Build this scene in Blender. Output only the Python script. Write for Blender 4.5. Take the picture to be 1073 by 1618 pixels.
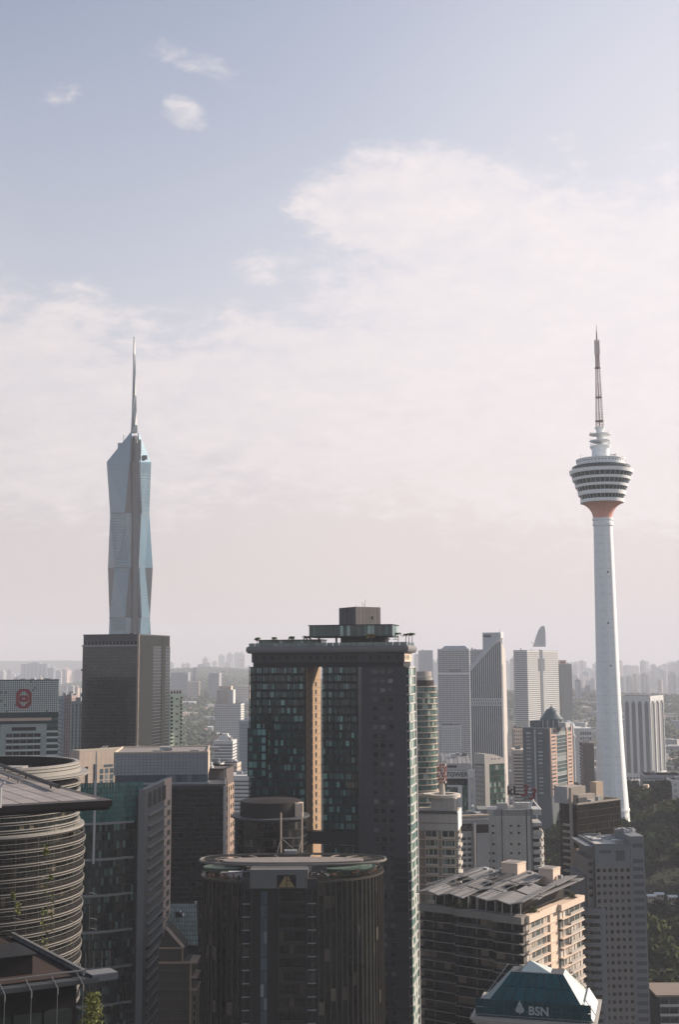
import bpy, bmesh, math, random
from mathutils import Matrix, Vector, Euler

for _o in list(bpy.data.objects):
    bpy.data.objects.remove(_o, do_unlink=True)
SC = bpy.context.scene
COL = SC.collection
R = math.radians
random.seed(118)

# ------------------------------------------------------------------ camera
CAMZ = 190.0
FPX, PW, PH = 1912.0, 1073.0, 1618.0          # focal length and frame in photo pixels
PITCH, ROLL = R(7.2), R(0.32)
cam_d = bpy.data.cameras.new('camera')
cam = bpy.data.objects.new('camera', cam_d)
COL.objects.link(cam)
cam_d.sensor_fit = 'VERTICAL'
cam_d.sensor_height = 36.0
cam_d.sensor_width = 24.0
cam_d.lens = FPX / PH * 36.0
cam_d.clip_start = 0.5
cam_d.clip_end = 90000.0
CM = Matrix.Translation((0, 0, CAMZ)) @ Matrix.Rotation(math.pi / 2 + PITCH, 4, 'X') @ Matrix.Rotation(-ROLL, 4, 'Z')
cam.matrix_world = CM
SC.camera = cam
CMI = CM.inverted()

# ------------------------------------------------------------------ light
SUN_AZ, SUN_EL = R(68), R(25)                # azimuth clockwise from the view direction
wd = bpy.data.worlds.new('World')
SC.world = wd
wd.use_nodes = True
sun_d = bpy.data.lights.new('sun', 'SUN')
sun = bpy.data.objects.new('sun', sun_d)
COL.objects.link(sun)
sun_d.energy = 5.0
sun_d.angle = R(0.6)
sun_d.color = (1.0, 0.80, 0.64)
_sd = Vector((math.sin(SUN_AZ) * math.cos(SUN_EL), math.cos(SUN_AZ) * math.cos(SUN_EL), math.sin(SUN_EL)))
sun.rotation_euler = _sd.to_track_quat('Z', 'Y').to_euler()
sun.location = _sd * 3000
SC.view_settings.view_transform = 'Standard'
SC.view_settings.look = 'None'
SC.view_settings.gamma = 1.0
SC.view_settings.exposure = 0.82
SC.view_settings.use_curve_mapping = False
cy = SC.cycles
cy.use_denoising = True
cy.max_bounces = 6
cy.diffuse_bounces = 2
cy.glossy_bounces = 3
cy.transmission_bounces = 2
cy.volume_bounces = 2
cy.sample_clamp_indirect = 4.0
try:
    cy.denoiser = 'OPENIMAGEDENOISE'
    cy.denoising_prefilter = 'ACCURATE'
except Exception:
    pass

# sky: nishita with thin broken cloud, all in direction space
nt = wd.node_tree
N, L = nt.nodes, nt.links
for n in list(N):
    N.remove(n)
def wn(t, **kw):
    n = N.new(t)
    for k, v in kw.items():
        setattr(n, k, v)
    return n
def wmath(op, a, b=None, c=None, clamp=False):
    n = N.new('ShaderNodeMath'); n.operation = op; n.use_clamp = clamp
    for i, v in enumerate((a, b, c)):
        if v is None: continue
        if isinstance(v, (int, float)): n.inputs[i].default_value = v
        else: L.new(v, n.inputs[i])
    return n.outputs[0]
sky = wn('ShaderNodeTexSky', sky_type='NISHITA')
sky.sun_disc = False
sky.sun_elevation = SUN_EL
sky.sun_rotation = SUN_AZ
sky.altitude = 100
sky.air_density = 1.0
sky.dust_density = 2.5
sky.ozone_density = 1.5
tc = wn('ShaderNodeTexCoord')
sep = wn('ShaderNodeSeparateXYZ')
L.new(tc.outputs['Generated'], sep.inputs[0])
dx, dy, dz = sep.outputs
az = wmath('ARCTAN2', dx, dy)
el = wmath('ARCSINE', dz)
zz = wmath('ADD', wmath('MAXIMUM', dz, 0.0), 0.34)
cu = wmath('DIVIDE', dx, zz)
cv = wmath('DIVIDE', dy, zz)
comb = wn('ShaderNodeCombineXYZ')
L.new(cu, comb.inputs[0]); L.new(cv, comb.inputs[1])
def wnoise(scale, detail, rough, dist=0.0, off=(0, 0, 0), stretch=(1, 1, 1), rot=0.0):
    mp = wn('ShaderNodeMapping')
    mp.inputs['Location'].default_value = off
    mp.inputs['Scale'].default_value = stretch
    mp.inputs['Rotation'].default_value = (0, 0, rot)
    L.new(comb.outputs[0], mp.inputs[0])
    n = wn('ShaderNodeTexNoise')
    n.inputs['Scale'].default_value = scale
    n.inputs['Detail'].default_value = detail
    n.inputs['Roughness'].default_value = rough
    n.inputs['Distortion'].default_value = dist
    L.new(mp.outputs[0], n.inputs['Vector'])
    return n.outputs['Fac']
def ell(a0, e0, ra, re, tilt=0.0, soft=1.0):
    # soft ellipse of thin cloud around azimuth a0 and elevation e0 (degrees)
    da = wmath('SUBTRACT', az, R(a0)); de = wmath('SUBTRACT', el, R(e0))
    ct, st = math.cos(R(tilt)), math.sin(R(tilt))
    p = wmath('ADD', wmath('MULTIPLY', da, ct), wmath('MULTIPLY', de, st))
    q = wmath('SUBTRACT', wmath('MULTIPLY', de, ct), wmath('MULTIPLY', da, st))
    p = wmath('DIVIDE', p, R(ra)); q = wmath('DIVIDE', q, R(re))
    r2 = wmath('ADD', wmath('MULTIPLY', p, p), wmath('MULTIPLY', q, q))
    return wmath('SUBTRACT', 1.0, wmath('MULTIPLY', r2, soft), clamp=True)
def ssum(xs):
    s = xs[0]
    for x in xs[1:]:
        s = wmath('ADD', s, x)
    return s
low = wnoise(0.9, 2, 0.5, off=(3.1, 0.7, 0))
tex = wnoise(2.6, 9, 0.62, 0.35, off=(1.3, 5.2, 0), stretch=(1.0, 1.15, 1), rot=0.35)
tex2 = wnoise(8.0, 9, 0.68, 0.5, off=(7.7, 2.2, 0), stretch=(0.9, 1.1, 1), rot=-0.3)
tex3 = wnoise(30.0, 6, 0.6, 0.3, off=(2.7, 9.2, 0), stretch=(0.8, 1.0, 1), rot=0.2)
cover = ssum([wmath('MULTIPLY', ell(11, 14.2, 19.0, 10.8, tilt=-3), 0.95),
              wmath('MULTIPLY', ell(3.0, 22.0, 7.5, 3.2, tilt=-8), 0.46),
              wmath('MULTIPLY', ell(-15, 12.0, 19.0, 7.4, tilt=-4), 0.80),
              wmath('MULTIPLY', ell(-7.6, 25.2, 1.8, 1.0, tilt=-15), 0.60),
              wmath('MULTIPLY', ell(-6.4, 27.2, 4.6, 0.9, tilt=-14), 0.52),
              wmath('MULTIPLY', ell(-13.6, 25.6, 1.7, 0.9, tilt=20), 0.36),
              wmath('MULTIPLY', ell(-4.4, 18.4, 1.7, 0.8, tilt=0), 0.22),
              # low cloud deck added round the unseen horizon, to brighten shaded faces
              wmath('MULTIPLY', ell(66, 13.0, 46.0, 10.0), 0.85), wmath('MULTIPLY', ell(140, 13.0, 62.0, 9.0), 0.85),
              wmath('MULTIPLY', ell(-140, 13.0, 62.0, 9.0), 0.85), wmath('MULTIPLY', ell(-66, 12.5, 46.0, 8.0), 0.85),
              wmath('MULTIPLY', wmath('SUBTRACT', low, 0.5), 0.30)])
dens = ssum([wmath('MULTIPLY', tex, 0.8), wmath('MULTIPLY', tex2, 0.85), wmath('MULTIPLY', tex3, 0.75), cover])
mr = wn('ShaderNodeMapRange', interpolation_type='SMOOTHSTEP')
mr.inputs['From Min'].default_value = 1.40
mr.inputs['From Max'].default_value = 1.82
L.new(dens, mr.inputs['Value'])
rip = wn('ShaderNodeMapRange'); rip.inputs['From Min'].default_value = 0.36; rip.inputs['From Max'].default_value = 0.64
L.new(wmath('ADD', wmath('MULTIPLY', tex2, 0.6), wmath('MULTIPLY', tex3, 0.4)), rip.inputs['Value'])
fac = wmath('MULTIPLY', mr.outputs[0], wmath('ADD', 0.30, wmath('MULTIPLY', rip.outputs[0], 0.62)))
# clouds fade out just under the horizon
fade = wn('ShaderNodeMapRange')
fade.inputs['From Min'].default_value = -0.02; fade.inputs['From Max'].default_value = 0.06
L.new(dz, fade.inputs['Value'])
fac = wmath('MULTIPLY', fac, fade.outputs[0])
mixc = wn('ShaderNodeMix', data_type='RGBA')
L.new(fac, mixc.inputs[0])
# thin cirrostratus: thicker towards the horizon and, scattering forward, brighter towards the sun
dt = wn('ShaderNodeVectorMath', operation='DOT_PRODUCT')
L.new(tc.outputs['Generated'], dt.inputs[0]); dt.inputs[1].default_value = tuple(_sd)
sdot = wmath('MAXIMUM', dt.outputs['Value'], 0.0)
veil = wn('ShaderNodeMapRange', interpolation_type='SMOOTHSTEP')
veil.inputs['From Min'].default_value = 0.69; veil.inputs['From Max'].default_value = 0.10
veil.inputs['To Min'].default_value = 0.0; veil.inputs['To Max'].default_value = 0.82
L.new(wmath('ADD', dz, wmath('MULTIPLY', wmath('SUBTRACT', low, 0.5), -0.25)), veil.inputs['Value'])
vf = wmath('ADD', veil.outputs[0], wmath('MULTIPLY', wmath('MAXIMUM', wmath('SUBTRACT', sdot, 0.26), 0.0), 0.95), clamp=True)
glow = wmath('ADD', 0.77, wmath('MULTIPLY', sdot, 0.34))
def lit(col):
    v = wn('ShaderNodeVectorMath', operation='SCALE')
    v.inputs[0].default_value = col; L.new(glow, v.inputs['Scale'])
    return v.outputs[0]
mixv = wn('ShaderNodeMix', data_type='RGBA')
L.new(vf, mixv.inputs[0])
L.new(sky.outputs[0], mixv.inputs[6])
# the veil is lavender high up and dusty pink low down
vc = wn('ShaderNodeMix', data_type='RGBA')
lowm = wn('ShaderNodeMapRange', interpolation_type='SMOOTHSTEP'); lowm.inputs['From Min'].default_value = 0.32; lowm.inputs['From Max'].default_value = 0.03
L.new(dz, lowm.inputs['Value']); L.new(lowm.outputs[0], vc.inputs[0])
vc.inputs[6].default_value = (5.9, 5.65, 5.95, 1); vc.inputs[7].default_value = (6.1, 5.15, 4.95, 1)
vv = wn('ShaderNodeVectorMath', operation='SCALE'); L.new(vc.outputs[2], vv.inputs[0]); L.new(glow, vv.inputs['Scale'])
L.new(vv.outputs[0], mixv.inputs[7])
L.new(mixv.outputs[2], mixc.inputs[6])
L.new(lit((6.8, 6.25, 6.2)), mixc.inputs[7])
bg = wn('ShaderNodeBackground')
bg.inputs['Strength'].default_value = 0.085
L.new(mixc.outputs[2], bg.inputs['Color'])
wo = wn('ShaderNodeOutputWorld')
L.new(bg.outputs[0], wo.inputs['Surface'])

# ------------------------------------------------------------------ pixel <-> world
def proj(p):
    q = CMI @ Vector(p)
    return (PW / 2 + FPX * q.x / -q.z, PH / 2 - FPX * q.y / -q.z)
def at(px, py, Y):
    d = CM.to_3x3() @ Vector(((px - PW / 2) / FPX, (PH / 2 - py) / FPX, -1.0))
    t = Y / d.y
    return Vector((d.x * t, Y, CAMZ + d.z * t))
def zat(px, py, Y):
    return at(px, py, Y).z
# ------------------------------------------------------------------ materials
MATS = {}
def mat(name, col, rough=0.6, metal=0.0, var=0.12, isl=0.0, obj=0.0, scale=0.15, streak=0.0,
        alt=None, alt_p=0.0, bump=0.0, bscale=1.0, spec=0.2, alpha=1.0, two=None, two_scale=0.02):
    """procedural paint, stone or glass: base colour, soft large noise, vertical rain streaks, per-piece variation."""
    if name in MATS: return MATS[name]
    m = bpy.data.materials.new(name); m.use_nodes = True
    if max(col) - min(col) < 0.10: col = (col[0] * 0.93, col[1], col[2] * 1.03)      # slightly cool neutrals
    t = m.node_tree; n = t.nodes; l = t.links
    b = n['Principled BSDF']
    b.inputs['Roughness'].default_value = rough
    b.inputs['Metallic'].default_value = metal
    b.inputs['Specular IOR Level'].default_value = spec
    b.inputs['Alpha'].default_value = alpha
    def mth(op, a, c, clamp=False):
        k = n.new('ShaderNodeMath'); k.operation = op; k.use_clamp = clamp
        for i, v in enumerate((a, c)):
            if isinstance(v, (int, float)): k.inputs[i].default_value = v
            else: l.new(v, k.inputs[i])
        return k.outputs[0]
    geo = n.new('ShaderNodeNewGeometry')
    pos = geo.outputs['Position']
    def noise(sc, stretch=(1, 1, 1), det=5, rg=0.6):
        mp = n.new('ShaderNodeMapping'); mp.inputs['Scale'].default_value = stretch
        l.new(pos, mp.inputs[0])
        k = n.new('ShaderNodeTexNoise'); k.inputs['Scale'].default_value = sc
        k.inputs['Detail'].default_value = det; k.inputs['Roughness'].default_value = rg
        l.new(mp.outputs[0], k.inputs['Vector'])
        return k.outputs['Fac']
    val = 1.0
    if var: val = mth('ADD', val, mth('MULTIPLY', mth('SUBTRACT', noise(scale), 0.5), 2.4 * var))
    if streak: val = mth('ADD', val, mth('MULTIPLY', mth('SUBTRACT', noise(0.9, (1, 1, 0.06), 4), 0.5), 2.4 * streak))
    if isl: val = mth('ADD', val, mth('MULTIPLY', mth('SUBTRACT', geo.outputs['Random Per Island'], 0.5), 2 * isl))
    oi = None
    if obj or alt_p:
        oi = n.new('ShaderNodeObjectInfo')
    if obj: val = mth('ADD', val, mth('MULTIPLY', mth('SUBTRACT', oi.outputs['Random'], 0.5), 2 * obj))
    src = None
    rgb = n.new('ShaderNodeRGB'); rgb.outputs[0].default_value = (*col, 1)
    src = rgb.outputs[0]
    if two is not None:
        mx = n.new('ShaderNodeMix'); mx.data_type = 'RGBA'
        k = n.new('ShaderNodeMapRange'); k.inputs['From Min'].default_value = 0.4; k.inputs['From Max'].default_value = 0.6
        l.new(noise(two_scale), k.inputs['Value']); l.new(k.outputs[0], mx.inputs[0])
        l.new(src, mx.inputs[6]); mx.inputs[7].default_value = (*two, 1)
        src = mx.outputs[2]
    if alt is not None:
        # second tone for drawn blinds, and for painted reflections on the hotel: pick them by island and object
        w = n.new('ShaderNodeTexWhiteNoise'); w.noise_dimensions = '2D'
        cb = n.new('ShaderNodeCombineXYZ')
        l.new(geo.outputs['Random Per Island'], cb.inputs[0]); l.new(oi.outputs['Random'], cb.inputs[1])
        l.new(cb.outputs[0], w.inputs['Vector'])
        s = mth('LESS_THAN', w.outputs['Value'], alt_p)
        mx = n.new('ShaderNodeMix'); mx.data_type = 'RGBA'
        l.new(mth('MULTIPLY', s, mth('ADD', 0.35, mth('MULTIPLY', geo.outputs['Random Per Island'], 0.65))), mx.inputs[0])
        l.new(src, mx.inputs[6]); mx.inputs[7].default_value = (*alt, 1)
        src = mx.outputs[2]
    hs = n.new('ShaderNodeHueSaturation')
    l.new(src, hs.inputs['Color'])
    if not isinstance(val, float): l.new(val, hs.inputs['Value'])
    l.new(hs.outputs[0], b.inputs['Base Color'])
    if bump:
        bp = n.new('ShaderNodeBump'); bp.inputs['Strength'].default_value = bump
        bp.inputs['Distance'].default_value = 0.05
        l.new(noise(bscale, det=3), bp.inputs['Height']); l.new(bp.outputs[0], b.inputs['Normal'])
    MATS[name] = m
    return m
def glass(name, col, isl=0.35, rough=0.09, alt=None, alt_p=0.0, obj=0.3, metal=0.0, spec=0.6, bump=0.25):
    return mat(name, col, rough, metal, var=0.15, isl=isl, obj=obj, scale=0.05, alt=alt, alt_p=alt_p, spec=spec, bump=bump, bscale=0.35)

# ------------------------------------------------------------------ mesh builder
class MB:
    def __init__(s): s.v = []; s.f = []
    def box(s, x0, x1, y0, y1, z0, z1):
        if x1 < x0: x0, x1 = x1, x0
        if y1 < y0: y0, y1 = y1, y0
        if z1 < z0: z0, z1 = z1, z0
        b = len(s.v)
        s.v += [(x0, y0, z0), (x1, y0, z0), (x1, y1, z0), (x0, y1, z0), (x0, y0, z1), (x1, y0, z1), (x1, y1, z1), (x0, y1, z1)]
        s.f += [(b, b+3, b+2, b+1), (b+4, b+5, b+6, b+7), (b, b+1, b+5, b+4), (b+1, b+2, b+6, b+5), (b+2, b+3, b+7, b+6), (b+3, b, b+4, b+7)]
        return s
    def add(s, vs, fs):
        b = len(s.v); s.v += [tuple(v) for v in vs]; s.f += [tuple(i + b for i in f) for f in fs]; return s
    def prism(s, poly, z0, z1, poly2=None):
        n = len(poly); q = poly2 or poly
        area = sum(poly[i][0] * poly[(i+1) % n][1] - poly[(i+1) % n][0] * poly[i][1] for i in range(n))
        if area < 0: poly = poly[::-1]; q = q[::-1]
        return s.add([(p[0], p[1], z0) for p in poly] + [(p[0], p[1], z1) for p in q],
                     [tuple(range(n))[::-1], tuple(range(n, 2*n))] + [(i, (i+1) % n, n + (i+1) % n, n + i) for i in range(n)])
    def tube(s, p, q, r, n=6, r2=None):
        p = Vector(p); q = Vector(q); d = (q - p)
        if d.length < 1e-6: return s
        d.normalize(); u = d.orthogonal().normalized(); w = d.cross(u)
        r2 = r if r2 is None else r2
        vs = []
        for c, rr in ((p, r), (q, r2)):
            for i in range(n):
                a = 2 * math.pi * i / n
                vs.append(c + u * (math.cos(a) * rr) + w * (math.sin(a) * rr))
        return s.add(vs, [tuple(range(n))[::-1], tuple(range(n, 2*n))] + [(i, (i+1) % n, n + (i+1) % n, n + i) for i in range(n)])
    def lathe(s, prof, n=48, cx=0, cy=0, mod=None, a0=0, a1=2*math.pi):
        full = abs(a1 - a0 - 2*math.pi) < 1e-6
        m = n if full else n + 1
        vs = []
        for r, z in prof:
            for i in range(m):
                a = a0 + (a1 - a0) * i / n
                rr = r * (mod(a, z) if mod else 1)
                vs.append((cx + math.cos(a) * rr, cy + math.sin(a) * rr, z))
        fs = []
        for j in range(len(prof) - 1):
            for i in range(n):
                k = (i + 1) % m
                fs.append((j*m + i, j*m + k, (j+1)*m + k, (j+1)*m + i))
        return s.add(vs, fs)
    def ring(s, cx, cy, r0, r1, z0, z1, a0=0, a1=2*math.pi, n=48, sx=1.0, sy=1.0):
        """closed ring (or arc) with a rectangular section"""
        full = abs(a1 - a0 - 2*math.pi) < 1e-6
        m = n if full else n + 1
        vs = []
        for i in range(m):
            a = a0 + (a1 - a0) * i / n
            c, t = math.cos(a), math.sin(a)
            for r, z in ((r0, z0), (r1, z0), (r1, z1), (r0, z1)):
                vs.append((cx + c * r * sx, cy + t * r * sy, z))
        fs = []
        for i in range(n):
            k = (i + 1) % m
            for j in range(4):
                j2 = (j + 1) % 4
                fs.append((i*4 + j, k*4 + j, k*4 + j2, i*4 + j2))
        if not full: fs += [(0, 1, 2, 3), (n*4 + 3, n*4 + 2, n*4 + 1, n*4)]
        return s.add(vs, fs)
    def mesh(s, name, m=None, smooth=False):
        me = bpy.data.meshes.new(name); me.from_pydata(s.v, [], s.f)
        if m: me.materials.append(m)
        if smooth:
            me.shade_smooth()
            try: me.set_sharp_from_angle(angle=R(38))
            except Exception: pass
        return me
    def build(s, name, m, parent=None, kind=None, smooth=False, fix=False):
        me = s.mesh(name, m, smooth)
        if fix:
            bm = bmesh.new(); bm.from_mesh(me); bmesh.ops.recalc_face_normals(bm, faces=bm.faces); bm.to_mesh(me); bm.free()
        o = bpy.data.objects.new(name, me); COL.objects.link(o); o.parent = parent
        if kind: o['kind'] = kind
        return o

def tag(o, label, cat, group=None, kind=None):
    o['label'] = label
    if cat: o['category'] = cat
    if group: o['group'] = group
    if kind: o['kind'] = kind
    return o
def empty(name, loc, rz=0.0):
    o = bpy.data.objects.new(name, None); COL.objects.link(o)
    o.location = loc; o.rotation_euler = (0, 0, rz); o.empty_display_size = 2
    return o
UNIT = {}
def piece(name, m, parent, b, label=None):
    """one box-shaped piece; alike pieces share one unit mesh"""
    if m.name not in UNIT:
        UNIT[m.name] = MB().box(-.5, .5, -.5, .5, -.5, .5).mesh('unit_' + m.name, m)
    o = bpy.data.objects.new(name, UNIT[m.name]); COL.objects.link(o); o.parent = parent
    o.location = ((b[0] + b[1]) / 2, (b[2] + b[3]) / 2, (b[4] + b[5]) / 2)
    o.scale = (max(abs(b[1] - b[0]), 1e-3), max(abs(b[3] - b[2]), 1e-3), max(abs(b[5] - b[4]), 1e-3))
    if label: o['label'] = label
    return o
def pieces(name, m, parent, boxes, limit=300, rest=None):
    """the first `limit` boxes as single parts, any others joined"""
    for b in boxes[:limit]: piece(name, m, parent, b)
    if len(boxes) > limit:
        mb = MB()
        for b in boxes[limit:]: mb.box(*b)
        mb.build(rest or name, m, parent, kind='stuff')
def stuff(name, m, parent, boxes):
    if not boxes: return
    mb = MB()
    for b in boxes: mb.box(*b)
    return mb.build(name, m, parent, kind='stuff')
def copy_tree(o, parent=None):
    c = o.copy(); COL.objects.link(c); c.parent = parent
    for ch in o.children: copy_tree(ch, c)
    return c
def text_mesh(txt, size, depth, bold=0.0, shear=0.0):
    cu = bpy.data.curves.new('lettering', 'FONT'); cu.body = txt; cu.size = size; cu.extrude = depth; cu.offset = bold
    cu.align_x = 'CENTER'; cu.align_y = 'CENTER'; cu.shear = shear; cu.resolution_u = 3
    o = bpy.data.objects.new('lettering', cu); COL.objects.link(o)
    dg = bpy.context.evaluated_depsgraph_get()
    me = bpy.data.meshes.new_from_object(o.evaluated_get(dg))
    bpy.data.objects.remove(o, do_unlink=True)
    return me

# ------------------------------------------------------------------ a box-plan building placed by its near corner
class Bld:
    """local frame: x along the front, y away from the camera, origin at the middle of the base"""
    def __init__(s, name, label, cat, pc, Yc, pl, pr, a, ptop, w=None, d=None, group=None, corner=None):
        C = at(pc, ptop, Yc); s.h = C.z
        ar = R(a); ex = Vector((math.cos(ar), -math.sin(ar), 0)); ey = Vector((math.sin(ar), math.cos(ar), 0))
        corner = corner or ('R' if a > 0 else 'L')
        def solve(dirv, tgt):
            lo, hi = 0.0, 400.0
            s0 = proj(C)[0]; sg = 1 if tgt > s0 else -1
            for _ in range(40):
                mid = (lo + hi) / 2
                if (proj(C + dirv * mid)[0] - tgt) * sg < 0: lo = mid
                else: hi = mid
            return hi
        if corner == 'R':
            s.w = w or solve(-ex, pl); s.d = d or solve(ey, pr)
            ctr = C - ex * s.w / 2 + ey * s.d / 2
        else:
            s.w = w or solve(ex, pr); s.d = d or solve(ey, pl)
            ctr = C + ex * s.w / 2 + ey * s.d / 2
        s.root = empty(name, (ctr.x, ctr.y, 0), -ar)
        tag(s.root, label, cat, group)
        s.k = Yc / FPX                        # metres per photo pixel at the near corner
        s.ptop = ptop; s.pc = pc; s.Y = Yc
    def z(s, py): return zat(s.pc, py, s.Y)
    def u(s, px, side='F'):
        """distance along the face (from its left end, front face) of the pixel column px"""
        lo, hi = -20.0, s.w + 20.0
        M = Matrix.Translation(s.root.location) @ Matrix.Rotation(s.root.rotation_euler[2], 4, 'Z')
        for _ in range(40):
            mid = (lo + hi) / 2
            if proj(M @ Vector((-s.w/2 + mid, -s.d/2, s.h)))[0] < px: lo = mid
            else: hi = mid
        return hi
    def length(s, side): return s.w if side in 'FB' else s.d
    def fb(s, side, u0, u1, v0, v1, o0, o1):
        w, d = s.w / 2, s.d / 2
        if side == 'F': return (-w + u0, -w + u1, -d - o1, -d - o0, v0, v1)
        if side == 'B': return (w - u1, w - u0, d + o0, d + o1, v0, v1)
        if side == 'R': return (w + o0, w + o1, -d + u0, -d + u1, v0, v1)
        return (-w - o1, -w - o0, d - u1, d - u0, v0, v1)
    def core(s, m, name='wall', inset=0.0, top=0.0, z0=0.0):
        w, d = s.w / 2 - inset, s.d / 2 - inset
        return MB().box(-w, w, -d, d, z0, s.h - top).build(name, m, s.root)
    def parapet(s, m, t=0.4, hh=1.2, z=None, name='parapet'):
        z = s.h if z is None else z
        w, d = s.w / 2, s.d / 2
        mb = MB().box(-w, w, -d, -d + t, z, z + hh).box(-w, w, d - t, d, z, z + hh)
        mb.box(-w, -w + t, -d + t, d - t, z, z + hh).box(w - t, w, -d + t, d - t, z, z + hh)
        return mb.build(name, m, s.root)
    def roofbits(s, m, n=6, seed=1, zz=None, hmax=3.5):
        """plant boxes, tanks and vents on the roof, each a part"""
        rd = random.Random(seed); zz = s.h if zz is None else zz
        for i in range(n):
            x = rd.uniform(-.36, .36) * s.w; y = rd.uniform(-.36, .36) * s.d
            bw, bd, bh = rd.uniform(1.2, 5), rd.uniform(1.2, 5), rd.uniform(.8, hmax)
            piece('rooftop_unit', m, s.root, (x - bw/2, x + bw/2, y - bd/2, y + bd/2, zz, zz + bh))
    # --- facades
    def bands(s, side, m, z0, z1, fh, frac=0.4, out=0.25, u0=0.0, u1=None, name='floor_band', thick=None, limit=300):
        """solid spandrel bands standing proud of the glass, one part per storey"""
        u1 = s.length(side) if u1 is None else u1
        n = max(1, int(round((z1 - z0) / fh))); fh = (z1 - z0) / n
        pieces(name, m, s.root, [s.fb(side, u0, u1, z1 - (i + 1) * fh, z1 - (i + 1) * fh + fh * frac, 0.0, out) for i in range(n)], limit)
        return n
    def ribs(s, side, m, z0, z1, n, wd=0.3, out=0.3, u0=0.0, u1=None, name='rib', joined=False):
        u1 = s.length(side) if u1 is None else u1
        bx = [s.fb(side, u0 + (u1 - u0) * i / n - wd/2, u0 + (u1 - u0) * i / n + wd/2, z0, z1, 0.0, out) for i in range(n + 1)]
        if joined: stuff(name, m, s.root, bx)
        else: pieces(name, m, s.root, bx)
    def panes(s, side, m, z0, z1, nc, nr, gap=0.12, out=0.06, u0=0.0, u1=None, single=False, name='window', skip=None, limit=300, jit=0.0, seed=3):
        u1 = s.length(side) if u1 is None else u1
        cw, ch = (u1 - u0) / nc, (z1 - z0) / nr
        rd = random.Random(seed)
        bx = []
        for r in range(nr - 1, -1, -1):
            for c in range(nc):
                if skip and skip(c, r): continue
                o = out + rd.uniform(-jit, jit)
                bx.append(s.fb(side, u0 + c*cw + gap, u0 + (c+1)*cw - gap, z0 + r*ch + gap, z0 + (r+1)*ch - gap, -0.05, o))
        if single: pieces(name, m, s.root, bx, limit)
        else: stuff(name, m, s.root, bx)
    def punched(s, side, mw, mg, z0, z1, nc, nr, fw=0.5, fhh=0.5, out=0.35, u0=0.0, u1=None, single=True, limit=300, vo=0.5, frame=None, uo=0.5):
        """wall with recessed windows: spandrels and piers stand proud of the glass"""
        u1 = s.length(side) if u1 is None else u1
        cw, ch = (u1 - u0) / nc, (z1 - z0) / nr
        mb = MB(); wins = []
        ww, wh = cw * fw, ch * fhh
        for r in range(nr):
            zb = z0 + r*ch + (ch - wh) * vo
            mb.box(*s.fb(side, u0, u1, (z0 + (r-1)*ch + (ch - wh)*vo + wh) if r else z0, zb, 0, out))
            if r == nr - 1: mb.box(*s.fb(side, u0, u1, zb + wh, z1, 0, out))
            edges = [u0]
            for c in range(nc):
                ub = u0 + c*cw + (cw - ww) * uo
                edges += [ub, ub + ww]
                wins.append((r, s.fb(side, ub, ub + ww, zb, zb + wh, -0.1, 0.05)))
            edges.append(u1)
            for i in range(0, len(edges), 2):
                mb.box(*s.fb(side, edges[i], edges[i+1], zb, zb + wh, 0, out))
        mb.build('facade_wall', mw, s.root)
        wins = [w for _, w in sorted(wins, key=lambda t: -t[0])]
        if single: pieces('window', mg, s.root, wins, limit)
        else: stuff('window', mg, s.root, wins)
    def mast(s, m, x, y, z0, z1, r=0.12, name='antenna'):
        return MB().tube((x, y, z0), (x, y, z1), r, 5).build(name, m, s.root)
def on_face(obj_me, b, side, u, v, out, m, name='lettering'):
    """lettering or an emblem (a mesh in its xy plane) set on a facade"""
    o = bpy.data.objects.new(name, obj_me); COL.objects.link(o); o.parent = b.root
    obj_me.materials.clear(); obj_me.materials.append(m)
    w, d = b.w / 2, b.d / 2
    if side == 'F': o.location = (-w + u, -d - out, v); o.rotation_euler = (math.pi/2, 0, 0)
    elif side == 'R': o.location = (w + out, -d + u, v); o.rotation_euler = (math.pi/2, 0, math.pi/2)
    else: o.location = (-w - out, d - u, v); o.rotation_euler = (math.pi/2, 0, -math.pi/2)
    return o

# shared finishes
WHITE = mat('white_paint', (0.62, 0.61, 0.60), 0.6, streak=0.10)
CREAM = mat('cream_paint', (0.50, 0.43, 0.35), 0.65, streak=0.12)
PALE = mat('pale_concrete', (0.42, 0.41, 0.40), 0.75, streak=0.12)
GREY = mat('grey_concrete', (0.24, 0.24, 0.245), 0.75, streak=0.14)
DARKGREY = mat('dark_grey_panel', (0.075, 0.078, 0.085), 0.55, streak=0.08)
BLACK = mat('near_black_metal', (0.015, 0.016, 0.018), 0.45)
STEEL = mat('brushed_steel', (0.42, 0.42, 0.43), 0.35, 0.8)
ROOFGREY = mat('roof_screed', (0.22, 0.20, 0.19), 0.85, var=0.3, scale=0.3)
RAILDARK = mat('dark_rail', (0.05, 0.048, 0.045), 0.5)
PLANT = mat('rooftop_plant_metal', (0.33, 0.33, 0.34), 0.5, obj=0.4)
GL_TEAL = glass('teal_glass', (0.018, 0.050, 0.050), alt=(0.16, 0.26, 0.25), alt_p=0.22)
GL_DARK = glass('dark_glass', (0.010, 0.014, 0.018), isl=0.5, alt=(0.06, 0.065, 0.065), alt_p=0.12)
GL_GREEN = glass('green_glass', (0.06, 0.13, 0.11), alt=(0.30, 0.38, 0.34), alt_p=0.25)
GL_BLUE = glass('blue_grey_glass', (0.06, 0.09, 0.11), isl=0.4, alt=(0.2, 0.24, 0.26), alt_p=0.15)
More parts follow.
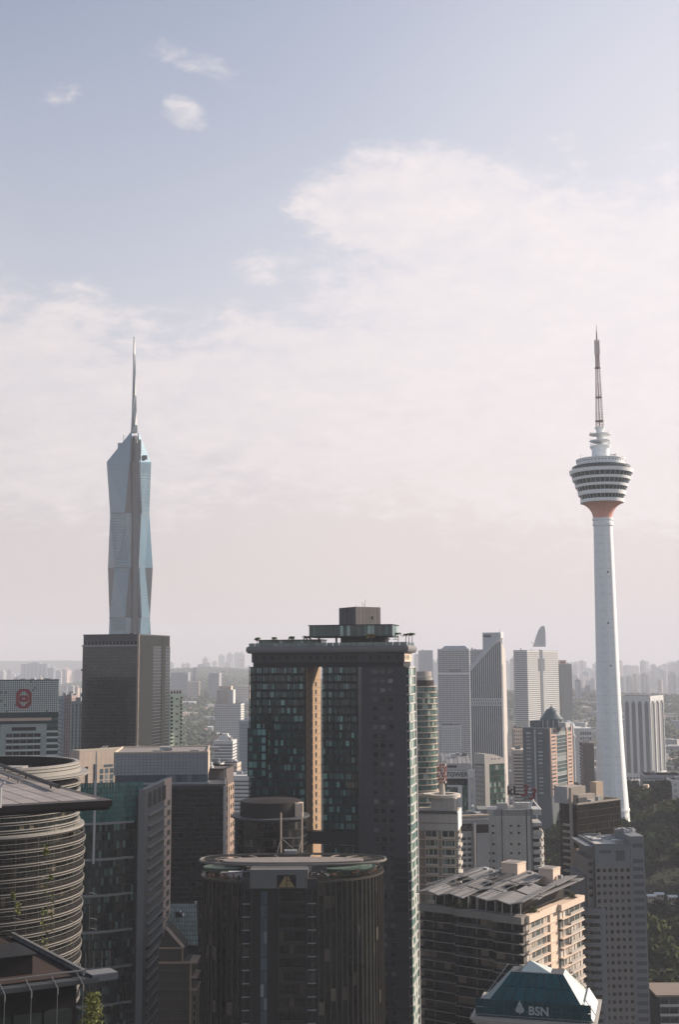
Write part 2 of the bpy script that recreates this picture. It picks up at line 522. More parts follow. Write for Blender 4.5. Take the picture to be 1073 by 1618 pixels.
# ================================================================== ground
def ground():
    mb = MB()
    S, n = 17800.0, 1
    mb.add([(-S, -S, 0), (S, -S, 0), (S, S, 0), (-S, S, 0)], [(0, 1, 2, 3)])
    g = mb.build('ground', mat('ground', (0.04, 0.048, 0.035), 0.95, var=0.35, scale=0.02, two=(0.085, 0.083, 0.078), two_scale=0.006))
    g['kind'] = 'structure'; g['label'] = 'city ground between the buildings'
ground()

# ================================================================== the tall faceted glass skyscraper on the left
def faceted_tower():
    Y = 1840.0; k = Y / FPX
    c = at(206, 1000, Y)
    root = empty('faceted_skyscraper', (c.x, Y, 0))
    tag(root, 'tallest faceted blue glass skyscraper tapering to a thin spire, far left', 'skyscraper')
    ga = glass('facet_glass', (0.080, 0.170, 0.235), isl=0.0, rough=0.20, obj=0.12, metal=0.30, bump=0.0)
    gb = glass('facet_glass_pale', (0.17, 0.24, 0.29), isl=0.0, rough=0.25, obj=0.05, metal=0.0, bump=0.0)
    gd = glass('facet_glass_dark', (0.025, 0.04, 0.05), isl=0.0, rough=0.2, obj=0.05, metal=0.0, bump=0.0)
    core = mat('core_grey', (0.10, 0.115, 0.13), 0.5)
    def P(px, py, dep):
        q = at(px, py, Y + dep); return (q.x - c.x, q.y - Y, q.z)
    # levels (photo rows): shoulder, waist, belly, waist, belly ...
    ys = [730, 811, 897, 976, 1060, 1140]
    left = [168, 173.5, 170, 172.5, 169, 172]; right = [238.5, 235.5, 241, 236.5, 241, 236]
    chl = [None, None, 181, None, 181, None]; chr_ = [None, None, 228.5, None, 229, None]
    nl = [205, 198, 205.5, 198, 205, 198]; nr = [219.5, 223, 219, 222.5, 219, 222]
    dl, dr, dn = 34, 30, 0
    def facet(name, pts, m):
        # a glazed facet with its own thickness
        mb = MB(); n = len(pts)
        a = [Vector(p) for p in pts]; nn = (a[1] - a[0]).cross(a[2] - a[0]).normalized()
        if nn.y > 0: nn = -nn
        b = [p - nn * 1.2 for p in a]
        mb.add(a + b, [tuple(range(n)), tuple(range(2*n - 1, n - 1, -1))] + [(i, (i+1) % n, n + (i+1) % n, n + i) for i in range(n)])
        return mb.build(name, m, root, fix=True)
    for i in range(len(ys) - 1):
        y0, y1 = ys[i], ys[i+1]
        L0, L1 = P(left[i], y0, dl), P(left[i+1], y1, dl)
        R0, R1 = P(right[i], y0, dr), P(right[i+1], y1, dr)
        l0 = P(chl[i], y0, dl - 12) if chl[i] else L0; l1 = P(chl[i+1], y1, dl - 12) if chl[i+1] else L1
        r0 = P(chr_[i], y0, dr - 12) if chr_[i] else R0; r1 = P(chr_[i+1], y1, dr - 12) if chr_[i+1] else R1
        n0, n1 = P(nl[i], y0, dn), P(nl[i+1], y1, dn); m0, m1 = P(nr[i], y0, dn), P(nr[i+1], y1, dn)
        facet('facet', [l0, n0, n1, l1], ga); facet('facet', [m0, r0, r1, m1], ga)
        if chl[i] or chl[i+1]:
            facet('facet', [p for j, p in enumerate([L0, l0, l1, L1]) if not (j == 1 and l0 == L0) and not (j == 2 and l1 == L1)], gb if i % 2 else gd)
            facet('facet', [p for j, p in enumerate([R0, R1, r1, r0]) if not (j == 3 and r0 == R0) and not (j == 2 and r1 == R1)], ga if i % 2 else gd)
        # panels beside the core strip
        ca0, ca1 = P(207.5, y0, 5), P(207.5, y1, 5); cb0, cb1 = P(217, y0, 5), P(217, y1, 5)
        mm = gd if i % 2 == 0 else gb
        facet('side_panel', [n0, ca0, ca1, n1], mm); facet('side_panel', [cb0, m0, m1, cb1], mm)
        # belt line
        if i: 
            for a, b in ((l0, n0), (m0, r0)):
                MB().tube((a[0], a[1] - .6, a[2]), (b[0], b[1] - .6, b[2]), 1.0, 4).build('belt', core, root)
    B0 = P(206, 1140, 64)
    z0 = P(206, 1140, 0)[2]
    # sloping crown
    a, b = P(168, 730, dl), P(205, 730, dn); t = P(208.5, 683, 14); t2 = P(207.5, 681, 10)
    facet('facet', [a, t2, P(207.5, 690, 4), b], ga)
    facet('facet', [P(219.5, 730, dn), P(218, 688, 5), P(219, 684, 10), P(238.5, 730, dr)], ga)
    facet('facet', [b, P(207.5, 690, 4), P(207.5, 730, 5)], gd); facet('facet', [P(217, 730, 5), P(217, 690, 4), P(218.5, 688, 4), P(219.5, 730, dn)], gd)
    # solid inner body and back
    zs, ze = P(206, 730, 30)[2], 0.0
    MB().prism([(P(176, 811, dl)[0], 35), (P(207, 811, 8)[0], 9), (P(217, 811, 8)[0], 9), (P(234, 811, dr)[0], 32), (P(215, 811, 60)[0], 62), (P(200, 811, 60)[0], 62)], 0, zs - 1).build('inner_wall', gd, root)
    MB().prism([(P(171, 730, dl)[0], 35), (P(212, 730, 7)[0], 8), (P(236.5, 730, dr)[0], 31), (P(212, 730, 60)[0], 60)], zs - 1, P(211, 690, 20)[2],
               [(P(205, 700, dl)[0], 24), (P(212, 700, 7)[0], 9), (P(221, 700, dr)[0], 22), (P(212, 700, 60)[0], 30)]).build('crown_wall', gd, root)
    # core strips running up the notch
    for x0, x1, o, m in ((208.0, 210.6, -1.5, gd), (210.6, 214.4, -3.0, core), (214.4, 217.0, -1.5, gd)):
        q0, q1 = P(x0, 1000, 0)[0], P(x1, 1000, 0)[0]
        MB().box(q0, q1, 3 + o, 9, 0, P(212, 700 if m is core else 694, 0)[2]).build('core_strip', m, root)
    # spire with kinked faces
    sec = [(684, 206.0, 217.0), (672, 207.0, 216.4), (650, 207.8, 215.4), (625, 208.6, 214.8), (590, 209.4, 214.0), (560, 210.0, 213.2), (532, 210.6, 212.2)]
    mb = MB(); vs = []
    for j, (yy, xa, xb) in enumerate(sec):
        p, q = P(xa, yy, 14), P(xb, yy, 14); mid = (p[0] + q[0]) / 2 + (0.9 if j % 2 else -0.9) * (q[0] - p[0]) * 0.22; hw = (q[0] - p[0]) / 2
        vs += [(p[0], 14, p[2]), (mid, 14 - hw, p[2]), (q[0], 14, p[2]), (mid, 14 + hw, p[2])]
    fs = []
    for j in range(len(sec) - 1):
        for i in range(4):
            k2 = (i + 1) % 4
            fs.append((j*4 + i, j*4 + k2, (j+1)*4 + k2, (j+1)*4 + i))
    n = len(sec) - 1
    fs.append((n*4, n*4 + 1, n*4 + 2, n*4 + 3)); fs.append((3, 2, 1, 0))
    mb.add(vs, fs).build('spire', glass('spire_metal', (0.07, 0.11, 0.14), rough=0.3, metal=0.0, bump=0), root, fix=True)
    # crown equipment: cradle box, mast
    q = P(228, 722, 8); MB().box(q[0] - 3.4, q[0] + 3.4, q[1] + 2, q[1] + 8, q[2] - 3, q[2] + 3).build('crown_opening', core, root)
    q = P(195, 692, 22); MB().tube((q[0], q[1], q[2] - 12), (q[0], q[1], q[2] + 5), .5, 5).build('antenna', core, root)
    q = P(189, 702, 24); MB().box(q[0] - 3, q[0] + 3, q[1] - 2, q[1] + 4, q[2] - 8, q[2] + 2).build('plant_box', gb, root)
    # storey lines on the glass: slim proud strips on the two main faces
    mbs = MB()
    for i in range(len(ys) - 1):
        for f0, f1, g0, g1 in ((left, nl, dl, dn), (nr, right, dn, dr)):
            m = int((ys[i+1] - ys[i]) / 4.2)
            for j in range(1, m):
                t = j / m; yy = ys[i] + (ys[i+1] - ys[i]) * t
                xa = f0[i] + (f0[i+1] - f0[i]) * t; xb = f1[i] + (f1[i+1] - f1[i]) * t
                fa, fb_ = (chl, None) if f0 is left else (None, chr_)
                if fa: ca = [chl[i] or left[i], chl[i+1] or left[i+1]]; xa = ca[0] + (ca[1] - ca[0]) * t; ga_ = 12 * ((1 - t) if chl[i] else 0) + 12 * (t if chl[i+1] else 0); p = P(xa, yy, dl - ga_); q = P(xb, yy, dn)
                else: ca = [chr_[i] or right[i], chr_[i+1] or right[i+1]]; xb = ca[0] + (ca[1] - ca[0]) * t; ga_ = 12 * ((1 - t) if chr_[i] else 0) + 12 * (t if chr_[i+1] else 0); p = P(xa, yy, dn); q = P(xb, yy, dr - ga_)
                mbs.tube(p, q, .42, 3)
    mbs.build('storey_line', core, root, kind='stuff')
faceted_tower()

# ================================================================== the telecom tower on the right
def telecom_tower():
    Y = 1030.0; k = Y / FPX
    c = at(951, 760, Y)
    zb = zat(960, 1330, Y)
    root = empty('telecom_tower', (c.x, Y, zb))
    tag(root, 'white telecom tower with wide disc-shaped head and red-white lattice mast', 'tower')
    def z(py): return zat(951, py, Y) - zb
    sh = mat('tower_white', (0.80, 0.80, 0.80), 0.55, var=0.05, streak=0.07)
    pink = mat('tower_pink', (0.62, 0.33, 0.26), 0.6, var=0.06, streak=0.12)
    gl = glass('tower_glass', (0.035, 0.06, 0.065), rough=0.12, isl=0.3)
    rd = mat('mast_rust', (0.30, 0.21, 0.20), 0.6)
    mp = mat('mast_pale', (0.46, 0.40, 0.39), 0.6)
    def flute(a, zz): return 1.0 + 0.02 * math.tanh(3 * math.cos(a * 8 + .6))
    prof = [(27.5, 0), (25.5, z(1290)), (22.6, z(1230)), (20.6, z(1180)), (18.6, z(1110)), (17.3, z(1040)), (16.2, z(960)), (15.4, z(890)), (14.4, z(830))]
    MB().lathe([(r * k, zz) for r, zz in prof], 112, mod=flute).build('shaft', sh, root)
    MB().lathe([(14.6*k, z(831)), (16*k, z(831)), (16*k, z(826)), (15*k, z(826)), (15*k, z(822.5)), (16.2*k, z(822.5)), (16.2*k, z(819)), (14*k, z(819))], 64).build('collar', sh, root, smooth=True)
    def flute2(a, zz): return 1.0 + 0.012 * math.cos(a * 24)
    fl = [(14.6, 820), (15.2, 815), (16.6, 810), (19.5, 805), (23.5, 800.5), (28.5, 797), (33.5, 794.5)]
    MB().lathe([(r * k, z(p)) for r, p in fl], 96, mod=flute2).build('flared_neck', pink, root, smooth=True)
    # head: white rings and glass rings
    tiers = [('ring', 34.0, 34.5, 795, 790), ('window_band', 32.5, 35.0, 790, 783.5), ('ring', 37.0, 38.0, 783.5, 777.5), ('window_band', 36.8, 39.3, 777.5, 771),
             ('ring', 41.0, 42.0, 771, 767), ('window_band', 41.0, 43.5, 767, 760), ('ring', 45.2, 46.2, 760, 756), ('window_band', 45.0, 47.8, 756, 749.5), ('ring', 49.3, 50.4, 749.5, 744)]
    for nm, r0, r1, p0, p1 in tiers:
        o = MB().lathe([(10*k, z(p0)), (r0*k, z(p0)), (r1*k, z(p1)), (10*k, z(p1))], 72).build(nm, gl if nm == 'window_band' else sh, root, smooth=True)
        if nm == 'window_band':
            mb = MB()
            for i in range(36):
                a = 2 * math.pi * (i + .5) / 36
                mb.tube((math.cos(a) * (r0 + .1) * k, math.sin(a) * (r0 + .1) * k, z(p0)), (math.cos(a) * (r1 + .1) * k, math.sin(a) * (r1 + .1) * k, z(p1)), .14, 4)
            mb.build('mullion', sh, o, kind='stuff')
    MB().lathe([(10*k, z(744)), (41.5*k, z(744)), (42*k, z(739)), (10*k, z(739))], 72).build('window_band', gl, root, smooth=True)
    MB().lathe([(20*k, z(739.5)), (44*k, z(739.5)), (46*k, z(738.6)), (45.5*k, z(737.6)), (39*k, z(736)), (20*k, z(736))], 72).build('canopy_ring', GL_BLUE, root, smooth=True)
    MB().lathe([(10*k, z(736.5)), (38.2*k, z(736.5)), (38.2*k, z(728)), (39.2*k, z(728)), (39.2*k, z(726.4)), (30*k, z(725)), (14*k, z(724.5))], 72).build('drum', sh, root, smooth=True)
    for i in range(44):
        a = 2 * math.pi * i / 44; r = 38.25 * k
        o = piece('porthole', BLACK, root, (-.5, .5, -.2, .2, z(731.4), z(730.2)))
        o.location = (math.cos(a) * r, math.sin(a) * r, z(730.8)); o.rotation_euler = (0, 0, a + math.pi/2)
    MB().lathe([(13.8*k, z(725)), (13.8*k, z(710)), (15.8*k, z(708.5)), (16.8*k, z(705)), (15*k, z(704.4)), (5*k, z(704))], 56).build('upper_drum', sh, root, smooth=True)
    MB().lathe([(5.4*k, z(704.5)), (5.6*k, z(701)), (16.8*k, z(697.6)), (17*k, z(696.4)), (5.4*k, z(696))], 56).build('dish_platform', sh, root, smooth=True)
    MB().lathe([(5.2*k, z(696.2)), (5.2*k, z(689.5)), (10*k, z(688.4)), (16.8*k, z(687.4)), (17*k, z(686.2)), (5.4*k, z(685.6))], 56).build('dish_platform', sh, root, smooth=True)
    MB().lathe([(5.6*k, z(686)), (5.6*k, z(680)), (7.6*k, z(677.5)), (8*k, z(675.4)), (3*k, z(675))], 40).build('mast_base', sh, root, smooth=True)
    rg = random.Random(4)
    for zp, rr, n, s in ((725, 33, 12, 2.6), (704, 15.5, 10, 1.6), (696, 15.6, 12, 1.6), (685.8, 15.6, 9, 1.5)):
        for i in range(n):
            a = rg.uniform(0, 6.28); r = rr * k
            mb = MB()
            if rg.random() < .45: mb.tube((math.cos(a)*r, math.sin(a)*r, z(zp)), (math.cos(a)*r, math.sin(a)*r, z(zp) + s*rg.uniform(.8, 1.8)), .12, 5)
            else: mb.lathe([(.02, 0), (.55*s, .12*s), (.6*s, .3*s), (.03, .32*s)], 10, math.cos(a)*r, math.sin(a)*r); mb.v = [(x, y, zz + z(zp) + .3) if True else 0 for x, y, zz in mb.v]
            mb.build('antenna_dish', rg.choice([sh, rd, PLANT]), root)
    # lattice mast in painted sections, with platforms
    def lattice(pa, pb, ra, rb, n, tag_, m, t=.15):
        mb = MB(); za, zb_ = z(pa), z(pb)
        def cn(i, f): r = (ra + (rb - ra) * f) * k; a = math.pi/4 + i * math.pi/2; return Vector((math.cos(a) * r * 1.25, math.sin(a) * r * 1.25, za + (zb_ - za) * f))
        for i in range(4): mb.tube(cn(i, 0), cn(i, 1), t * 1.3, 5)
        for j in range(n):
            f, g = j / n, (j + 1) / n
            for i in range(4):
                mb.tube(cn(i, f), cn((i+1) % 4, f), t * .8, 4); mb.tube(cn(i, f), cn((i+1) % 4, g), t * .7, 4)
        mb.tube((0, 0, za), (0, 0, zb_), .5, 6)
        mb.build(tag_, m, root)
    lattice(675, 651, 5.8, 5.1, 6, 'lattice_section', rd); lattice(651, 628, 5.1, 4.5, 6, 'lattice_section', mp)
    lattice(628, 605, 4.5, 3.9, 6, 'lattice_section', rd); lattice(605, 582, 3.9, 3.3, 6, 'lattice_section', mp)
    lattice(582, 560, 3.0, 2.8, 9, 'antenna_section', rd, .2); lattice(560, 537, 3.6, 3.4, 11, 'antenna_section', mp, .22)
    for p, r in ((666, 6.8), (628.5, 5.6), (582, 5.0)):
        MB().ring(0, 0, .6*k, r*k, z(p), z(p - 1.2), n=20).build('mast_platform', rd, root)
    MB().tube((0, 0, z(537)), (0, 0, z(524)), 1.2*k, 8, .9*k).build('mast_tip', rd, root)
    MB().tube((0, 0, z(524)), (0, 0, z(513)), .55*k, 6, .35*k).build('mast_tip', rd, root)
    jb = MB()
    for i in range(34):
        zz = z(1290) + (z(834) - z(1290)) * i / 34
        for (ra, za), (rb_, zb_) in zip([(r * k, q) for r, q in prof], [(r * k, q) for r, q in prof][1:]):
            if za <= zz <= zb_:
                rr = ra + (rb_ - ra) * (zz - za) / (zb_ - za); jb.ring(0, 0, rr * .9, rr * 1.006, zz - .12, zz + .12, n=96)
    jb.build('pour_joint', mat('tower_joint', (0.52, 0.52, 0.53), 0.7), root, kind='stuff')
    for i, (py, a) in enumerate(((1132, -1.75), (1052, -1.5), (985, -1.6), (905, -1.45), (1205, -1.3))):
        rr = 17.2 * k * (1 + (py - 985) / 1500); o = piece('shaft_window', BLACK, root, (-.5, .5, -.2, .2, -.7, .7)); o.location = (math.cos(a) * rr, math.sin(a) * rr, z(py)); o.rotation_euler = (0, 0, a + math.pi/2)
    # service gallery low on the shaft
    MB().ring(0, 0, 21*k, 26.5*k, z(1281), z(1277), n=48).build('gallery', sh, root)
telecom_tower()
# ================================================================== the dark hotel in the middle
def hotel():
    b = Bld('hotel', 'tall dark glass hotel with rooftop terrace, palms and a sunlit slot in its front', 'hotel', 643, 470, 394, None, 12, 1030, d=30)
    r = b.root; k = b.k
    w, d = b.w, b.d
    z = b.z
    fh = 12.7 * k
    U = b.u
    uA, uB, uC = U(483), U(508), U(573)
    gl = glass('hotel_glass', (0.014, 0.052, 0.054), isl=0.0, obj=0.55, alt=(0.13, 0.26, 0.25), alt_p=0.38)  # second tone puts bright reflections into some panes
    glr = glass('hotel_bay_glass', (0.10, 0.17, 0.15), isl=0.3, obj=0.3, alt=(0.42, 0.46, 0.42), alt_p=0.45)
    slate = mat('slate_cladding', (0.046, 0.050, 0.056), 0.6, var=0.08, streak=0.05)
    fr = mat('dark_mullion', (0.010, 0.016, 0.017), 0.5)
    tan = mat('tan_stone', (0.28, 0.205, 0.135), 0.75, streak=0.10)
    zc = z(1053)                              # underside of the crown
    # volumes: left wing, right wing (slot between them open to the back), crown on top
    MB().box(-w/2 + .3, -w/2 + uA - .3, -d/2 + .3, d/2 - 4, 0, zc).build('left_wing', fr, r)
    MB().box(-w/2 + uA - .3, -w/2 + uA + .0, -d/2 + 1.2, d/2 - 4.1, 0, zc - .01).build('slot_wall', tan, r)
    MB().box(-w/2 + uB + .3, w/2 - .3, -d/2 + .3, d/2 - 14, 0, zc).build('right_wing', fr, r)
    MB().box(-w/2 + uA - .2, -w/2 + uB + .4, -d/2 + 18, d/2 - 4.2, 0, z(1400)).build('slot_infill', slate, r)
    # slot windows: two columns of small openings in the sunlit slot wall
    n = int((zc - 8 - z(1340)) / fh)
    for i in range(n):
        zz = zc - 6 - i * fh
        for y in (9.0, 16.0):
            piece('slot_window', BLACK, r, (-w/2 + uA - .1, -w/2 + uA + .1, -d/2 + y, -d/2 + y + 2.6, zz - 1.9, zz))
        piece('slot_joint', fr, r, (-w/2 + uA - .1, -w/2 + uA + .06, -d/2 + 1.2, -d/2 + 25.8, zz + .7, zz + .78))
    # curtain wall: storey rails, mullions and single window lights
    rd = random.Random(9)
    rows = int(zc / fh)
    def field(u0, u1, nb, limit, zmin):
        wins, extra = [], []
        cw = (u1 - u0) / nb
        for i in range(rows):
            zt = zc - i * fh
            zb = zt - fh
            for c in range(nb):
                # each bay is split in unequal lights
                cuts = sorted([0, 1, rd.choice((.3, .38, .5, .62, .7))])
                for q in range(2):
                    a0, a1 = u0 + cw * (c + cuts[q]) + .1, u0 + cw * (c + cuts[q+1]) - .1
                    bx = b.fb('F', a0, a1, zb + .75, zt - .25, -.3, -.12 + rd.uniform(-.03, .03))
                    (wins if zb > zmin and q == 0 else extra).append(bx)
        return wins, extra
    w1, e1 = field(.5, uA - .5, 9, 300, 0); w2, e2 = field(uB + .5, uC - .5, 7, 300, 0)
    vis = [x for x in w1 if x[4] > z(1270)] + [x for x in w2 if x[4] > z(1350)]
    rest = [x for x in w1 + w2 if x not in vis]
    pieces('window', gl, r, vis, 300, 'window')
    gj = glass('hotel_glass_joined', (0.008, 0.030, 0.032), isl=0.5, obj=0.0, alt=(0.09, 0.19, 0.18), alt_p=0.24)
    stuff('window', gj, r, rest); stuff('window', gj, r, e1 + e2)
    for (u0, u1, nb) in ((0, uA, 9), (uB, uC, 7)):
        for i in range(rows):
            zt = zc - i * fh
            piece('storey_rail', fr, r, b.fb('F', u0, u1, zt - .2, zt + .12, -.3, .12))
        stuff('mullion', fr, r, [b.fb('F', u0 + (u1 - u0) * j / nb - .09, u0 + (u1 - u0) * j / nb + .09, 0, zc, -.3, .06) for j in range(nb + 1)])
    # projecting bay low on the left end
    bz0, bz1 = z(1230), z(1152)
    MB().box(-w/2 - .5, -w/2 + 7.2, -d/2 - .55, -d/2 + 6, bz0, bz1).build('bay', fr, r)
    pieces('bay_window', gl, r, [(-w/2 + .1 + 1.75*j, -w/2 + 1.6 + 1.75*j, -d/2 - .62, -d/2 - .5, bz1 - (i+1)*fh + .5, bz1 - i*fh - .4) for i in range(6) for j in range(4)])
    # slate end wing with three columns of little windows
    us0, us1 = uC, w
    MB().box(-w/2 + us0, w/2, -d/2 - 2.4, d/2 - 14.1, 0, zc + .0).build('end_wing', slate, r)
    mbr = MB().lathe([(2.35, 0), (2.35, zc - .02)], 16, -w/2 + us0 + .1, -d/2 - .05, a0=math.pi, a1=1.5*math.pi)
    mbr.build('rounded_corner', GL_DARK, r, smooth=True)
    wl = glass('slate_window', (0.02, 0.02, 0.02), isl=0, obj=.5, alt=(.12, .13, .13), alt_p=.4)
    cols = [U(p) - us0 for p in (594, 606, 618.5)]
    for i in range(int(zc / (14.2 * k))):
        zt = zc - 5.0 * k - i * 14.2 * k
        for c in cols:
            x = -w/2 + us0 + c
            o = piece('window', wl, r, (x - .85, x + .85, -d/2 - 2.46, -d/2 - 2.3, zt - 6.2*k, zt))
            if zt > z(1420): piece('sill', slate, o, (-.58, .58, -1.2, .4, -.62, -.5))
        piece('joint', fr, r, (-w/2 + us0, w/2, -d/2 - 2.42, -d/2 - 2.35, zt + 3.2*k, zt + 3.2*k + .12))
    # louvre patches
    for p0, p1 in ((1352, 1440),):
        for j in range(8):
            zz = z(p1) + (z(p0) - z(p1)) * j / 8
            piece('louvre', BLACK, r, (w/2 - 5.6, w/2 - .1, -d/2 - 2.52, -d/2 - 2.38, zz + .2, zz + 2.2))
    # mechanical bridge across the slot
    MB().box(-w/2 + uA - .4, -w/2 + uC - 1, -d/2 - .4, -d/2 + 4, z(1337), z(1317)).build('bridge', BLACK, r)
    # sunlit right-hand bay: glass storeys between pale rails
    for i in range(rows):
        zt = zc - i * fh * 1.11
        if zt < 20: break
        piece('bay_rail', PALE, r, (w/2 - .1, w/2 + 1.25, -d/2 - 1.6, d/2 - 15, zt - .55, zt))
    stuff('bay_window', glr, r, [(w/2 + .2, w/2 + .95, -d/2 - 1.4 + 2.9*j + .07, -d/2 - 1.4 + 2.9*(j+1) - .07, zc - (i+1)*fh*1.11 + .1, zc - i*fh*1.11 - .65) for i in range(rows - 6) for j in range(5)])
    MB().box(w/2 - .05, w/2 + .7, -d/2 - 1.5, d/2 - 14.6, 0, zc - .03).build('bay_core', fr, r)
    MB().tube((w/2 + 1.1, -d/2 + 13.5, 0), (w/2 + 1.1, -d/2 + 13.5, zc), .5, 8).build('bay_pipe', PALE, r)
    # crown: recess band, wall with oval windows, rounded gutter
    zr0, zr1, zt = zc, z(1045.5), z(1031)
    def plan(o): return [(-w/2 - o, -d/2 - o), (-w/2 + uC - 2, -d/2 - o), (-w/2 + uC + 2.0, -d/2 - 2.2 - o), (w/2 + o, -d/2 - 2.2 - o), (w/2 + o, d/2 - 12 + o), (-w/2 - o, d/2 - 2 + o)]
    MB().prism(plan(-1.2), zr0, zr1).build('recess_band', BLACK, r)
    MB().prism(plan(-.7), zr1, zt).build('crown_wall', slate, r)
    prof = []
    for i in range(9):
        t = i / 8; a = -math.pi/2 + t * math.pi * .8
        prof.append((math.cos(a) * 1.15, math.sin(a) * 1.5 + 1.5))
    mb = MB(); rings = []
    for o, hgt in [(-.6, 0)] + prof + [(-.5, 2.9)]:
        rings.append([(p[0], p[1], zt + hgt) for p in plan(o)])
    nn = len(rings[0]); vs = [p for q in rings for p in q]; fs = []
    for j in range(len(rings) - 1):
        for i in range(nn):
            k2 = (i + 1) % nn
            fs.append((j*nn + i, j*nn + k2, (j+1)*nn + k2, (j+1)*nn + i))
    fs.append(tuple(range((len(rings) - 1) * nn, len(rings) * nn)))
    mb.add(vs, fs).build('gutter', mat('gutter_metal', (0.15, 0.147, 0.15), 0.5, streak=0.05), r, smooth=True, fix=True)
    ztop = zt + 2.9
    ov = MB().lathe([(0.02, -.1), (.95, -.1), (.95, .1), (.02, .1)], 14).mesh('oval', BLACK)
    def oval(x, y, rz=0):
        o = bpy.data.objects.new('oval_window', ov); COL.objects.link(o); o.parent = r
        o.location = (x, y, (zr1 + zt) / 2); o.rotation_euler = (math.pi/2, 0, rz); o.scale = (.62, 1.05, 1)
    for px in (404, 416, 429, 441, 452.5, 465, 477.5, 489.5, 501, 513, 522.5, 532, 540, 548, 555, 561.5): oval(-w/2 + U(px), -d/2 + .68)
    for px in (587, 601, 615, 629.5): oval(-w/2 + U(px), -d/2 - 2.2 + .68)
    for y in (-d/2 + 0, -d/2 + 3.2, -d/2 + 6.2, -d/2 + 9): oval(w/2 - .7, y, math.pi/2)
    MB().box(w/2 - .8, w/2 - .66, -d/2 - 1.5, d/2 - 13, zr1, zt).build('crown_side', CREAM, r)
    # roof terrace: glass rail, glass pavilion, floating glass box, plant tower
    rail = glass('rail_glass', (0.09, 0.135, 0.13), isl=0.2, rough=.1)
    ps = plan(.2)
    for i in range(4):
        a, q = Vector(ps[i]), Vector(ps[i+1]); m = max(1, int((q - a).length / 2.4))
        for j in range(m):
            p0, p1 = a + (q - a) * (j + .03) / m, a + (q - a) * (j + .97) / m
            nrm = Vector((-(q - a).y, (q - a).x)).normalized() * .05
            MB().prism([p0 - nrm, p1 - nrm, p1 + nrm, p0 + nrm], ztop - .1, ztop + 1.15).build('rail_pane', rail, r)
    def gbox(name, x0, x1, y0, y1, z0, z1, nx, mg, ny=3):
        MB().box(x0, x1, y0, y1, z0 + .25, z1 - .25).build(name, fr, r)
        o = MB().box(x0 - .4, x1 + .4, y0 - .4, y1 + .4, z1 - .3, z1).build('roof_slab', fr, r)
        MB().box(x0 - .2, x1 + .2, y0 - .2, y1 + .2, z0, z0 + .4).build('floor_slab', fr, r)
        pieces('pavilion_window', mg, r, [(x0 + (x1 - x0)*j/nx + .08, x0 + (x1 - x0)*(j+1)/nx - .08, y0 - .12, y0 + .02, z0 + .5, z1 - .4) for j in range(nx)])
        pieces('pavilion_window', mg, r, [(x1 - .02, x1 + .12, y0 + (y1 - y0)*j/ny + .08, y0 + (y1 - y0)*(j+1)/ny - .08, z0 + .5, z1 - .4) for j in range(ny)])
    X = lambda px: -w/2 + U(px)
    gp = glass('pavilion_glass', (0.03, 0.075, 0.07), isl=0, obj=.55, alt=(.25, .36, .33), alt_p=.3)
    gbox('pavilion', X(406), X(505), -d/2 + 2.5, -d/2 + 12, ztop, z(1008.5), 18, gp)
    gbox('glass_box', X(490), X(621), -d/2 - 1.5, -d/2 + 13, z(1006), z(986), 24, gp)
    for px in (503, 530.5): MB().box(X(px) - .35, X(px) + .35, -d/2 + 1, -d/2 + 1.7, ztop, z(1005.5)).build('column', BLACK, r)
    MB().box(X(537), X(607), -d/2 + 1.5, -d/2 + 11, ztop, z(1005.5)).build('lobby', mat('lobby_wall', (.03, .033, .035), .5), r)
    MB().box(X(600), X(608), -d/2 + .9, -d/2 + 1.6, ztop, z(1005.4)).build('lobby_panel', slate, r)
    # plant tower on top, turned against the building, with seamed panels
    ce = Vector((X(563), -d/2 - .9)); aa = R(43)
    ex, ey = Vector((math.cos(aa), math.sin(aa))), Vector((-math.sin(aa), math.cos(aa)))
    pt = empty('plant_tower', (ce.x, ce.y, z(986)), aa); pt.parent = r
    th = z(957.5) - z(986)
    pan = mat('plant_panel', (0.20, 0.185, 0.175), 0.6, obj=.08, streak=.06)
    L1, L2 = 11.6, 12.4
    MB().box(.1, L1 - .1, .1, L2, 0, th).build('plant_wall', DARKGREY, pt)
    for j in range(7):
        for (a0, a1) in ((0, th*.66), (th*.66, th)):
            piece('panel', pan, pt, (L1*j/7 + .04, L1*(j+1)/7 - .04, -.08, .12, a0 + .03, a1 - .03))
    pieces('panel', DARKGREY, pt, [(-.08, .12, .15 + L2*j/4 + .04, L2*(j+1)/4 - .04, .03, th - .03) for j in range(4)])
    piece('louvre', BLACK, pt, (L1*.63, L1*.69, -.14, 0, th*.3, th*.48))
    for x, y, hh in ((5, 3, 2.2), (6.4, 4, 1.6), (5.7, 2, 3.0), (2, 3, .9)):
        MB().tube((x, y, th), (x, y, th + hh), .06, 5).build('aerial', BLACK, pt)
    # parasols and planters on the terrace
    for px in (612, 626):
        mb = MB().tube((X(px), -d/2 + 2, ztop), (X(px), -d/2 + 2, ztop + 2.6), .06, 5)
        q = tag(mb.build('parasol', WHITE), 'small white parasol on the hotel roof terrace, ' + ('nearer the glass box' if px == 612 else 'nearer the three palms'), 'parasol', 'parasols on the hotel terrace')
        q.matrix_world = Matrix.Translation(r.location) @ Matrix.Rotation(r.rotation_euler[2], 4, 'Z')
        MB().lathe([(1.7, ztop + 2.1), (.05, ztop + 2.8), (1.65, ztop + 2.15)], 8, X(px), -d/2 + 2).build('canopy', WHITE, q)
    pf = mat('palm_frond', (0.055, 0.075, 0.03), 0.7, isl=0.5); pf2 = mat('palm_frond_dry', (0.20, 0.16, 0.06), 0.7, isl=0.5)
    tk = mat('palm_trunk', (0.10, 0.085, 0.07), 0.9)
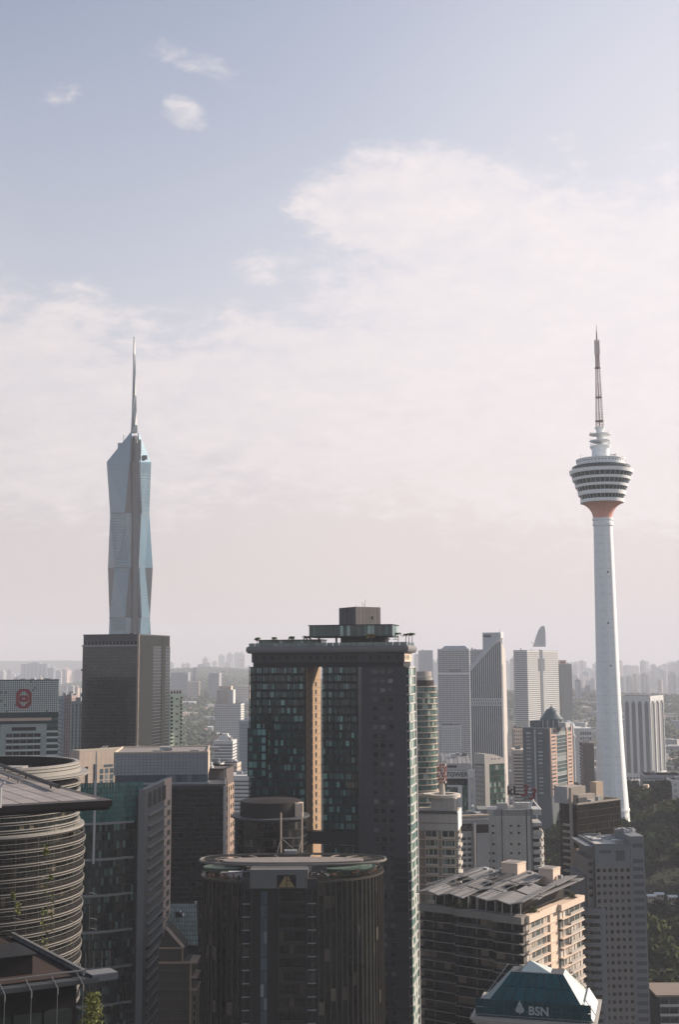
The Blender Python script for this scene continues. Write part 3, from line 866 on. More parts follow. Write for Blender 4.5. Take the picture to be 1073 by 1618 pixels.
    def palm(px, py_top, rad, y, lab, m=pf, dens=26):
        base = Vector((X(px), y, ztop)); ht = max(1.5, z(py_top) - ztop - rad * .35)
        M = Matrix.Translation(r.location) @ Matrix.Rotation(r.rotation_euler[2], 4, 'Z')
        bw = M @ Vector((base.x, base.y, ztop))
        root = empty('palm_tree', bw); tag(root, lab, 'palm tree', 'palms on the hotel roof terrace')
        MB().tube((0, 0, 0), (.1, 0, ht), .16, 6, .11).build('trunk', tk, root)
        rg = random.Random(int(px)); mb = MB()
        for i in range(dens):
            a = rg.uniform(0, 6.28); up = rg.uniform(-.1, .95); ln = rad * rg.uniform(.8, 1.15)
            pr = None
            for s in range(6):
                t = s / 5
                c = Vector((math.cos(a) * ln * t, math.sin(a) * ln * t, ht + ln * (up * t * .8 - .75 * t * t)))
                wv = Vector((-math.sin(a), math.cos(a), 0)) * (.22 * math.sin(math.pi * (t * .9 + .08)) * rad)
                dr = Vector((0, 0, -.12 * rad * (t > 0)))
                row = [c - wv + dr, c, c + wv + dr]
                if pr: mb.add(pr + row, [(0, 1, 4, 3), (1, 2, 5, 4)])
                pr = row
        mb.build('crown', m, root)
    for px, py, rr, lab in ((405, 1003.5, 1.35, 'leftmost small palm at the left end of the hotel roof'), (432.5, 1003, 1.4, 'second small palm from the left end of the hotel roof'),
                            (459.5, 1002, 1.4, 'third small palm from the left end of the hotel roof'), (484, 1001.5, 1.7, 'dark wide palm just left of the floating glass box')):
        palm(px, py, rr, -d/2 + 1.2, lab)
    palm(588, 999.5, 2.0, -d/2 - 2.2, 'yellowed bushy palm in front of the floating glass box', pf2, 46)
    for px, py, rr, lab in ((630.5, 998.5, 1.35, 'single green palm between the parasols and the end of the hotel roof'), (642.5, 1000, 1.25, 'left one of three palms at the right end of the hotel roof'),
                            (647.5, 999.5, 1.2, 'middle one of three palms at the right end of the hotel roof'), (652.5, 999, 1.3, 'right one of three palms at the right end of the hotel roof')):
        palm(px, py, rr, -d/2 - 1.4, lab)
hotel()

# ================================================================== the tower with the oval helipad
def helipad_tower():
    Y = 353.0; k = Y / FPX
    c = at(460, 1395, Y)
    root = empty('helipad_tower', (c.x, Y + 14, 0)); 
    tag(root, 'brown tower with rounded ribbed glass ends and an oval helipad on top', 'tower')
    def z(py): return zat(460, py, Y)
    def x(px): return at(px, 1395, Y).x - c.x
    clad = mat('umber_cladding', (0.020, 0.021, 0.021), 0.6, var=0.08, streak=0.05)
    clad2 = mat('umber_panel', (0.034, 0.031, 0.031), 0.6, streak=0.05)
    gl = glass('ribbed_glass', (0.006, 0.008, 0.008), isl=0.6, rough=0.06, alt=(0.07, 0.065, 0.05), alt_p=0.08, spec=.45)
    rb = mat('bronze_rib', (0.085, 0.078, 0.068), 0.35, 0.6)
    ztop = z(1392)
    fh = 19.5 * k
    # rounded ends, each storey its own ring of glass
    ends = [(x(312) + 13.2, 13.2, R(95), R(270), 24), (x(609) - 20.0, 20.0, R(-92), R(82), 36)]
    nf = 24
    for cx, rr, a0, a1, n in ends:
        cyy = rr - 14
        MB().ring(cx, cyy, rr - 1.5, rr - .4, 0, ztop - .2, 0, 2*math.pi, 48).build('curved_core', BLACK, root)
        pan = []
        mb = MB()
        zb = z(1640)
        for i in range(n):
            b0, b1 = a0 + (a1 - a0) * i / n, a0 + (a1 - a0) * (i + 1) / n
            for j in range(14):
                zt = ztop - .6 - j * fh
                p, q = (cx + math.cos(b0 + .006) * rr, cyy + math.sin(b0 + .006) * rr), (cx + math.cos(b1 - .006) * rr, cyy + math.sin(b1 - .006) * rr)
                p2, q2 = (cx + math.cos(b0 + .006) * (rr - .2), cyy + math.sin(b0 + .006) * (rr - .2)), (cx + math.cos(b1 - .006) * (rr - .2), cyy + math.sin(b1 - .006) * (rr - .2))
                mb.prism([p, q, q2, p2], zt - fh + .08, zt)
        mb.build('window', gl, root, kind='stuff')
        MB().ring(cx, cyy, rr - .5, rr - .1, 0, ztop - .6 - 14 * fh, a0, a1, n).build('lower_glass', gl, root)
        for i in range(n + 1):
            b0 = a0 + (a1 - a0) * i / n
            o = piece('rib', rb, root, (-.13, .13, -.06, .30, 0, ztop - .5))
            o.location = (cx + math.cos(b0) * (rr + .1), cyy + math.sin(b0) * (rr + .1), (ztop - .5) / 2); o.rotation_euler = (0, 0, b0 - math.pi/2)
        MB().ring(cx, cyy, rr - 2.4, rr + .35, ztop - .5, ztop, a0 - .3, a1 + .1, 40).build('terrace_edge', rb, root)
        MB().ring(cx, cyy, .3, rr - .3, ztop - 1.0, ztop - .52, 0, 2*math.pi, 40).build('terrace_floor', ROOFGREY, root)
        # rail posts round the terrace
        mb = MB()
        for i in range(30):
            b0 = a0 + (a1 - a0) * i / 29
            mb.tube((cx + math.cos(b0) * rr, cyy + math.sin(b0) * rr, ztop), (cx + math.cos(b0) * rr, cyy + math.sin(b0) * rr, ztop + 1.0), .04, 4)
        mb.ring(cx, cyy, rr - .04, rr + .04, ztop + .95, ztop + 1.03, a0, a1, 40)
        mb.build('terrace_rail', rb, root)
    x0, x1 = x(381), x(501)
    MB().box(x0, x1, -14, 14, 0, ztop - .2).build('core_wall', clad, root)
    MB().box(x(395), x(487), -14.6, -6, z(1403) , z(1373.5)).build('roof_panel', mat('pale_roof_panel', (.13, .13, .128), .6, streak=.08), root)
    # emblem in a dark square: two gold wedges
    e0, e1, f0, f1 = x(438), x(468), z(1402), z(1382)
    MB().box(e0, e1, -14.75, -14.5, f0, f1).build('emblem_plate', BLACK, root)
    gold = mat('dull_gold', (.22, .17, .08), .5)
    xm = (e0 + e1) / 2
    def wedge(pts): 
        n = len(pts)
        MB().add([(p[0], -14.85, p[1]) for p in pts] + [(p[0], -14.7, p[1]) for p in pts], [tuple(range(n)), tuple(range(2*n - 1, n - 1, -1))] + [(i, n + i, n + (i+1) % n, (i+1) % n) for i in range(n)]).build('emblem', gold, root, fix=True)
    hh = f1 - f0
    wedge([(e0 + .35, f0 + .15), (xm - .12, f0 + .15), (xm - .12, f1 - .3), (xm - .5, f1 - .3)])
    wedge([(xm + .12, f0 + .15), (e1 - .35, f0 + .15), (xm + 1.25, f0 + hh * .52), (xm + .12, f0 + hh * .52)])
    wedge([(xm + .12, f0 + hh * .58), (xm + 1.1, f0 + hh * .58), (xm + .5, f1 - .3), (xm + .12, f1 - .3)])
    # window slots in the flat front: recessed dark rows, a narrow glass strip, ledges
    for i in range(13):
        zt = z(1409) - i * fh
        piece('window_recess', BLACK, root, (x(440), x(481.5), -14.1, -13.5, zt - 2.6, zt - .05))
        for j in range(5):
            xx = x(440) + (x(481.5) - x(440)) * j / 5
            piece('window', gl, root, (xx + .08, xx + (x(481.5) - x(440)) / 5 - .08, -14.16, -14.05, zt - 2.45, zt - .2))
        piece('spandrel', clad2, root, (x(440), x(481.5), -14.45, -13.9, zt - fh + .05, zt - 2.6))
        for a, q in ((x(412), x(417)), (x(417.3), x(422))):
            piece('strip_window', GL_BLUE, root, (a, q, -14.14, -13.9, zt - fh + .3, zt + .1))
        for a, q in ((x(383), x(394.5)), (x(486), x(499))):
            piece('ledge', GREY, root, (a, q, -15.1, -14, zt - fh * .9, zt - fh * .9 + .14))
            piece('ledge_window', GL_DARK, root, (a + .3, q - .3, -14.16, -14, zt - fh * .8, zt - fh * .2))
    for a, q in ((x(381), x(395)), (x(486), x(501))):
        MB().box(a, q, -14.9, -10, z(1405), z(1388)).build('corner_box', clad2, root)
    for a in (395.5, 439, 483): MB().box(x(a), x(a) + .5, -14.6, -14, 0, z(1403.5)).build('pier', clad2, root)
    # cradle boxes and equipment on the terraces
    for px0, px1, p0, p1 in ((345, 356, 1395, 1384), (357, 380, 1392, 1383), (482, 491, 1384, 1372), (497, 503, 1400, 1386)):
        piece('equipment_box', PLANT, root, (x(px0), x(px1), -8, -6, z(p0), z(p1)))
    MB().tube((x(352), -8, z(1385)), (x(392), -8, z(1382)), .22, 6).build('crane_arm', STEEL, root)
    # green terrace canopies below the helipad
    can = mat('green_canopy', (.10, .14, .11), .5, var=.2)
    for cx, rr, sy in ((x(346), x(380) - x(346), .7), (x(545), 52 * k, .72)):
        mb = MB().lathe([(.3, z(1378)), (rr * .96, z(1379.5)), (rr, z(1381)), (rr * .86, z(1388)), (.3, z(1388))], 44)
        mb.v = [(vx + cx, vy * sy - 1, vz) for vx, vy, vz in mb.v]
        mb.build('terrace_canopy', can, root, smooth=True)
        MB().ring(cx, -1, 0.5, rr * .7, ztop - .5, z(1388), n=30, sy=sy).build('terrace_bar', BLACK, root)
    # planting and chairs on the right-hand terrace
    rg = random.Random(6); mb = MB(); mb2 = MB(); mb3 = MB()
    for i in range(230):
        a = rg.uniform(R(-100), R(40)); q = rg.uniform(.74, .97) * 20.0
        cx2, cy2, cz = ends[1][0] + math.cos(a) * q, 6 + math.sin(a) * q, ztop + rg.uniform(.1, 1.9)
        t = rg.uniform(.18, .5); (mb if i % 3 else (mb2 if i % 2 else mb3)).box(cx2 - t, cx2 + t, cy2 - t*.6, cy2 + t*.6, cz - t*.8, cz + t*.5)
    mb.build('planting', mat('terrace_planting', (.05, .055, .03), .8, isl=.5), root, kind='stuff')
    mb2.build('furniture', mat('terrace_furniture', (.28, .10, .06), .7, isl=.6), root, kind='stuff'); mb3.build('furniture', mat('terrace_furniture_pale', (.3, .3, .29), .7, isl=.5), root, kind='stuff')
    for i in range(26):
        a = rg.uniform(R(150), R(265)); q = rg.uniform(.8, .96) * 13.2
        cx2, cy2 = ends[0][0] + math.cos(a) * q, -.8 + math.sin(a) * q
        piece('planter', mat('planter_clay', (.12, .07, .05), .8, obj=.4), root, (cx2 - .3, cx2 + .3, cy2 - .3, cy2 + .3, ztop, ztop + rg.uniform(.6, 1.6)))
    # helipad: oval deck, safety net ring, tubes, brackets
    zh = z(1370); hx, hy = x(607) - x(460) + 1.0, 10.0; cx = x(460)
    def oval(f, zz, n=72, e=2.6):
        out = []
        for i in range(n):
            a = 2 * math.pi * i / n; ca, sa = math.cos(a), math.sin(a)
            out.append(Vector((cx + hx * f * abs(ca) ** (2/e) * (1 if ca > 0 else -1), hy * f * abs(sa) ** (2/e) * (1 if sa > 0 else -1), zz)))
        return out
    dk = [Vector((cx + (p.x - cx) * .95, p.y * .62, 0)) for p in oval(.80, 0)]
    MB().prism([(p.x, p.y) for p in dk], zh - .7, zh - .1).build('helipad_deck', mat('helipad_deck', (.20, .175, .16), .85, var=.35, scale=.3), root)
    p0 = oval(1.0, zh)
    mb = MB()
    for i in range(len(p0)): mb.tube(p0[i], p0[(i+1) % len(p0)], .36, 6)
    mb.build('helipad_rim', mat('rim_metal', (.17, .155, .14), .5), root)
    mb = MB(); q0, q1 = oval(.84, zh + .15, 144), oval(.96, zh + .35, 144)
    for i in range(144):
        mb.tube(q0[i], q1[i], .05, 3); mb.tube(q0[i], q0[(i+1) % 144], .08, 4); mb.tube(q1[i], q1[(i+1) % 144], .08, 4)
    mb.build('safety_net', rb, root)
    q0, q1 = oval(.80, zh - .5, 22), oval(1.0, zh - .2, 22)
    for i in range(22): MB().tube(q0[i], q1[i], .2, 5).build('bracket', CREAM, root)
    q0 = oval(.62, zh - .7, 10)
    for p in q0: MB().tube((p.x, p.y * .8, ztop - 1), (p.x, p.y * .8, zh - .6), .3, 6).build('helipad_column', rb, root)
    MB().box(cx - 12, cx + 10, -7, 7, ztop - 1, zh - .72).build('plant_room', DARKGREY, root)
    # gantry of two posts behind the deck
    gm = mat('gantry_paint', (.38, .33, .27), .6)
    mb = MB(); yb = 13
    zg_ = lambda p: zat(455, p, Y + 27)
    za, zb, zm = zh - .5, zg_(1284), zg_(1324)
    for xx in (x(436.5), x(472.5)):
        mb.tube((xx, yb, za), (xx, yb, zb), .24, 6); mb.tube((xx - 1.2, yb - 1.5, za), (xx, yb, zm), .14, 5)
    mb.tube((x(436.5), yb, zm), (x(472.5), yb, zm), .12, 5); mb.tube((x(436.5), yb, zm), (x(463), yb, zg_(1345)), .1, 5)
    mb.build('gantry', gm, root)
    MB().box(x(443), x(464), 9, 12, zh - .1, zg_(1341)).build('control_cabin', PLANT, root)
    MB().tube((x(351), 6, zh - .3), (x(351), 6, zat(351, 1250, Y + 20)), .16, 5).build('lightning_rod', STEEL, root)
helipad_tower()

# ================================================================== dark round block in front of the hotel
def round_block():
    Y = 425.0; k = Y / FPX; c = at(424, 1300, Y)
    root = empty('round_office_block', (c.x, Y + 14, 0)); tag(root, 'dark round office block with drum roof, between helipad and hotel', 'office block')
    z = lambda p: zat(424, p, Y + 10); rr = 57 * k
    gl = glass('black_glass', (.006, .007, .008), isl=.4, alt=(.05, .05, .045), alt_p=.12)
    MB().lathe([(rr - .5, 0), (rr - .5, z(1300)), (.1, z(1300))], 56).build('core', BLACK, root)
    for i in range(14):
        zt = z(1294) - i * 12.5 * k
        MB().ring(0, 0, rr - .6, rr + .15, zt - .5, zt, n=56).build('floor_band', mat('smoked_band', (.02, .02, .021), .4), root)
    mb = MB()
    for i in range(56):
        a, b = 2*math.pi*(i + .05)/56, 2*math.pi*(i + .95)/56
        for j in range(14):
            zt = z(1294) - j * 12.5 * k - .5
            mb.prism([(math.cos(a)*rr, math.sin(a)*rr), (math.cos(b)*rr, math.sin(b)*rr), (math.cos(b)*(rr-.2), math.sin(b)*(rr-.2)), (math.cos(a)*(rr-.2), math.sin(a)*(rr-.2))], zt - 12.5*k + .55, zt)
    mb.build('window', gl, root, kind='stuff')
    MB().ring(0, 0, rr - 4, rr + 1.2, z(1292), z(1289.5), n=56).build('roof_rim', DARKGREY, root)
    MB().lathe([(rr * .86, z(1290)), (rr * .86, z(1266.5)), (rr * .8, z(1265.5)), (.1, z(1264))], 56).build('roof_drum', mat('drum_brown', (.022, .020, .020), .7, var=.2), root, smooth=True)
    MB().box(rr * .70, rr * .92, -rr * .55, -rr * .2, z(1291), z(1268)).build('stair_tower', CREAM, root)
round_block()
# ================================================================== round banded tower at the left edge
def banded_tower():
    Y = 300.0; k = Y / FPX
    c = at(-28, 1300, Y + 24)
    root = empty('round_banded_tower', (c.x, c.y, 0)); tag(root, 'round tower with thin cream bands and a hollow ring on its roof', 'tower')
    z = lambda p: zat(60, p, Y)
    band = mat('cream_band', (.26, .245, .225), .5, streak=.06)
    gl = glass('banded_glass', (.006, .009, .008), isl=.6, alt=(.07, .065, .045), alt_p=.15)
    fl = mat('balcony_floor', (.022, .02, .019), .8)
    k2 = c.y / FPX
    r_up, r_lo = (118 + 28) * k2, (128 + 28) * k2
    A0, A1, NS = R(-125), R(75), 60
    def ringo(nm, r0, r1, z0, z1, m, par=root): return MB().ring(0, 0, r0, r1, z0, z1, A0, A1, NS).build(nm, m, par, smooth=True)
    MB().lathe([(r_up - 1.2, 0), (r_up - 1.2, z(1245)), (.1, z(1245))], 72).build('core', BLACK, root)
    def glassring(rr, z0, z1, n=64):
        mb = MB()
        for i in range(n):
            a, b = A0 + (A1 - A0)*(i + .04)/n, A0 + (A1 - A0)*(i + .96)/n
            mb.prism([(math.cos(a)*rr, math.sin(a)*rr), (math.cos(b)*rr, math.sin(b)*rr), (math.cos(b)*(rr-.2), math.sin(b)*(rr-.2)), (math.cos(a)*(rr-.2), math.sin(a)*(rr-.2))], z0, z1)
        mb.build('window', gl, root, kind='stuff')
    # plain storeys with twin bands (front rows in the photo)
    for py in (1252, 1264.5, 1277.5, 1290.5, 1303, 1315.5):
        zz = z(py)
        ringo('floor_band', r_up - .5, r_up + .2, zz - .10, zz + .12, band); ringo('floor_band', r_up - .5, r_up + .12, zz - .66, zz - .5, band)
        glassring(r_up - .3, zz - 1.95, zz - .78)
        glassring(r_up - .35, zz - .5, zz - .14)
    # balcony storeys: slab edge, two rails, recessed glass
    for i, py in enumerate((1347, 1369.5, 1392.5, 1415.5, 1438, 1461, 1484, 1507, 1530, 1553, 1576, 1599, 1622)):
        zz = z(py); rr = r_lo - .055 * i
        sl = ringo('balcony_slab', r_up - 1.2, rr - .1, zz - .75, zz + .06, fl)
        ringo('slab_edge', rr - .12, rr + .04, zz - .10, zz + .10, band, sl); ringo('slab_edge', rr - .14, rr - .02, zz - .70, zz - .56, band, sl)
        o = ringo('balcony_rail', rr - .40, rr - .32, zz + 1.55, zz + 1.63, band)
        ringo('rail', rr - .40, rr - .32, zz + .85, zz + .91, RAILDARK, o)
        glassring(r_up - .9, zz + .2, zz + 3.1)
        mb = MB()
        for j in range(46):
            a = A0 + (A1 - A0) * j / 45
            mb.tube((math.cos(a)*(rr - .35), math.sin(a)*(rr - .35), zz + .1), (math.cos(a)*(rr - .35), math.sin(a)*(rr - .35), zz + 1.58), .04, 4)
        mb.build('rail_post', RAILDARK, o, kind='stuff')
    ringo('terrace_wall', r_up - .6, r_lo - .4, z(1327), z(1323), band); ringo('terrace_floor', r_up - .6, r_lo - .45, z(1330), z(1327), fl)
    # roof: projecting ledge and the hollow ring parapet
    MB().ring(0, 0, r_up - 8, r_lo + .6, z(1236), z(1234), n=96).build('roof_ledge', band, root, smooth=True)
    MB().ring(0, 0, r_up - 8, r_lo + .2, z(1239), z(1237.4), n=96).build('roof_ledge', band, root, smooth=True)
    MB().lathe([(.1, z(1233)), (r_up - 3, z(1233))], 60).build('roof_floor', fl, root)
    for p0, p1, rr in ((1233.5, 1226.5, r_up + .1), (1225.4, 1221.5, r_up - .1), (1220.4, 1216.5, r_up - .35)):
        MB().ring(0, 0, rr - 1.0, rr, z(p0), z(p1), n=96).build('roof_ring', band, root, smooth=True)
    MB().ring(0, 0, r_up - 2.2, r_up - 1.4, z(1233), z(1217), n=80).build('inner_ring', fl, root, smooth=True)
    MB().box(6, 12, -8, -2, z(1233), z(1221)).build('roof_hut', band, root)
banded_tower()

# ================================================================== near building: wide flat roof and terrace below with wires and creepers
def near_building():
    root = empty('terrace_building', (-44, 165, 0)); tag(root, 'nearest building with wide flat overhanging roof, wired terrace and creepers', 'building')
    W = Matrix.Translation((44, -165, 0))
    def P(px, py, Y): return W @ at(px, py, Y)
    tile = mat('roof_paver', (.24, .215, .205), .8, obj=.10, var=.15, scale=.5)
    fas = mat('fascia_black', (.018, .017, .017), .5)
    deckm = mat('roof_margin', (.05, .046, .044), .6)
    frame = mat('trellis_steel', (.16, .155, .15), .45, .3)
    # roof: corner at the right, near edge runs left, far edge recedes; ground truth from its four edges
    zt = at(177, 1270, 172).z
    def on_plane(px, py):
        d = CM.to_3x3() @ Vector(((px - PW/2) / FPX, (PH/2 - py) / FPX, -1.0)); t = (zt - CAMZ) / d.z
        return W @ Vector((d.x * t, d.y * t, zt))
    cr, nl, fl_ = on_plane(177, 1264), on_plane(-60, 1277.5), on_plane(0, 1216.5)
    en = (nl - cr); ef = (fl_ - cr)
    ln, lf = en.length, ef.length; en.normalize(); ef.normalize()
    def Q(s, t, zz): q = cr + en * s + ef * t; return (q.x, q.y, zz)
    def slab(nm, s0, s1, t0, t1, za, zb, m, par=root):
        mb = MB().add([Q(s0, t0, za), Q(s1, t0, za), Q(s1, t1, za), Q(s0, t1, za), Q(s0, t0, zb), Q(s1, t0, zb), Q(s1, t1, zb), Q(s0, t1, zb)],
                      [(0, 3, 2, 1), (4, 5, 6, 7), (0, 1, 5, 4), (1, 2, 6, 5), (2, 3, 7, 6), (3, 0, 4, 7)])
        return mb.build(nm, m, par, fix=True)
    Ln, Lf = ln + 14, lf + 6
    roof = slab('roof', 0, Ln, 0, Lf, zt - .9, zt - .05, fas)
    slab('roof_soffit', .25, Ln, .3, Lf - .3, zt - 1.35, zt - .9, fas)
    # margin strip and pavers
    slab('margin', .02, Ln, .02, 1.6, zt - .05, zt, deckm, roof); slab('margin', .02, 1.3, 1.62, Lf, zt - .05, zt, deckm, roof)
    nu, nv = 12, 11
    for i in range(nu):
        for j in range(nv):
            s0, s1 = 1.35 + (Ln - 1.4) * i / nu, 1.35 + (Ln - 1.4) * (i + 1) / nu
            t0, t1 = 1.65 + (Lf - 1.7) * j / nv, 1.65 + (Lf - 1.7) * (j + 1) / nv
            slab('paver', s0 + .1, s1 - .1, t0 + .1, t1 - .1, zt - .05, zt + .06, tile, roof)
    # two pipes lying on the roof
    for a, b, rr, m in ((on_plane(-10, 1211), on_plane(92, 1251), .32, deckm), (on_plane(-10, 1224), on_plane(33, 1239), .26, tile)):
        mb = MB().tube((a.x, a.y, zt + .75), (b.x, b.y, zt + .75), rr, 8)
        for t in (.2, .55, .9):
            q = a + (b - a) * t; mb.box(q.x - .12, q.x + .12, q.y - .12, q.y + .12, zt, zt + .75)
        mb.build('roof_pipe', m, root)
    # supporting body, left of the frame
    MB().box(-60, -16.6, -5, 40, 0, zt - 1.3).build('wall', fas, root)
    # camera mast standing at the roof's left
    mp = P(2, 1195, 168)
    mb = MB().tube((mp.x, mp.y, zt), (mp.x, mp.y, zt + 2.6), .2, 6).tube((mp.x - .3, mp.y, zt + 2.4), (mp.x + .5, mp.y, zt + 3.4), .14, 5)
    mb.build('roof_mast', PALE, root)
    # terrace below: floor slab with steel edge, outrigger brackets, rails, wires and creepers
    ztz = at(130, 1535, 150).z
    def tp(px, py, zz=ztz):
        d = CM.to_3x3() @ Vector(((px - PW/2) / FPX, (PH/2 - py) / FPX, -1.0)); t = (zz - CAMZ) / d.z
        return W @ Vector((d.x * t, d.y * t, zz))
    A, B, C2 = tp(133, 1532), tp(-30, 1552), tp(27, 1477)            # corner, front-left, back
    eu, ev = (B - A).normalized(), (C2 - A).normalized()
    def T(s, t, zz): q = A + eu * s + ev * t; return Vector((q.x, q.y, zz))
    def tb(nm, s0, s1, t0, t1, za, zb, m, par=root):
        mb = MB().add([T(s0, t0, za), T(s1, t0, za), T(s1, t1, za), T(s0, t1, za), T(s0, t0, zb), T(s1, t0, zb), T(s1, t1, zb), T(s0, t1, zb)],
                      [(0, 3, 2, 1), (4, 5, 6, 7), (0, 1, 5, 4), (1, 2, 6, 5), (2, 3, 7, 6), (3, 0, 4, 7)])
        return mb.build(nm, m, par, fix=True)
    D = (C2 - A).length + 2
    tm = mat('terrace_timber', (.040, .028, .024), .8, var=.3)
    tb('terrace_roof', -1.2, 24, -1.4, D, ztz - 1.3, ztz - .75, mat('slab_grey', (.05, .055, .06), .6))
    tb('terrace_deck', .3, 24, .2, D, ztz - .74, ztz - .6, tm)
    tb('parapet_beam', -.2, .25, 0, D, ztz - .25, ztz, frame); tb('parapet_wall', -.05, .1, .1, D, ztz - .74, ztz - .27, GREY)
    tb('parapet_beam', .25, 24, -.12, .12, ztz - .15, ztz, frame)
    for i in range(7):
        s = 1.0 + i * 3.05
        mb = MB().tube(T(s, .1, ztz - .2), T(s, -2.2, ztz - 1.2), .09, 5).tube(T(s, -2.2, ztz - 1.2), T(s, -2.2, ztz - 1.9), .09, 5)
        mb.build('outrigger', frame, root)
        MB().tube(T(s, -2.2, ztz - 1.5), T(s, -2.2, ztz - 14), .028, 4).build('wire', STEEL, root)
    for i in range(13):
        t = 1 + i * D / 13
        MB().tube(T(.1, t, ztz - .7), T(.1, t, ztz + .0), .07, 4).build('parapet_post', frame, root)
    tb('terrace_hut', 5.0, 24, 3.5, 10, ztz - .6, ztz + 1.6, fas); tb('hut_roof', 4.6, 24, 3.0, 10.5, ztz + 1.6, ztz + 1.8, BLACK)
    # facade under the terrace
    tb('lower_wall', .8, 24, .3, D, 0, ztz - 1.3, fas)
    for i in range(6):
        s0 = 1.3 + i * 3.6
        for j in range(5):
            zz = ztz - 4.2 - j * 4.0
            tb('window', s0 + .1, s0 + 3.4, .1, .32, zz - 3.3, zz, glass('terrace_glass', (.03, .036, .034), isl=0, obj=.5))
    # wings of the corner: little glass canopy
    tb('corner_canopy', -3.6, -.4, -1.3, 1.2, ztz - .55, ztz - .42, mat('canopy_pale', (.13, .13, .135), .4)); tb('corner_fascia', -3.6, -.4, -1.36, -1.28, ztz - 1.25, ztz - .5, mat('canopy_blue', (.08, .09, .105), .4))
    for s in (-3.6, -2.6, -1.6, -.6): MB().tube(T(s, 1.2, ztz - .5), T(s, 1.2, ztz + 1.6), .04, 4).build('canopy_post', frame, root)
    # tall wires from the roof to the terrace with struts, creepers climbing them
    cm = mat('creeper_leaf', (.11, .12, .035), .7, isl=.6)
    rg = random.Random(21)
    wires = [(22, 1400, 1560), (40, 1300, 1545), (60, 1290, 1500), (73, 1300, 1520), (85, 1300, 1530), (95, 1300, 1535), (105, 1310, 1535), (115, 1320, 1545), (141, 1385, 1618)]
    for i, (px, pa, pb) in enumerate(wires):
        Yw = 172
        a, b = P(px + (.5 if i % 2 else 0), pa, Yw), P(px, pb, Yw)
        if px < 120: a.z = zt - 1.3
        MB().tube(a, b, .022, 4).build('wire', frame, root)
    for px, py in ((60, 1362), (141, 1410), (141, 1450), (110, 1455), (141, 1466), (60, 1384), (20, 1450)):
        a = P(px, py, 172); MB().tube(a, a + Vector((.9, .5, -.35)), .03, 4).build('strut', PALE, root)
    def creeper(name, spots, n, sp, size, lab):
        mb = MB()
        for px, p0, p1 in spots:
            for i in range(n):
                q = P(px + rg.gauss(0, sp), rg.uniform(p0, p1), 171.6 + rg.uniform(-.3, .3)); s = size * rg.uniform(.5, 1.3)
                u = Vector((rg.uniform(-1, 1), rg.uniform(-1, 1), rg.uniform(-.6, .6))).normalized() * s; v = u.orthogonal().normalized() * s * .6
                mb.add([q - u, q + v, q + u, q - v], [(0, 1, 2, 3)])
        o = mb.build(name, cm); o.location = root.location
        tag(o, lab, 'plant', 'creepers on the wires')
    creeper('climbing_plant', [(72, 1335, 1352), (73, 1384, 1530)], 70, 1.8, .22, 'creeper on the wire nearest the middle of the banded tower')
    creeper('climbing_plant', [(20, 1410, 1422), (27, 1425, 1446)], 60, 2.0, .22, 'small creeper on the wire left of the banded tower')
    creeper('climbing_plant', [(80, 1383, 1390), (81, 1400, 1470), (67, 1435, 1500)], 60, 1.6, .20, 'longer creeper right of the other two, in front of the banded tower')
    bush = []
    mb = MB()
    for i in range(1500):
        t = rg.random(); q = P(146 + rg.gauss(0, 5 + 4 * t), 1568 + 60 * t, 150 + rg.uniform(-1.2, 1.2)); s = .2 * rg.uniform(.4, 1.3)
        u = Vector((rg.uniform(-1, 1), rg.uniform(-1, 1), rg.uniform(-1, .4))).normalized() * s; v = u.orthogonal().normalized() * s * .5
        mb.add([q - u, q + v, q + u, q - v], [(0, 1, 2, 3)])
    o = mb.build('hanging_plant', cm); o.location = root.location
    tag(o, 'yellow-green bush hanging at the terrace corner, bottom left', 'plant', 'creepers on the wires')
near_building()

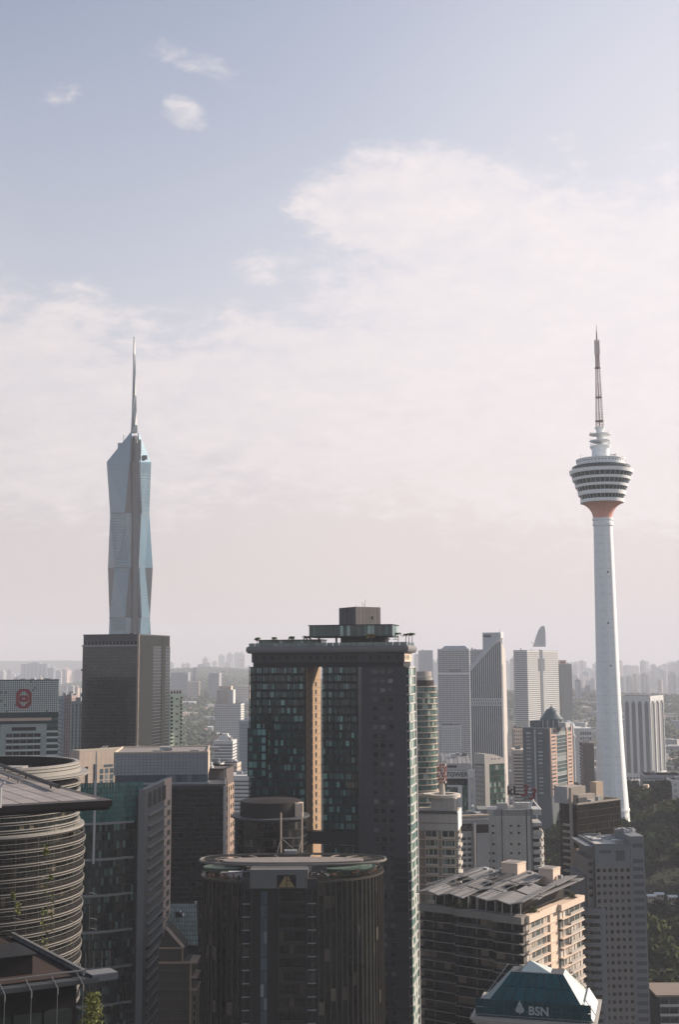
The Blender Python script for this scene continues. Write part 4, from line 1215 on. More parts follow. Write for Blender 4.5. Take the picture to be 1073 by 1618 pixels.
# ================================================================== curved green glass tower with finned end wall
def curved_tower():
    b = Bld('curved_glass_tower', 'curved green glass tower with finned grey side wall, front left', 'tower', 229, 440, 60, None, 3.7, 1246, d=46)
    r = b.root; w, d, k = b.w, b.d, b.k; z = b.z
    X = lambda px: -w/2 + b.u(px)
    gl = glass('curved_glass', (.010, .026, .024), isl=.6, alt=(.07, .12, .11), alt_p=.28)
    glt = glass('curved_glass_top', (.036, .135, .125), isl=.22, rough=.12, bump=0)
    fr = mat('curve_mullion', (.018, .022, .022), .5); bandm = mat('ledge_grey', (.22, .22, .215), .6)
    # S-shaped front: convex on the left, folding into a concave recess by the side wall
    pts = []
    n = 40
    for i in range(n + 1):
        t = i / n; x = -w/2 + (X(222) + w/2) * t
        y = -d/2 + 1.0 - 5.5 * math.sin(min(1, t / .85) * math.pi) + 3.5 * max(0, (t - .72) / .28) ** 1.5
        pts.append((x, y))
    def strip(nm, z0, z1, off, th, m, kind=None, i0=0, i1=n):
        poly = [(p[0], p[1] - off) for p in pts[i0:i1+1]] + [(p[0], p[1] - off + th) for p in pts[i0:i1+1][::-1]]
        return MB().prism(poly, z0, z1).build(nm, m, r, kind)
    MB().prism(pts + [(w/2 - 1.2, pts[-1][1] + .2), (w/2 - 1.2, d/2 - 1), (-w/2, d/2 - 1)], 0, z(1264)).build('core', fr, r)
    zt, zb = z(1236), z(1300)
    # upper glass screen, a grid of panes
    mb = MB(); rows = 8
    for i in range(n):
        (xa, ya), (xb, yb) = pts[i], pts[i+1]
        for j in range(rows):
            z0 = zb + (zt - zb) * j / rows + .06; z1 = zb + (zt - zb) * (j + 1) / rows - .06
            xa2, xb2 = xa + (xb - xa) * .05, xa + (xb - xa) * .95
            mb.prism([(xa2, ya - .25), (xb2, yb - .25), (xb2, yb - .12), (xa2, ya - .12)], z0, z1)
    mb.build('screen_pane', glt, r, kind='stuff')
    for j in range(rows + 1): strip('screen_rail', zb + (zt - zb) * j / rows - .07, zb + (zt - zb) * j / rows + .07, .32, .2, fr)
    # storeys below: panes, a broad ledge every fourth storey
    fh = 13.4 * k; mb = MB(); ns = 32
    rg = random.Random(5)
    for s in range(ns):
        z1 = zb - s * fh
        for i in range(n):
            (xa, ya), (xb, yb) = pts[i], pts[i+1]
            xa2, xb2 = xa + (xb - xa) * .04, xa + (xb - xa) * .96
            mb.prism([(xa2, ya - .22), (xb2, yb - .22), (xb2, yb - .1), (xa2, ya - .1)], z1 - fh + .5, z1 - .08)
        if s % 4 == 0: strip('ledge', z1 - .35, z1 + .45, .75, .9, bandm, i1=int(n * .93))
        else: strip('storey_rail', z1 - .12, z1 + .12, .34, .25, fr)
    mb.build('window', gl, r, kind='stuff')
    mb = MB()
    for i in range(0, n + 1, 1): mb.box(pts[i][0] - .05, pts[i][0] + .05, pts[i][1] - .38, pts[i][1] - .05, 0, zb)
    mb.build('mullion', fr, r, kind='stuff')
    MB().tube((X(155), pts[22][1] - .9, z(1362)), (X(155.6), pts[22][1] - .9, zt + 1), .42, 8).tube((X(155.6), pts[22][1] - .9, zt + 1), (X(156.3), pts[22][1] - .9, z(1186)), .26, 6).build('facade_mast', PALE, r)
    MB().box(X(214), X(222), -d/2 + 1.5, -d/2 + 4, 0, z(1262)).build('recess_pier', fr, r)
    # shade painted into the finned grey wall, sun into the cream square-windowed end strip
    sw = mat('side_wall_painted_shade', (.15, .15, .152), .65, streak=.06); cr = mat('end_wall_painted_sun', (.62, .50, .42), .65, streak=.04)
    ztop = z(1248)
    MB().box(w/2 - 2.4, w/2, -d/2, d/2, 0, ztop).build('side_wall', sw, r)
    MB().box(w/2, w/2 + .12, d/2 - 13.0, d/2 + .2, 0, ztop + .4).build('end_wall', cr, r)
    fs = 16.4 * k
    for i in range(34):
        zz = ztop - 9.5 - i * fs * 1.0
        if zz < 5: break
        mb = MB().box(w/2, w/2 + 1.0, -d/2 + 5, d/2 - 12.5, zz - .2, zz + .2)
        mb.build('fin', bandm if i % 1 == 0 else sw, r)
        piece('fin_window', GL_DARK, r, (w/2 + .0, w/2 + .06, -d/2 + 5.4, d/2 - 13, zz - 1.9, zz - .2))
        piece('end_window', GL_DARK, r, (w/2 + .05, w/2 + .2, d/2 - 7.5, d/2 - 2.6, zz - .5, zz + 1.5))
    for j in range(4):
        piece('top_opening', BLACK, r, (w/2 - .05, w/2 + .05 + (.14 if j == 3 else 0), -d/2 + 5 + 8.2*j, -d/2 + 10.4 + 8.2*j, ztop - 7.0, ztop - 1.6))
    # blue wing emblem near the top left
    bl = mat('emblem_blue', (.02, .09, .17), .5)
    for pa, pb, pc2 in (((118, 1254), (123, 1241), (127, 1249)), ((122, 1254), (127, 1242), (132.5, 1255)), ((118, 1255.5), (125, 1249), (132, 1256.5))):
        q = [at(p[0], p[1], b.Y - 1) for p in (pa, pb, pc2)]
        M = (Matrix.Translation(r.location) @ Matrix.Rotation(r.rotation_euler[2], 4, 'Z')).inverted(); q = [M @ v for v in q]
        i = min(range(n + 1), key=lambda i: abs(pts[i][0] - q[1].x)); yy = pts[i][1] - .8
        mbw = MB().add([(v.x, yy, v.z) for v in q] + [(v.x, yy + .25, v.z) for v in q], [(0, 1, 2), (5, 4, 3), (0, 3, 4, 1), (1, 4, 5, 2), (2, 5, 3, 0)])
        mbw.build('emblem', bl, r, fix=True)
curved_tower()

# ================================================================== dark glass block with a grey plant storey on top
def plant_block():
    b = Bld('dark_glass_block', 'dark glass office block with long pale grey plant storey on top', 'office block', 356, 560, 222, None, -5, 1242, d=34, corner='R')
    r = b.root; w, d, k = b.w, b.d, b.k; z = b.z
    gl = glass('block_glass', (.005, .009, .014), isl=.35, alt=(.02, .028, .034), alt_p=.2)
    b.core(BLACK, 'core', .3)
    fh = 7.4 * k; n = int(b.h / fh) - 1
    b.panes('F', gl, b.h - n*fh, b.h - .8, 26, n, .07, -.05)
    for i in range(n): piece('storey_rail', mat('rail_slate', (.028, .036, .044), .4), r, b.fb('F', .6, w, b.h - .8 - i*fh - .12, b.h - .8 - i*fh + .12, -.2, .22))
    MB().box(w/2 - .9, w/2 + .4, -d/2 - .5, -d/2 + .6, 0, b.h).build('corner_post', PALE, r)
    b.punched('R', mat('block_side', (.12, .105, .10), .7), GL_DARK, b.h - n*fh, b.h, 6, n, .45, .5, .3, single=False)
    b.parapet(DARKGREY, .5, 1.0)
    # plant storey
    X = lambda px: -w/2 + b.u(px)
    zt, zm, zb = z(1189), z(1224), z(1236)
    lou = mat('louvre_grey', (.30, .31, .325), .6, obj=.04, streak=.05)
    x0, x1 = X(178), X(328)
    MB().box(x0 + .5, x1 - .5, -d/2 + 3, d/2 + 8, b.h - 12, zt - .3).build('plant_core', DARKGREY, r)
    for j in range(7): piece('louvre_panel', lou, r, (x0, x1, -d/2 + 2.4, -d/2 + 3.1, zm + (zt - zm)*j/7 + .04, zm + (zt - zm)*(j+1)/7 - .04))
    for j in range(7): piece('louvre_panel', lou, r, (x0 - .1, x0 + .6, -d/2 + 3.2, d/2 + 8, zm + (zt - zm)*j/7 + .04, zm + (zt - zm)*(j+1)/7 - .04))
    for j in range(7): piece('louvre_panel', CREAM, r, (x1 - .6, x1 + .05, -d/2 + 3.2, d/2 + 8, zm + (zt - zm)*j/7 + .04, zm + (zt - zm)*(j+1)/7 - .04))
    stuff('louvre_seam', DARKGREY, r, [(x0 + (x1 - x0)*j/26 - .05, x0 + (x1 - x0)*j/26 + .05, -d/2 + 2.3, -d/2 + 2.45, zm, zt) for j in range(27)])
    MB().box(x0, x1, -d/2 + 2.4, d/2 + 8, zt - .3, zt - .05).build('plant_roof', ROOFGREY, r)
    for xa, xb, ya, yb in ((x0, x1, -d/2 + 2.3, -d/2 + 2.9), (x0, x1, d/2 + 7.5, d/2 + 8.1), (x0, x0 + .6, -d/2 + 3, d/2 + 7.4), (x1 - .6, x1, -d/2 + 3, d/2 + 7.4)):
        piece('plant_parapet', CREAM, r, (xa, xb, ya, yb, zt - .05, zt + .6))
    ng = 17
    for j in range(ng): piece('clerestory_window', GL_BLUE, r, (x0 + 2 + (x1 - x0 - 2)*j/ng + .08, x0 + 2 + (x1 - x0 - 2)*(j+1)/ng - .08, -d/2 + 2.6, -d/2 + 2.9, zb + .2, zm - .1))
    piece('sill_band', lou, r, (x0 + 1, x1, -d/2 + 2.2, -d/2 + 3.0, zb - 1.3, zb + .1))
    b.roofbits(PLANT, 5, 3, zt - .05, 2.0)
    # flat roof slab behind the fins of the curved tower
    for i in range(3): b.mast(PLANT, w/2 - 3 + i, d/2 - 6, b.h, b.h + 3 + i)
    piece('window_cleaning_arm', PALE, r, (w/2 - 8, w/2 - 7, -d/2 - .6, -d/2 + 2, b.h + 1, b.h + 2.2))
plant_block()
def brown_neighbour():
    b = Bld('brown_block', 'brown block with pale window rows behind the dark glass block', 'office block', 353, 610, 300, None, 6, 1217, d=26)
    b.core(mat('brown_plain', (.10, .085, .08), .7, streak=.1), 'wall')
    b.punched('R', mat('brown_side', (.26, .20, .16), .7), GL_DARK, 10, b.h - 8, 5, 26, .5, .5, .3, single=True, limit=130)
    b.parapet(BLACK, .4, .8)
    b.roofbits(PLANT, 4, 8)
brown_neighbour()

# ================================================================== beige stone block
def beige_block():
    b = Bld('beige_block', 'beige stone block with square window openings, left of the plant storey', 'office block', 125, 660, 112, 232, -44, 1189)
    r = b.root; k = b.k; w, d = b.w, b.d
    st = mat('beige_stone', (.38, .33, .28), .75, streak=.07)
    b.core(st, 'wall', .25)
    nx = 22
    # stone cladding courses with joints
    for s, L_ in (('F', w), ('L', d)):
        n = int(L_ / 2.6)
        pieces('stone_panel', mat('beige_panel', (.40, .345, .295), .75, obj=.05, streak=.05), r, [b.fb(s, L_*i/n + .03, L_*(i+1)/n - .03, b.h - (j+1)*4.0 + .03, b.h - j*4.0 - .03, -.25, .0) for i in range(n) for j in range(5)])
    X = lambda px: b.u(px)
    for py in (1212, 1220.5, 1229, 1237): piece('window', GL_DARK, r, b.fb('F', X(135), X(139), b.z(py) - 3, b.z(py), -.1, .12))
    piece('glass_strip', GL_DARK, r, b.fb('F', X(148), X(153), b.z(1260), b.z(1209), -.1, .15))
    for i in range(3):
        for j, py in enumerate((1211, 1217.5, 1227, 1236)):
            if j == 0:
                if i == 0: piece('window', GL_BLUE, r, b.fb('F', X(164), X(178), b.z(py) - 1.4, b.z(py), -.1, .1))
                continue
            x0 = X(158 + i * 8); piece('window', GL_BLUE, r, b.fb('F', x0, x0 + 2.1, b.z(py) - 2.5, b.z(py), -.1, .1))
    b.parapet(st, .5, 1.0)
    # small cluster of dishes
    for i, dx in enumerate((0, 1.4, 2.6, 3.4)):
        MB().lathe([(.02, 0), (.7, .2), (.72, .35), (.05, .3)], 10, -w/2 + X(163) + dx, -d/2 + 2).build('dish', WHITE, r).location.z = b.h + 1.4 + (i % 2) * .7
    b.mast(PLANT, -w/2 + X(165), -d/2 + 2, b.h, b.h + 2.2)
beige_block()

# ================================================================== tall near-black slab behind
def dark_slab():
    b = Bld('dark_slab_tower', 'tall near-black slab tower below the faceted skyscraper', 'tower', 219, 760, 130.5, 268.5, 14, 1003)
    r = b.root; w, d, k = b.w, b.d, b.k; z = b.z
    gl = glass('slab_glass', (.005, .010, .014), isl=.35, alt=(.025, .028, .03), alt_p=.10, rough=.12)
    side = mat('slab_flank', (.013, .018, .020), .85, streak=.04)
    b.core(BLACK, 'core', .3, 2.0)
    zb = z(1021)
    fh = 5.2 * k; n = int(zb / fh)
    b.panes('F', gl, zb - n*fh, zb, 30, n, .05, -.05, jit=.02)
    for i in range(n): piece('storey_rail', mat('slab_rail', (.035, .037, .04), .5), r, b.fb('F', 0, w - .8, zb - i*fh - .1, zb - i*fh + .1, -.2, .12))
    MB().box(w/2 - .9, w/2 + .3, -d/2 - .5, -d/2 + .9, 0, b.h).build('corner_post', mat('post_tan', (.24, .20, .17), .6), r)
    # head storey: screen with uprights
    piece('head_wall', DARKGREY, r, b.fb('F', .4, w, z(1013), b.h, -.4, -.1))
    piece('head_beam', GREY, r, b.fb('F', -.4, w, zb, zb + 1.0, -.3, .5))
    for i in range(16): piece('head_post', GREY, r, b.fb('F', .5 + (w - 1.5)*i/15, .75 + (w - 1.5)*i/15, zb + 1, z(1013), -.2, .1))
    # side face: broad grey piers and dark glass strips
    for f0, f1, m, o in ((.0, .44, side, .3), (.44, .72, gl, .1), (.72, .84, side, .35), (.84, 1.0, gl, .15)):
        MB().box(*b.fb('R', d*f0 + .02, d*f1 - .02, 0, z(1021) if m is gl else b.h - .1, -.4, o)).build('side_strip' if m is side else 'side_glass', m, r)
    for i in range(n):
        for f0, f1 in ((.44, .72), (.84, 1.0)): piece('side_rail', DARKGREY, r, b.fb('R', d*f0 + .05, d*f1 - .05, zb - i*fh - .15, zb - i*fh + .15, 0, .28))
    MB().box(*b.fb('R', d*.40, d*.98, z(1021), b.h - .02, -1, .2)).build('head_side', side, r)
    b.parapet(DARKGREY, .5, .6)
    b.roofbits(DARKGREY, 3, 5, None, 1.5)
    for zz in (1060, 1100, 1140, 1178): piece('balcony', GREY, r, (-w/2 - .9, -w/2, -d/2, -d/2 + 1.4, z(zz), z(zz) + 1.4))
dark_slab()

# ================================================================== white-tiled block with the red octagon emblem
def tiled_block():
    b = Bld('tiled_block', 'white tiled block with red octagonal emblem at the left edge', 'office block', 93, 690, -40, None, -13, 1075, d=30, corner='R')
    r = b.root; w, d, k = b.w, b.d, b.k; z = b.z
    tl = mat('white_tile', (.47, .50, .475), .45, obj=.06, var=.06); grout = mat('grout', (.06, .085, .085), .7)
    gteal = glass('tile_teal_glass', (.02, .045, .047), isl=.4)
    b.core(grout, 'wall', .25)
    X = lambda px: b.u(px)
    # panelled head, each panel a tile of its own; a few stand open
    nx = int((w - X(-3)) / (3.1 * k)); ny = int((z(1075) - z(1125)) / (3.1 * k))
    u0 = X(-3); rg = random.Random(12); bx, dk = [], []
    for j in range(ny):
        for i in range(nx):
            q = b.fb('F', u0 + (w - u0)*i/nx + .14, u0 + (w - u0)*(i+1)/nx - .14, z(1125) + (b.h - z(1125))*j/ny + .14, z(1125) + (b.h - z(1125))*(j+1)/ny - .14, -.25, 0)
            (dk if rg.random() < .025 else bx).append(q)
    bx.sort(key=lambda q: -q[4])
    pieces('tile', tl, r, bx, 300); pieces('open_tile', mat('tile_dark', (.20, .23, .22), .6), r, dk)
    piece('dark_band', gteal, r, b.fb('F', 0, w, z(1134), z(1125.5), -.2, .05))
    piece('ledge', mat('ledge_tan', (.42, .33, .28), .6), r, b.fb('F', 0, X(82), z(1138), z(1133.5), -.2, 1.2))
    piece('dark_band', gteal, r, b.fb('F', 0, w, z(1143), z(1138.2), -.2, .06))
    pale = mat('tile_grey', (.28, .32, .31), .55, streak=.05)
    piece('panel_wall', pale, r, b.fb('F', X(2), X(75), z(1215), z(1143.2), -.2, .1))
    piece('slot_window', GL_DARK, r, b.fb('F', X(20), X(58), z(1153.5), z(1148), 0, .16))
    n = 8
    for i in range(n):
        p0 = 1158 + 9.4 * i
        for j in range(5):
            x0, x1 = X(11 + j*11), X(11 + (j+1)*11)
            piece('window', GL_DARK, r, b.fb('F', x0 + .1, x1 - .1, z(p0 + 5.8), z(p0), 0, .2))
            piece('spandrel', tl, r, b.fb('F', x0 + .1, x1 - .1, z(p0 + 8.6), z(p0 + 6.2), 0, .35))
        piece('end_window', gteal, r, b.fb('F', X(75), w, z(p0 - 4), z(p0 - 10), -.1, .12))
        piece('end_band', tl, r, b.fb('F', X(75), w, z(p0 - 1), z(p0 - 4), -.1, .4))
    stuff('pier', pale, r, [b.fb('F', X(11 + j*11) - .12, X(11 + j*11) + .12, z(1240), z(1157), 0, .4) for j in range(6)])
    # emblem: octagonal red ring with a lattice of diamonds
    red = mat('emblem_red', (.20, .035, .045), .5)
    cxp, cyp = (X(25.5) + X(49.5)) / 2, (z(1088) + z(1118.5)) / 2
    hw, hh = (X(49.5) - X(25.5)) / 2, (z(1088) - z(1118.5)) / 2
    def sh(pts, nm='emblem'):
        me = bpy.data.meshes.new(nm); m = len(pts)
        me.from_pydata([(p[0]*hw, p[1]*hh, .12) for p in pts] + [(p[0]*hw, p[1]*hh, -.1) for p in pts], [], [tuple(range(m)), tuple(range(2*m - 1, m - 1, -1))] + [(i, (i+1) % m, m + (i+1) % m, m + i) for i in range(m)])
        on_face(me, b, 'F', cxp, cyp, .15, red, nm)
    oc = [(-1, -.62), (-.5, -1), (.5, -1), (1, -.62), (1, .62), (.5, 1), (-.5, 1), (-1, .62)]
    for sg in (1, -1):
        sh([(-1, 0), (-1, .62 * sg), (-.5, 1.0 * sg), (0, 1.0 * sg), (0, .80 * sg), (-.1, .80 * sg), (-.68, .28 * sg), (-.68, 0)])
        sh([(1, 0), (1, .62 * sg), (.5, 1.0 * sg), (0, 1.0 * sg), (0, .80 * sg), (.1, .80 * sg), (.68, .28 * sg), (.68, 0)])
        sh([(-.68, 0), (-.5, .34 * sg), (.5, .34 * sg), (.68, 0), (.22, 0), (0, .17 * sg), (-.22, 0)])
    b.parapet(grout, .3, .3); b.roofbits(PLANT, 5, 2, None, 1.2)
tiled_block()

# ================================================================== slim towers between the tiled block and the dark slab, pale green one right of it
def slim(name, label, pc, Y, pl, pr, a, ptop, wallm, glm, nc, fh_px, d=None, fw=.5, fhh=.5, w=None, head=None, cat='tower', side=True, group=None, out=.35, single=True, limit=160):
    b = Bld(name, label, cat, pc, Y, pl, pr, a, ptop, d=d, w=w, group=group)
    b.core(glm, 'core', .2)
    n = max(3, int(b.h * .85 / (fh_px * b.k)))
    z0 = b.h - 2 - n * fh_px * b.k
    if z0 < 0: n -= 1; z0 = b.h - 2 - n * fh_px * b.k
    b.punched('F', wallm, glm, z0, b.h - 2, nc, n, fw, fhh, out, single=single, limit=limit)
    sd = 'R' if a > 0 else 'L'
    if side: b.punched(sd, wallm, glm, z0, b.h - 2, max(2, int(nc * b.d / b.w)), n, fw, fhh, out, single=False)
    else: MB().box(*b.fb(sd, 0, b.d, 0, b.h - 2, 0, out)).build('end_wall', wallm, b.root)
    MB().box(-b.w/2 - out, b.w/2 + out, -b.d/2 - out, b.d/2 + out, b.h - 2, b.h).build('roof_slab', head or wallm, b.root)
    MB().box(-b.w/2 - out, b.w/2 + out, -b.d/2 - out, b.d/2 + out, 0, max(z0, .5)).build('base_wall', wallm, b.root)
    b.roofbits(PLANT, 3, int(pc))
    return b
b = slim('slim_blue_tower', 'slim grey-blue tower with a column of balconies beside the tiled block', 103, 1050, 92, None, 3, 1100, mat('bluegrey', (.24, .27, .30), .6), GL_BLUE, 4, 6, d=20)
for i in range(26): piece('balcony', PALE, b.root, b.fb('F', .3, 2.4, b.h - 8 - i*3.3, b.h - 7.0 - i*3.3, 0, 1.3))
b = slim('slim_brown_tower', 'slim rose-brown tower with dark vertical window slots', 112, 1000, 101, None, 3, 1099, mat('rosebrown', (.25, .20, .20), .65), GL_DARK, 3, 5, d=20, fw=.3, fhh=.8)
b = slim('slim_grey_tower', 'grey-green slim tower touching the dark slab on its left', 129.5, 960, 112, None, 3, 1108, mat('greygreen', (.22, .25, .25), .65), GL_DARK, 3, 5, d=20, fw=.35, fhh=.85)
def green_tower():
    gm = mat('mint_paint', (.50, .60, .48), .6, streak=.08)
    b = Bld('mint_tower', 'narrow pale mint green apartment tower right of the dark slab', 'tower', 269.5, 880, 263, 287.5, -48, 1096)
    r = b.root; b.core(gm, 'wall', 0)
    fh = 5.8 * b.k; n = 22
    for i in range(n):
        zz = b.h - 4 - i * fh
        piece('balcony', gm, r, b.fb('F', -.4, .22*b.w, zz - .9, zz, 0, .9)); piece('balcony_shade', BLACK, r, b.fb('F', 0, .2*b.w, zz, zz + 1.5, 0, .05))
        piece('balcony', gm, r, b.fb('F', .84*b.w, b.w + .4, zz - .9, zz, 0, .9)); piece('balcony_shade', BLACK, r, b.fb('F', .86*b.w, b.w, zz, zz + 1.5, 0, .05))
        if i % 2 == 0: piece('window', GL_DARK, r, b.fb('F', .42*b.w, .68*b.w, zz - .4, zz + .5, 0, .06))
        piece('ledge', CREAM, r, b.fb('F', .3*b.w, .8*b.w, zz - 1.5, zz - 1.2, 0, .3))
    piece('roof_frame', CREAM, r, (-b.w/2 - .5, b.w/2 + .5, -b.d/2 - .5, b.d/2 + .5, b.h + 1.6, b.h + 2.3))
    for i in range(4): piece('roof_post', BLACK, r, b.fb('F', b.w*(i + .1)/4, b.w*(i + .6)/4, b.h, b.h + 1.6, -.3, .0))
green_tower()

# ================================================================== low block with sloping green glass roof and gabled neighbour
def sloped_roof_block():
    Y = 470.0; root_p = at(290, 1500, Y)
    root = empty('sloped_roof_block', (root_p.x, Y, 0)); tag(root, 'block with sloping green tiled glass roof beside the finned wall', 'building')
    W = Vector((root_p.x, Y, 0))
    def P(px, py, dy): return at(px, py, Y + dy) - W
    a, b_, c, d = P(262, 1494, -4), P(313, 1494, -4), P(313, 1428, 22), P(262, 1428, 22)
    tl = mat('green_roof_tile', (.19, .23, .20), .45, obj=.18)
    ny, nx = 9, 12
    nrm = (b_ - a).cross(d - a).normalized()
    for j in range(ny):
        for i in range(nx):
            def q(u, v): return a + (b_ - a) * u + (d - a) * v
            e = .06
            p = [q((i + e)/nx, (j + e)/ny), q((i + 1 - e)/nx, (j + e)/ny), q((i + 1 - e)/nx, (j + 1 - e)/ny), q((i + e)/nx, (j + 1 - e)/ny)]
            if nrm.z < 0: nrm = -nrm
            MB().add([v + nrm * .15 for v in p] + [v - nrm * .1 for v in p], [(0, 1, 2, 3), (7, 6, 5, 4), (0, 4, 5, 1), (1, 5, 6, 2), (2, 6, 7, 3), (3, 7, 4, 0)]).build('roof_pane', tl, root, fix=True)
    mb = MB().add([a - nrm*.1, b_ - nrm*.1, c - nrm*.1, d - nrm*.1, (a.x, a.y, 0), (b_.x, b_.y, 0), (c.x, c.y, 0), (d.x, d.y, 0)], [(0, 1, 2, 3), (0, 4, 5, 1), (1, 5, 6, 2), (2, 6, 7, 3), (3, 7, 4, 0)])
    mb.build('wall', mat('sloped_wall', (.05, .045, .042), .7), root, fix=True)
    q = a + (b_ - a) * .42 + (d - a) * .7
    MB().box(q.x - 1.3, q.x + 1.3, q.y - 1, q.y + 1.5, q.z - .5, q.z + 1.4).build('skylight', BLACK, root)
    MB().add([(q.x + .3, q.y - 1.2, q.z + 1.6), (q.x + 2.0, q.y - 1.2, q.z - .2), (q.x + 2.0, q.y + 1.5, q.z + .4), (q.x + .3, q.y + 1.5, q.z + 2.0)], [(0, 1, 2, 3)]).build('skylight_flap', WHITE, root)
    MB().box(b_.x - 4.5, b_.x - 3.5, c.y - 1, c.y - .4, c.z, c.z + 1.1).build('vent', WHITE, root)
    # gabled block in front
    Y2 = 430.0; p0 = at(283, 1500, Y2)
    g = empty('gabled_block', (p0.x, Y2, 0)); tag(g, 'dark block with small tan gable and stepped tan corner', 'building')
    W2 = Vector((p0.x, Y2, 0)); P2 = lambda px, py, dy: at(px, py, Y2 + dy) - W2
    tan = mat('gable_tan', (.34, .26, .19), .7, streak=.08); dkw = mat('gable_wall', (.07, .06, .05), .7, streak=.1)
    l, rr, ap = P2(250, 1500, 0), P2(289, 1498, 0), P2(262, 1466, 0)
    MB().prism([(l.x, 0), (rr.x, 0), (rr.x, 14), (l.x, 14)], 0, P2(280, 1521, 0).z).build('wall', dkw, g)
    zg = rr.z
    MB().add([(l.x, .6, zg), (rr.x, .6, zg), (ap.x, .6, ap.z), (l.x, 12, zg), (rr.x, 12, zg), (ap.x, 12, ap.z)], [(0, 1, 2), (5, 4, 3), (0, 3, 4, 1), (1, 4, 5, 2), (2, 5, 3, 0)]).build('gable', dkw, g, fix=True)
    MB().box(l.x, rr.x, .6, 12, P2(280, 1521, 0).z, zg).build('gable_base', dkw, g)
    MB().tube((ap.x, .3, ap.z + .1), (rr.x + .2, .3, zg + .1), .55, 4).build('verge', mat('verge_pale', (.55, .45, .37), .6), g)
    MB().box(l.x, rr.x, .1, .6, zg - .35, zg + .2).build('cornice', tan, g); MB().box(rr.x - .5, rr.x, .1, .7, P2(280, 1521, 0).z, zg).build('corner_post', tan, g)
    zc = P2(300, 1520, 0).z
    MB().box(l.x, P2(302, 1520, 0).x, -.3, .5, zc - .5, zc + .1).build('cornice', tan, g)
    xw = P2(304, 1520, 0).x
    MB().prism([(rr.x, -.2), (xw, -.2), (xw, 14), (rr.x, 14)], 0, zc - .5).build('wing', dkw, g)
    for i, py in enumerate((1520, 1543, 1562)):
        zz = P2(300, py, 0).z; MB().box(xw - 1.0, P2(312, py, 0).x, -1.2, 9, zz - .35, zz + .2).build('ledge', tan, g)
    MB().box(xw - .9, xw - .2, -.5, 0, 0, zc - .4).build('corner_strip', tan, g)
    MB().box(xw, P2(311, 1560, 0).x, -.4, 9, 0, P2(300, 1560, 0).z).build('annex', mat('annex_tan', (.16, .125, .095), .7), g)
    for i in range(5):
        zz = P2(300, 1575 + i*12, 0).z; piece('window', BLACK, g, (xw + .5, P2(310, 1560, 0).x - .3, -.5, -.35, zz - 1.4, zz + .2))
    for i in range(8):
        zz = zc - 2.5 - i * 3.2; piece('storey_band', mat('gable_band', (.11, .10, .085), .6), g, (l.x, xw - 1, -.4, -.15, zz - .3, zz))
sloped_roof_block()
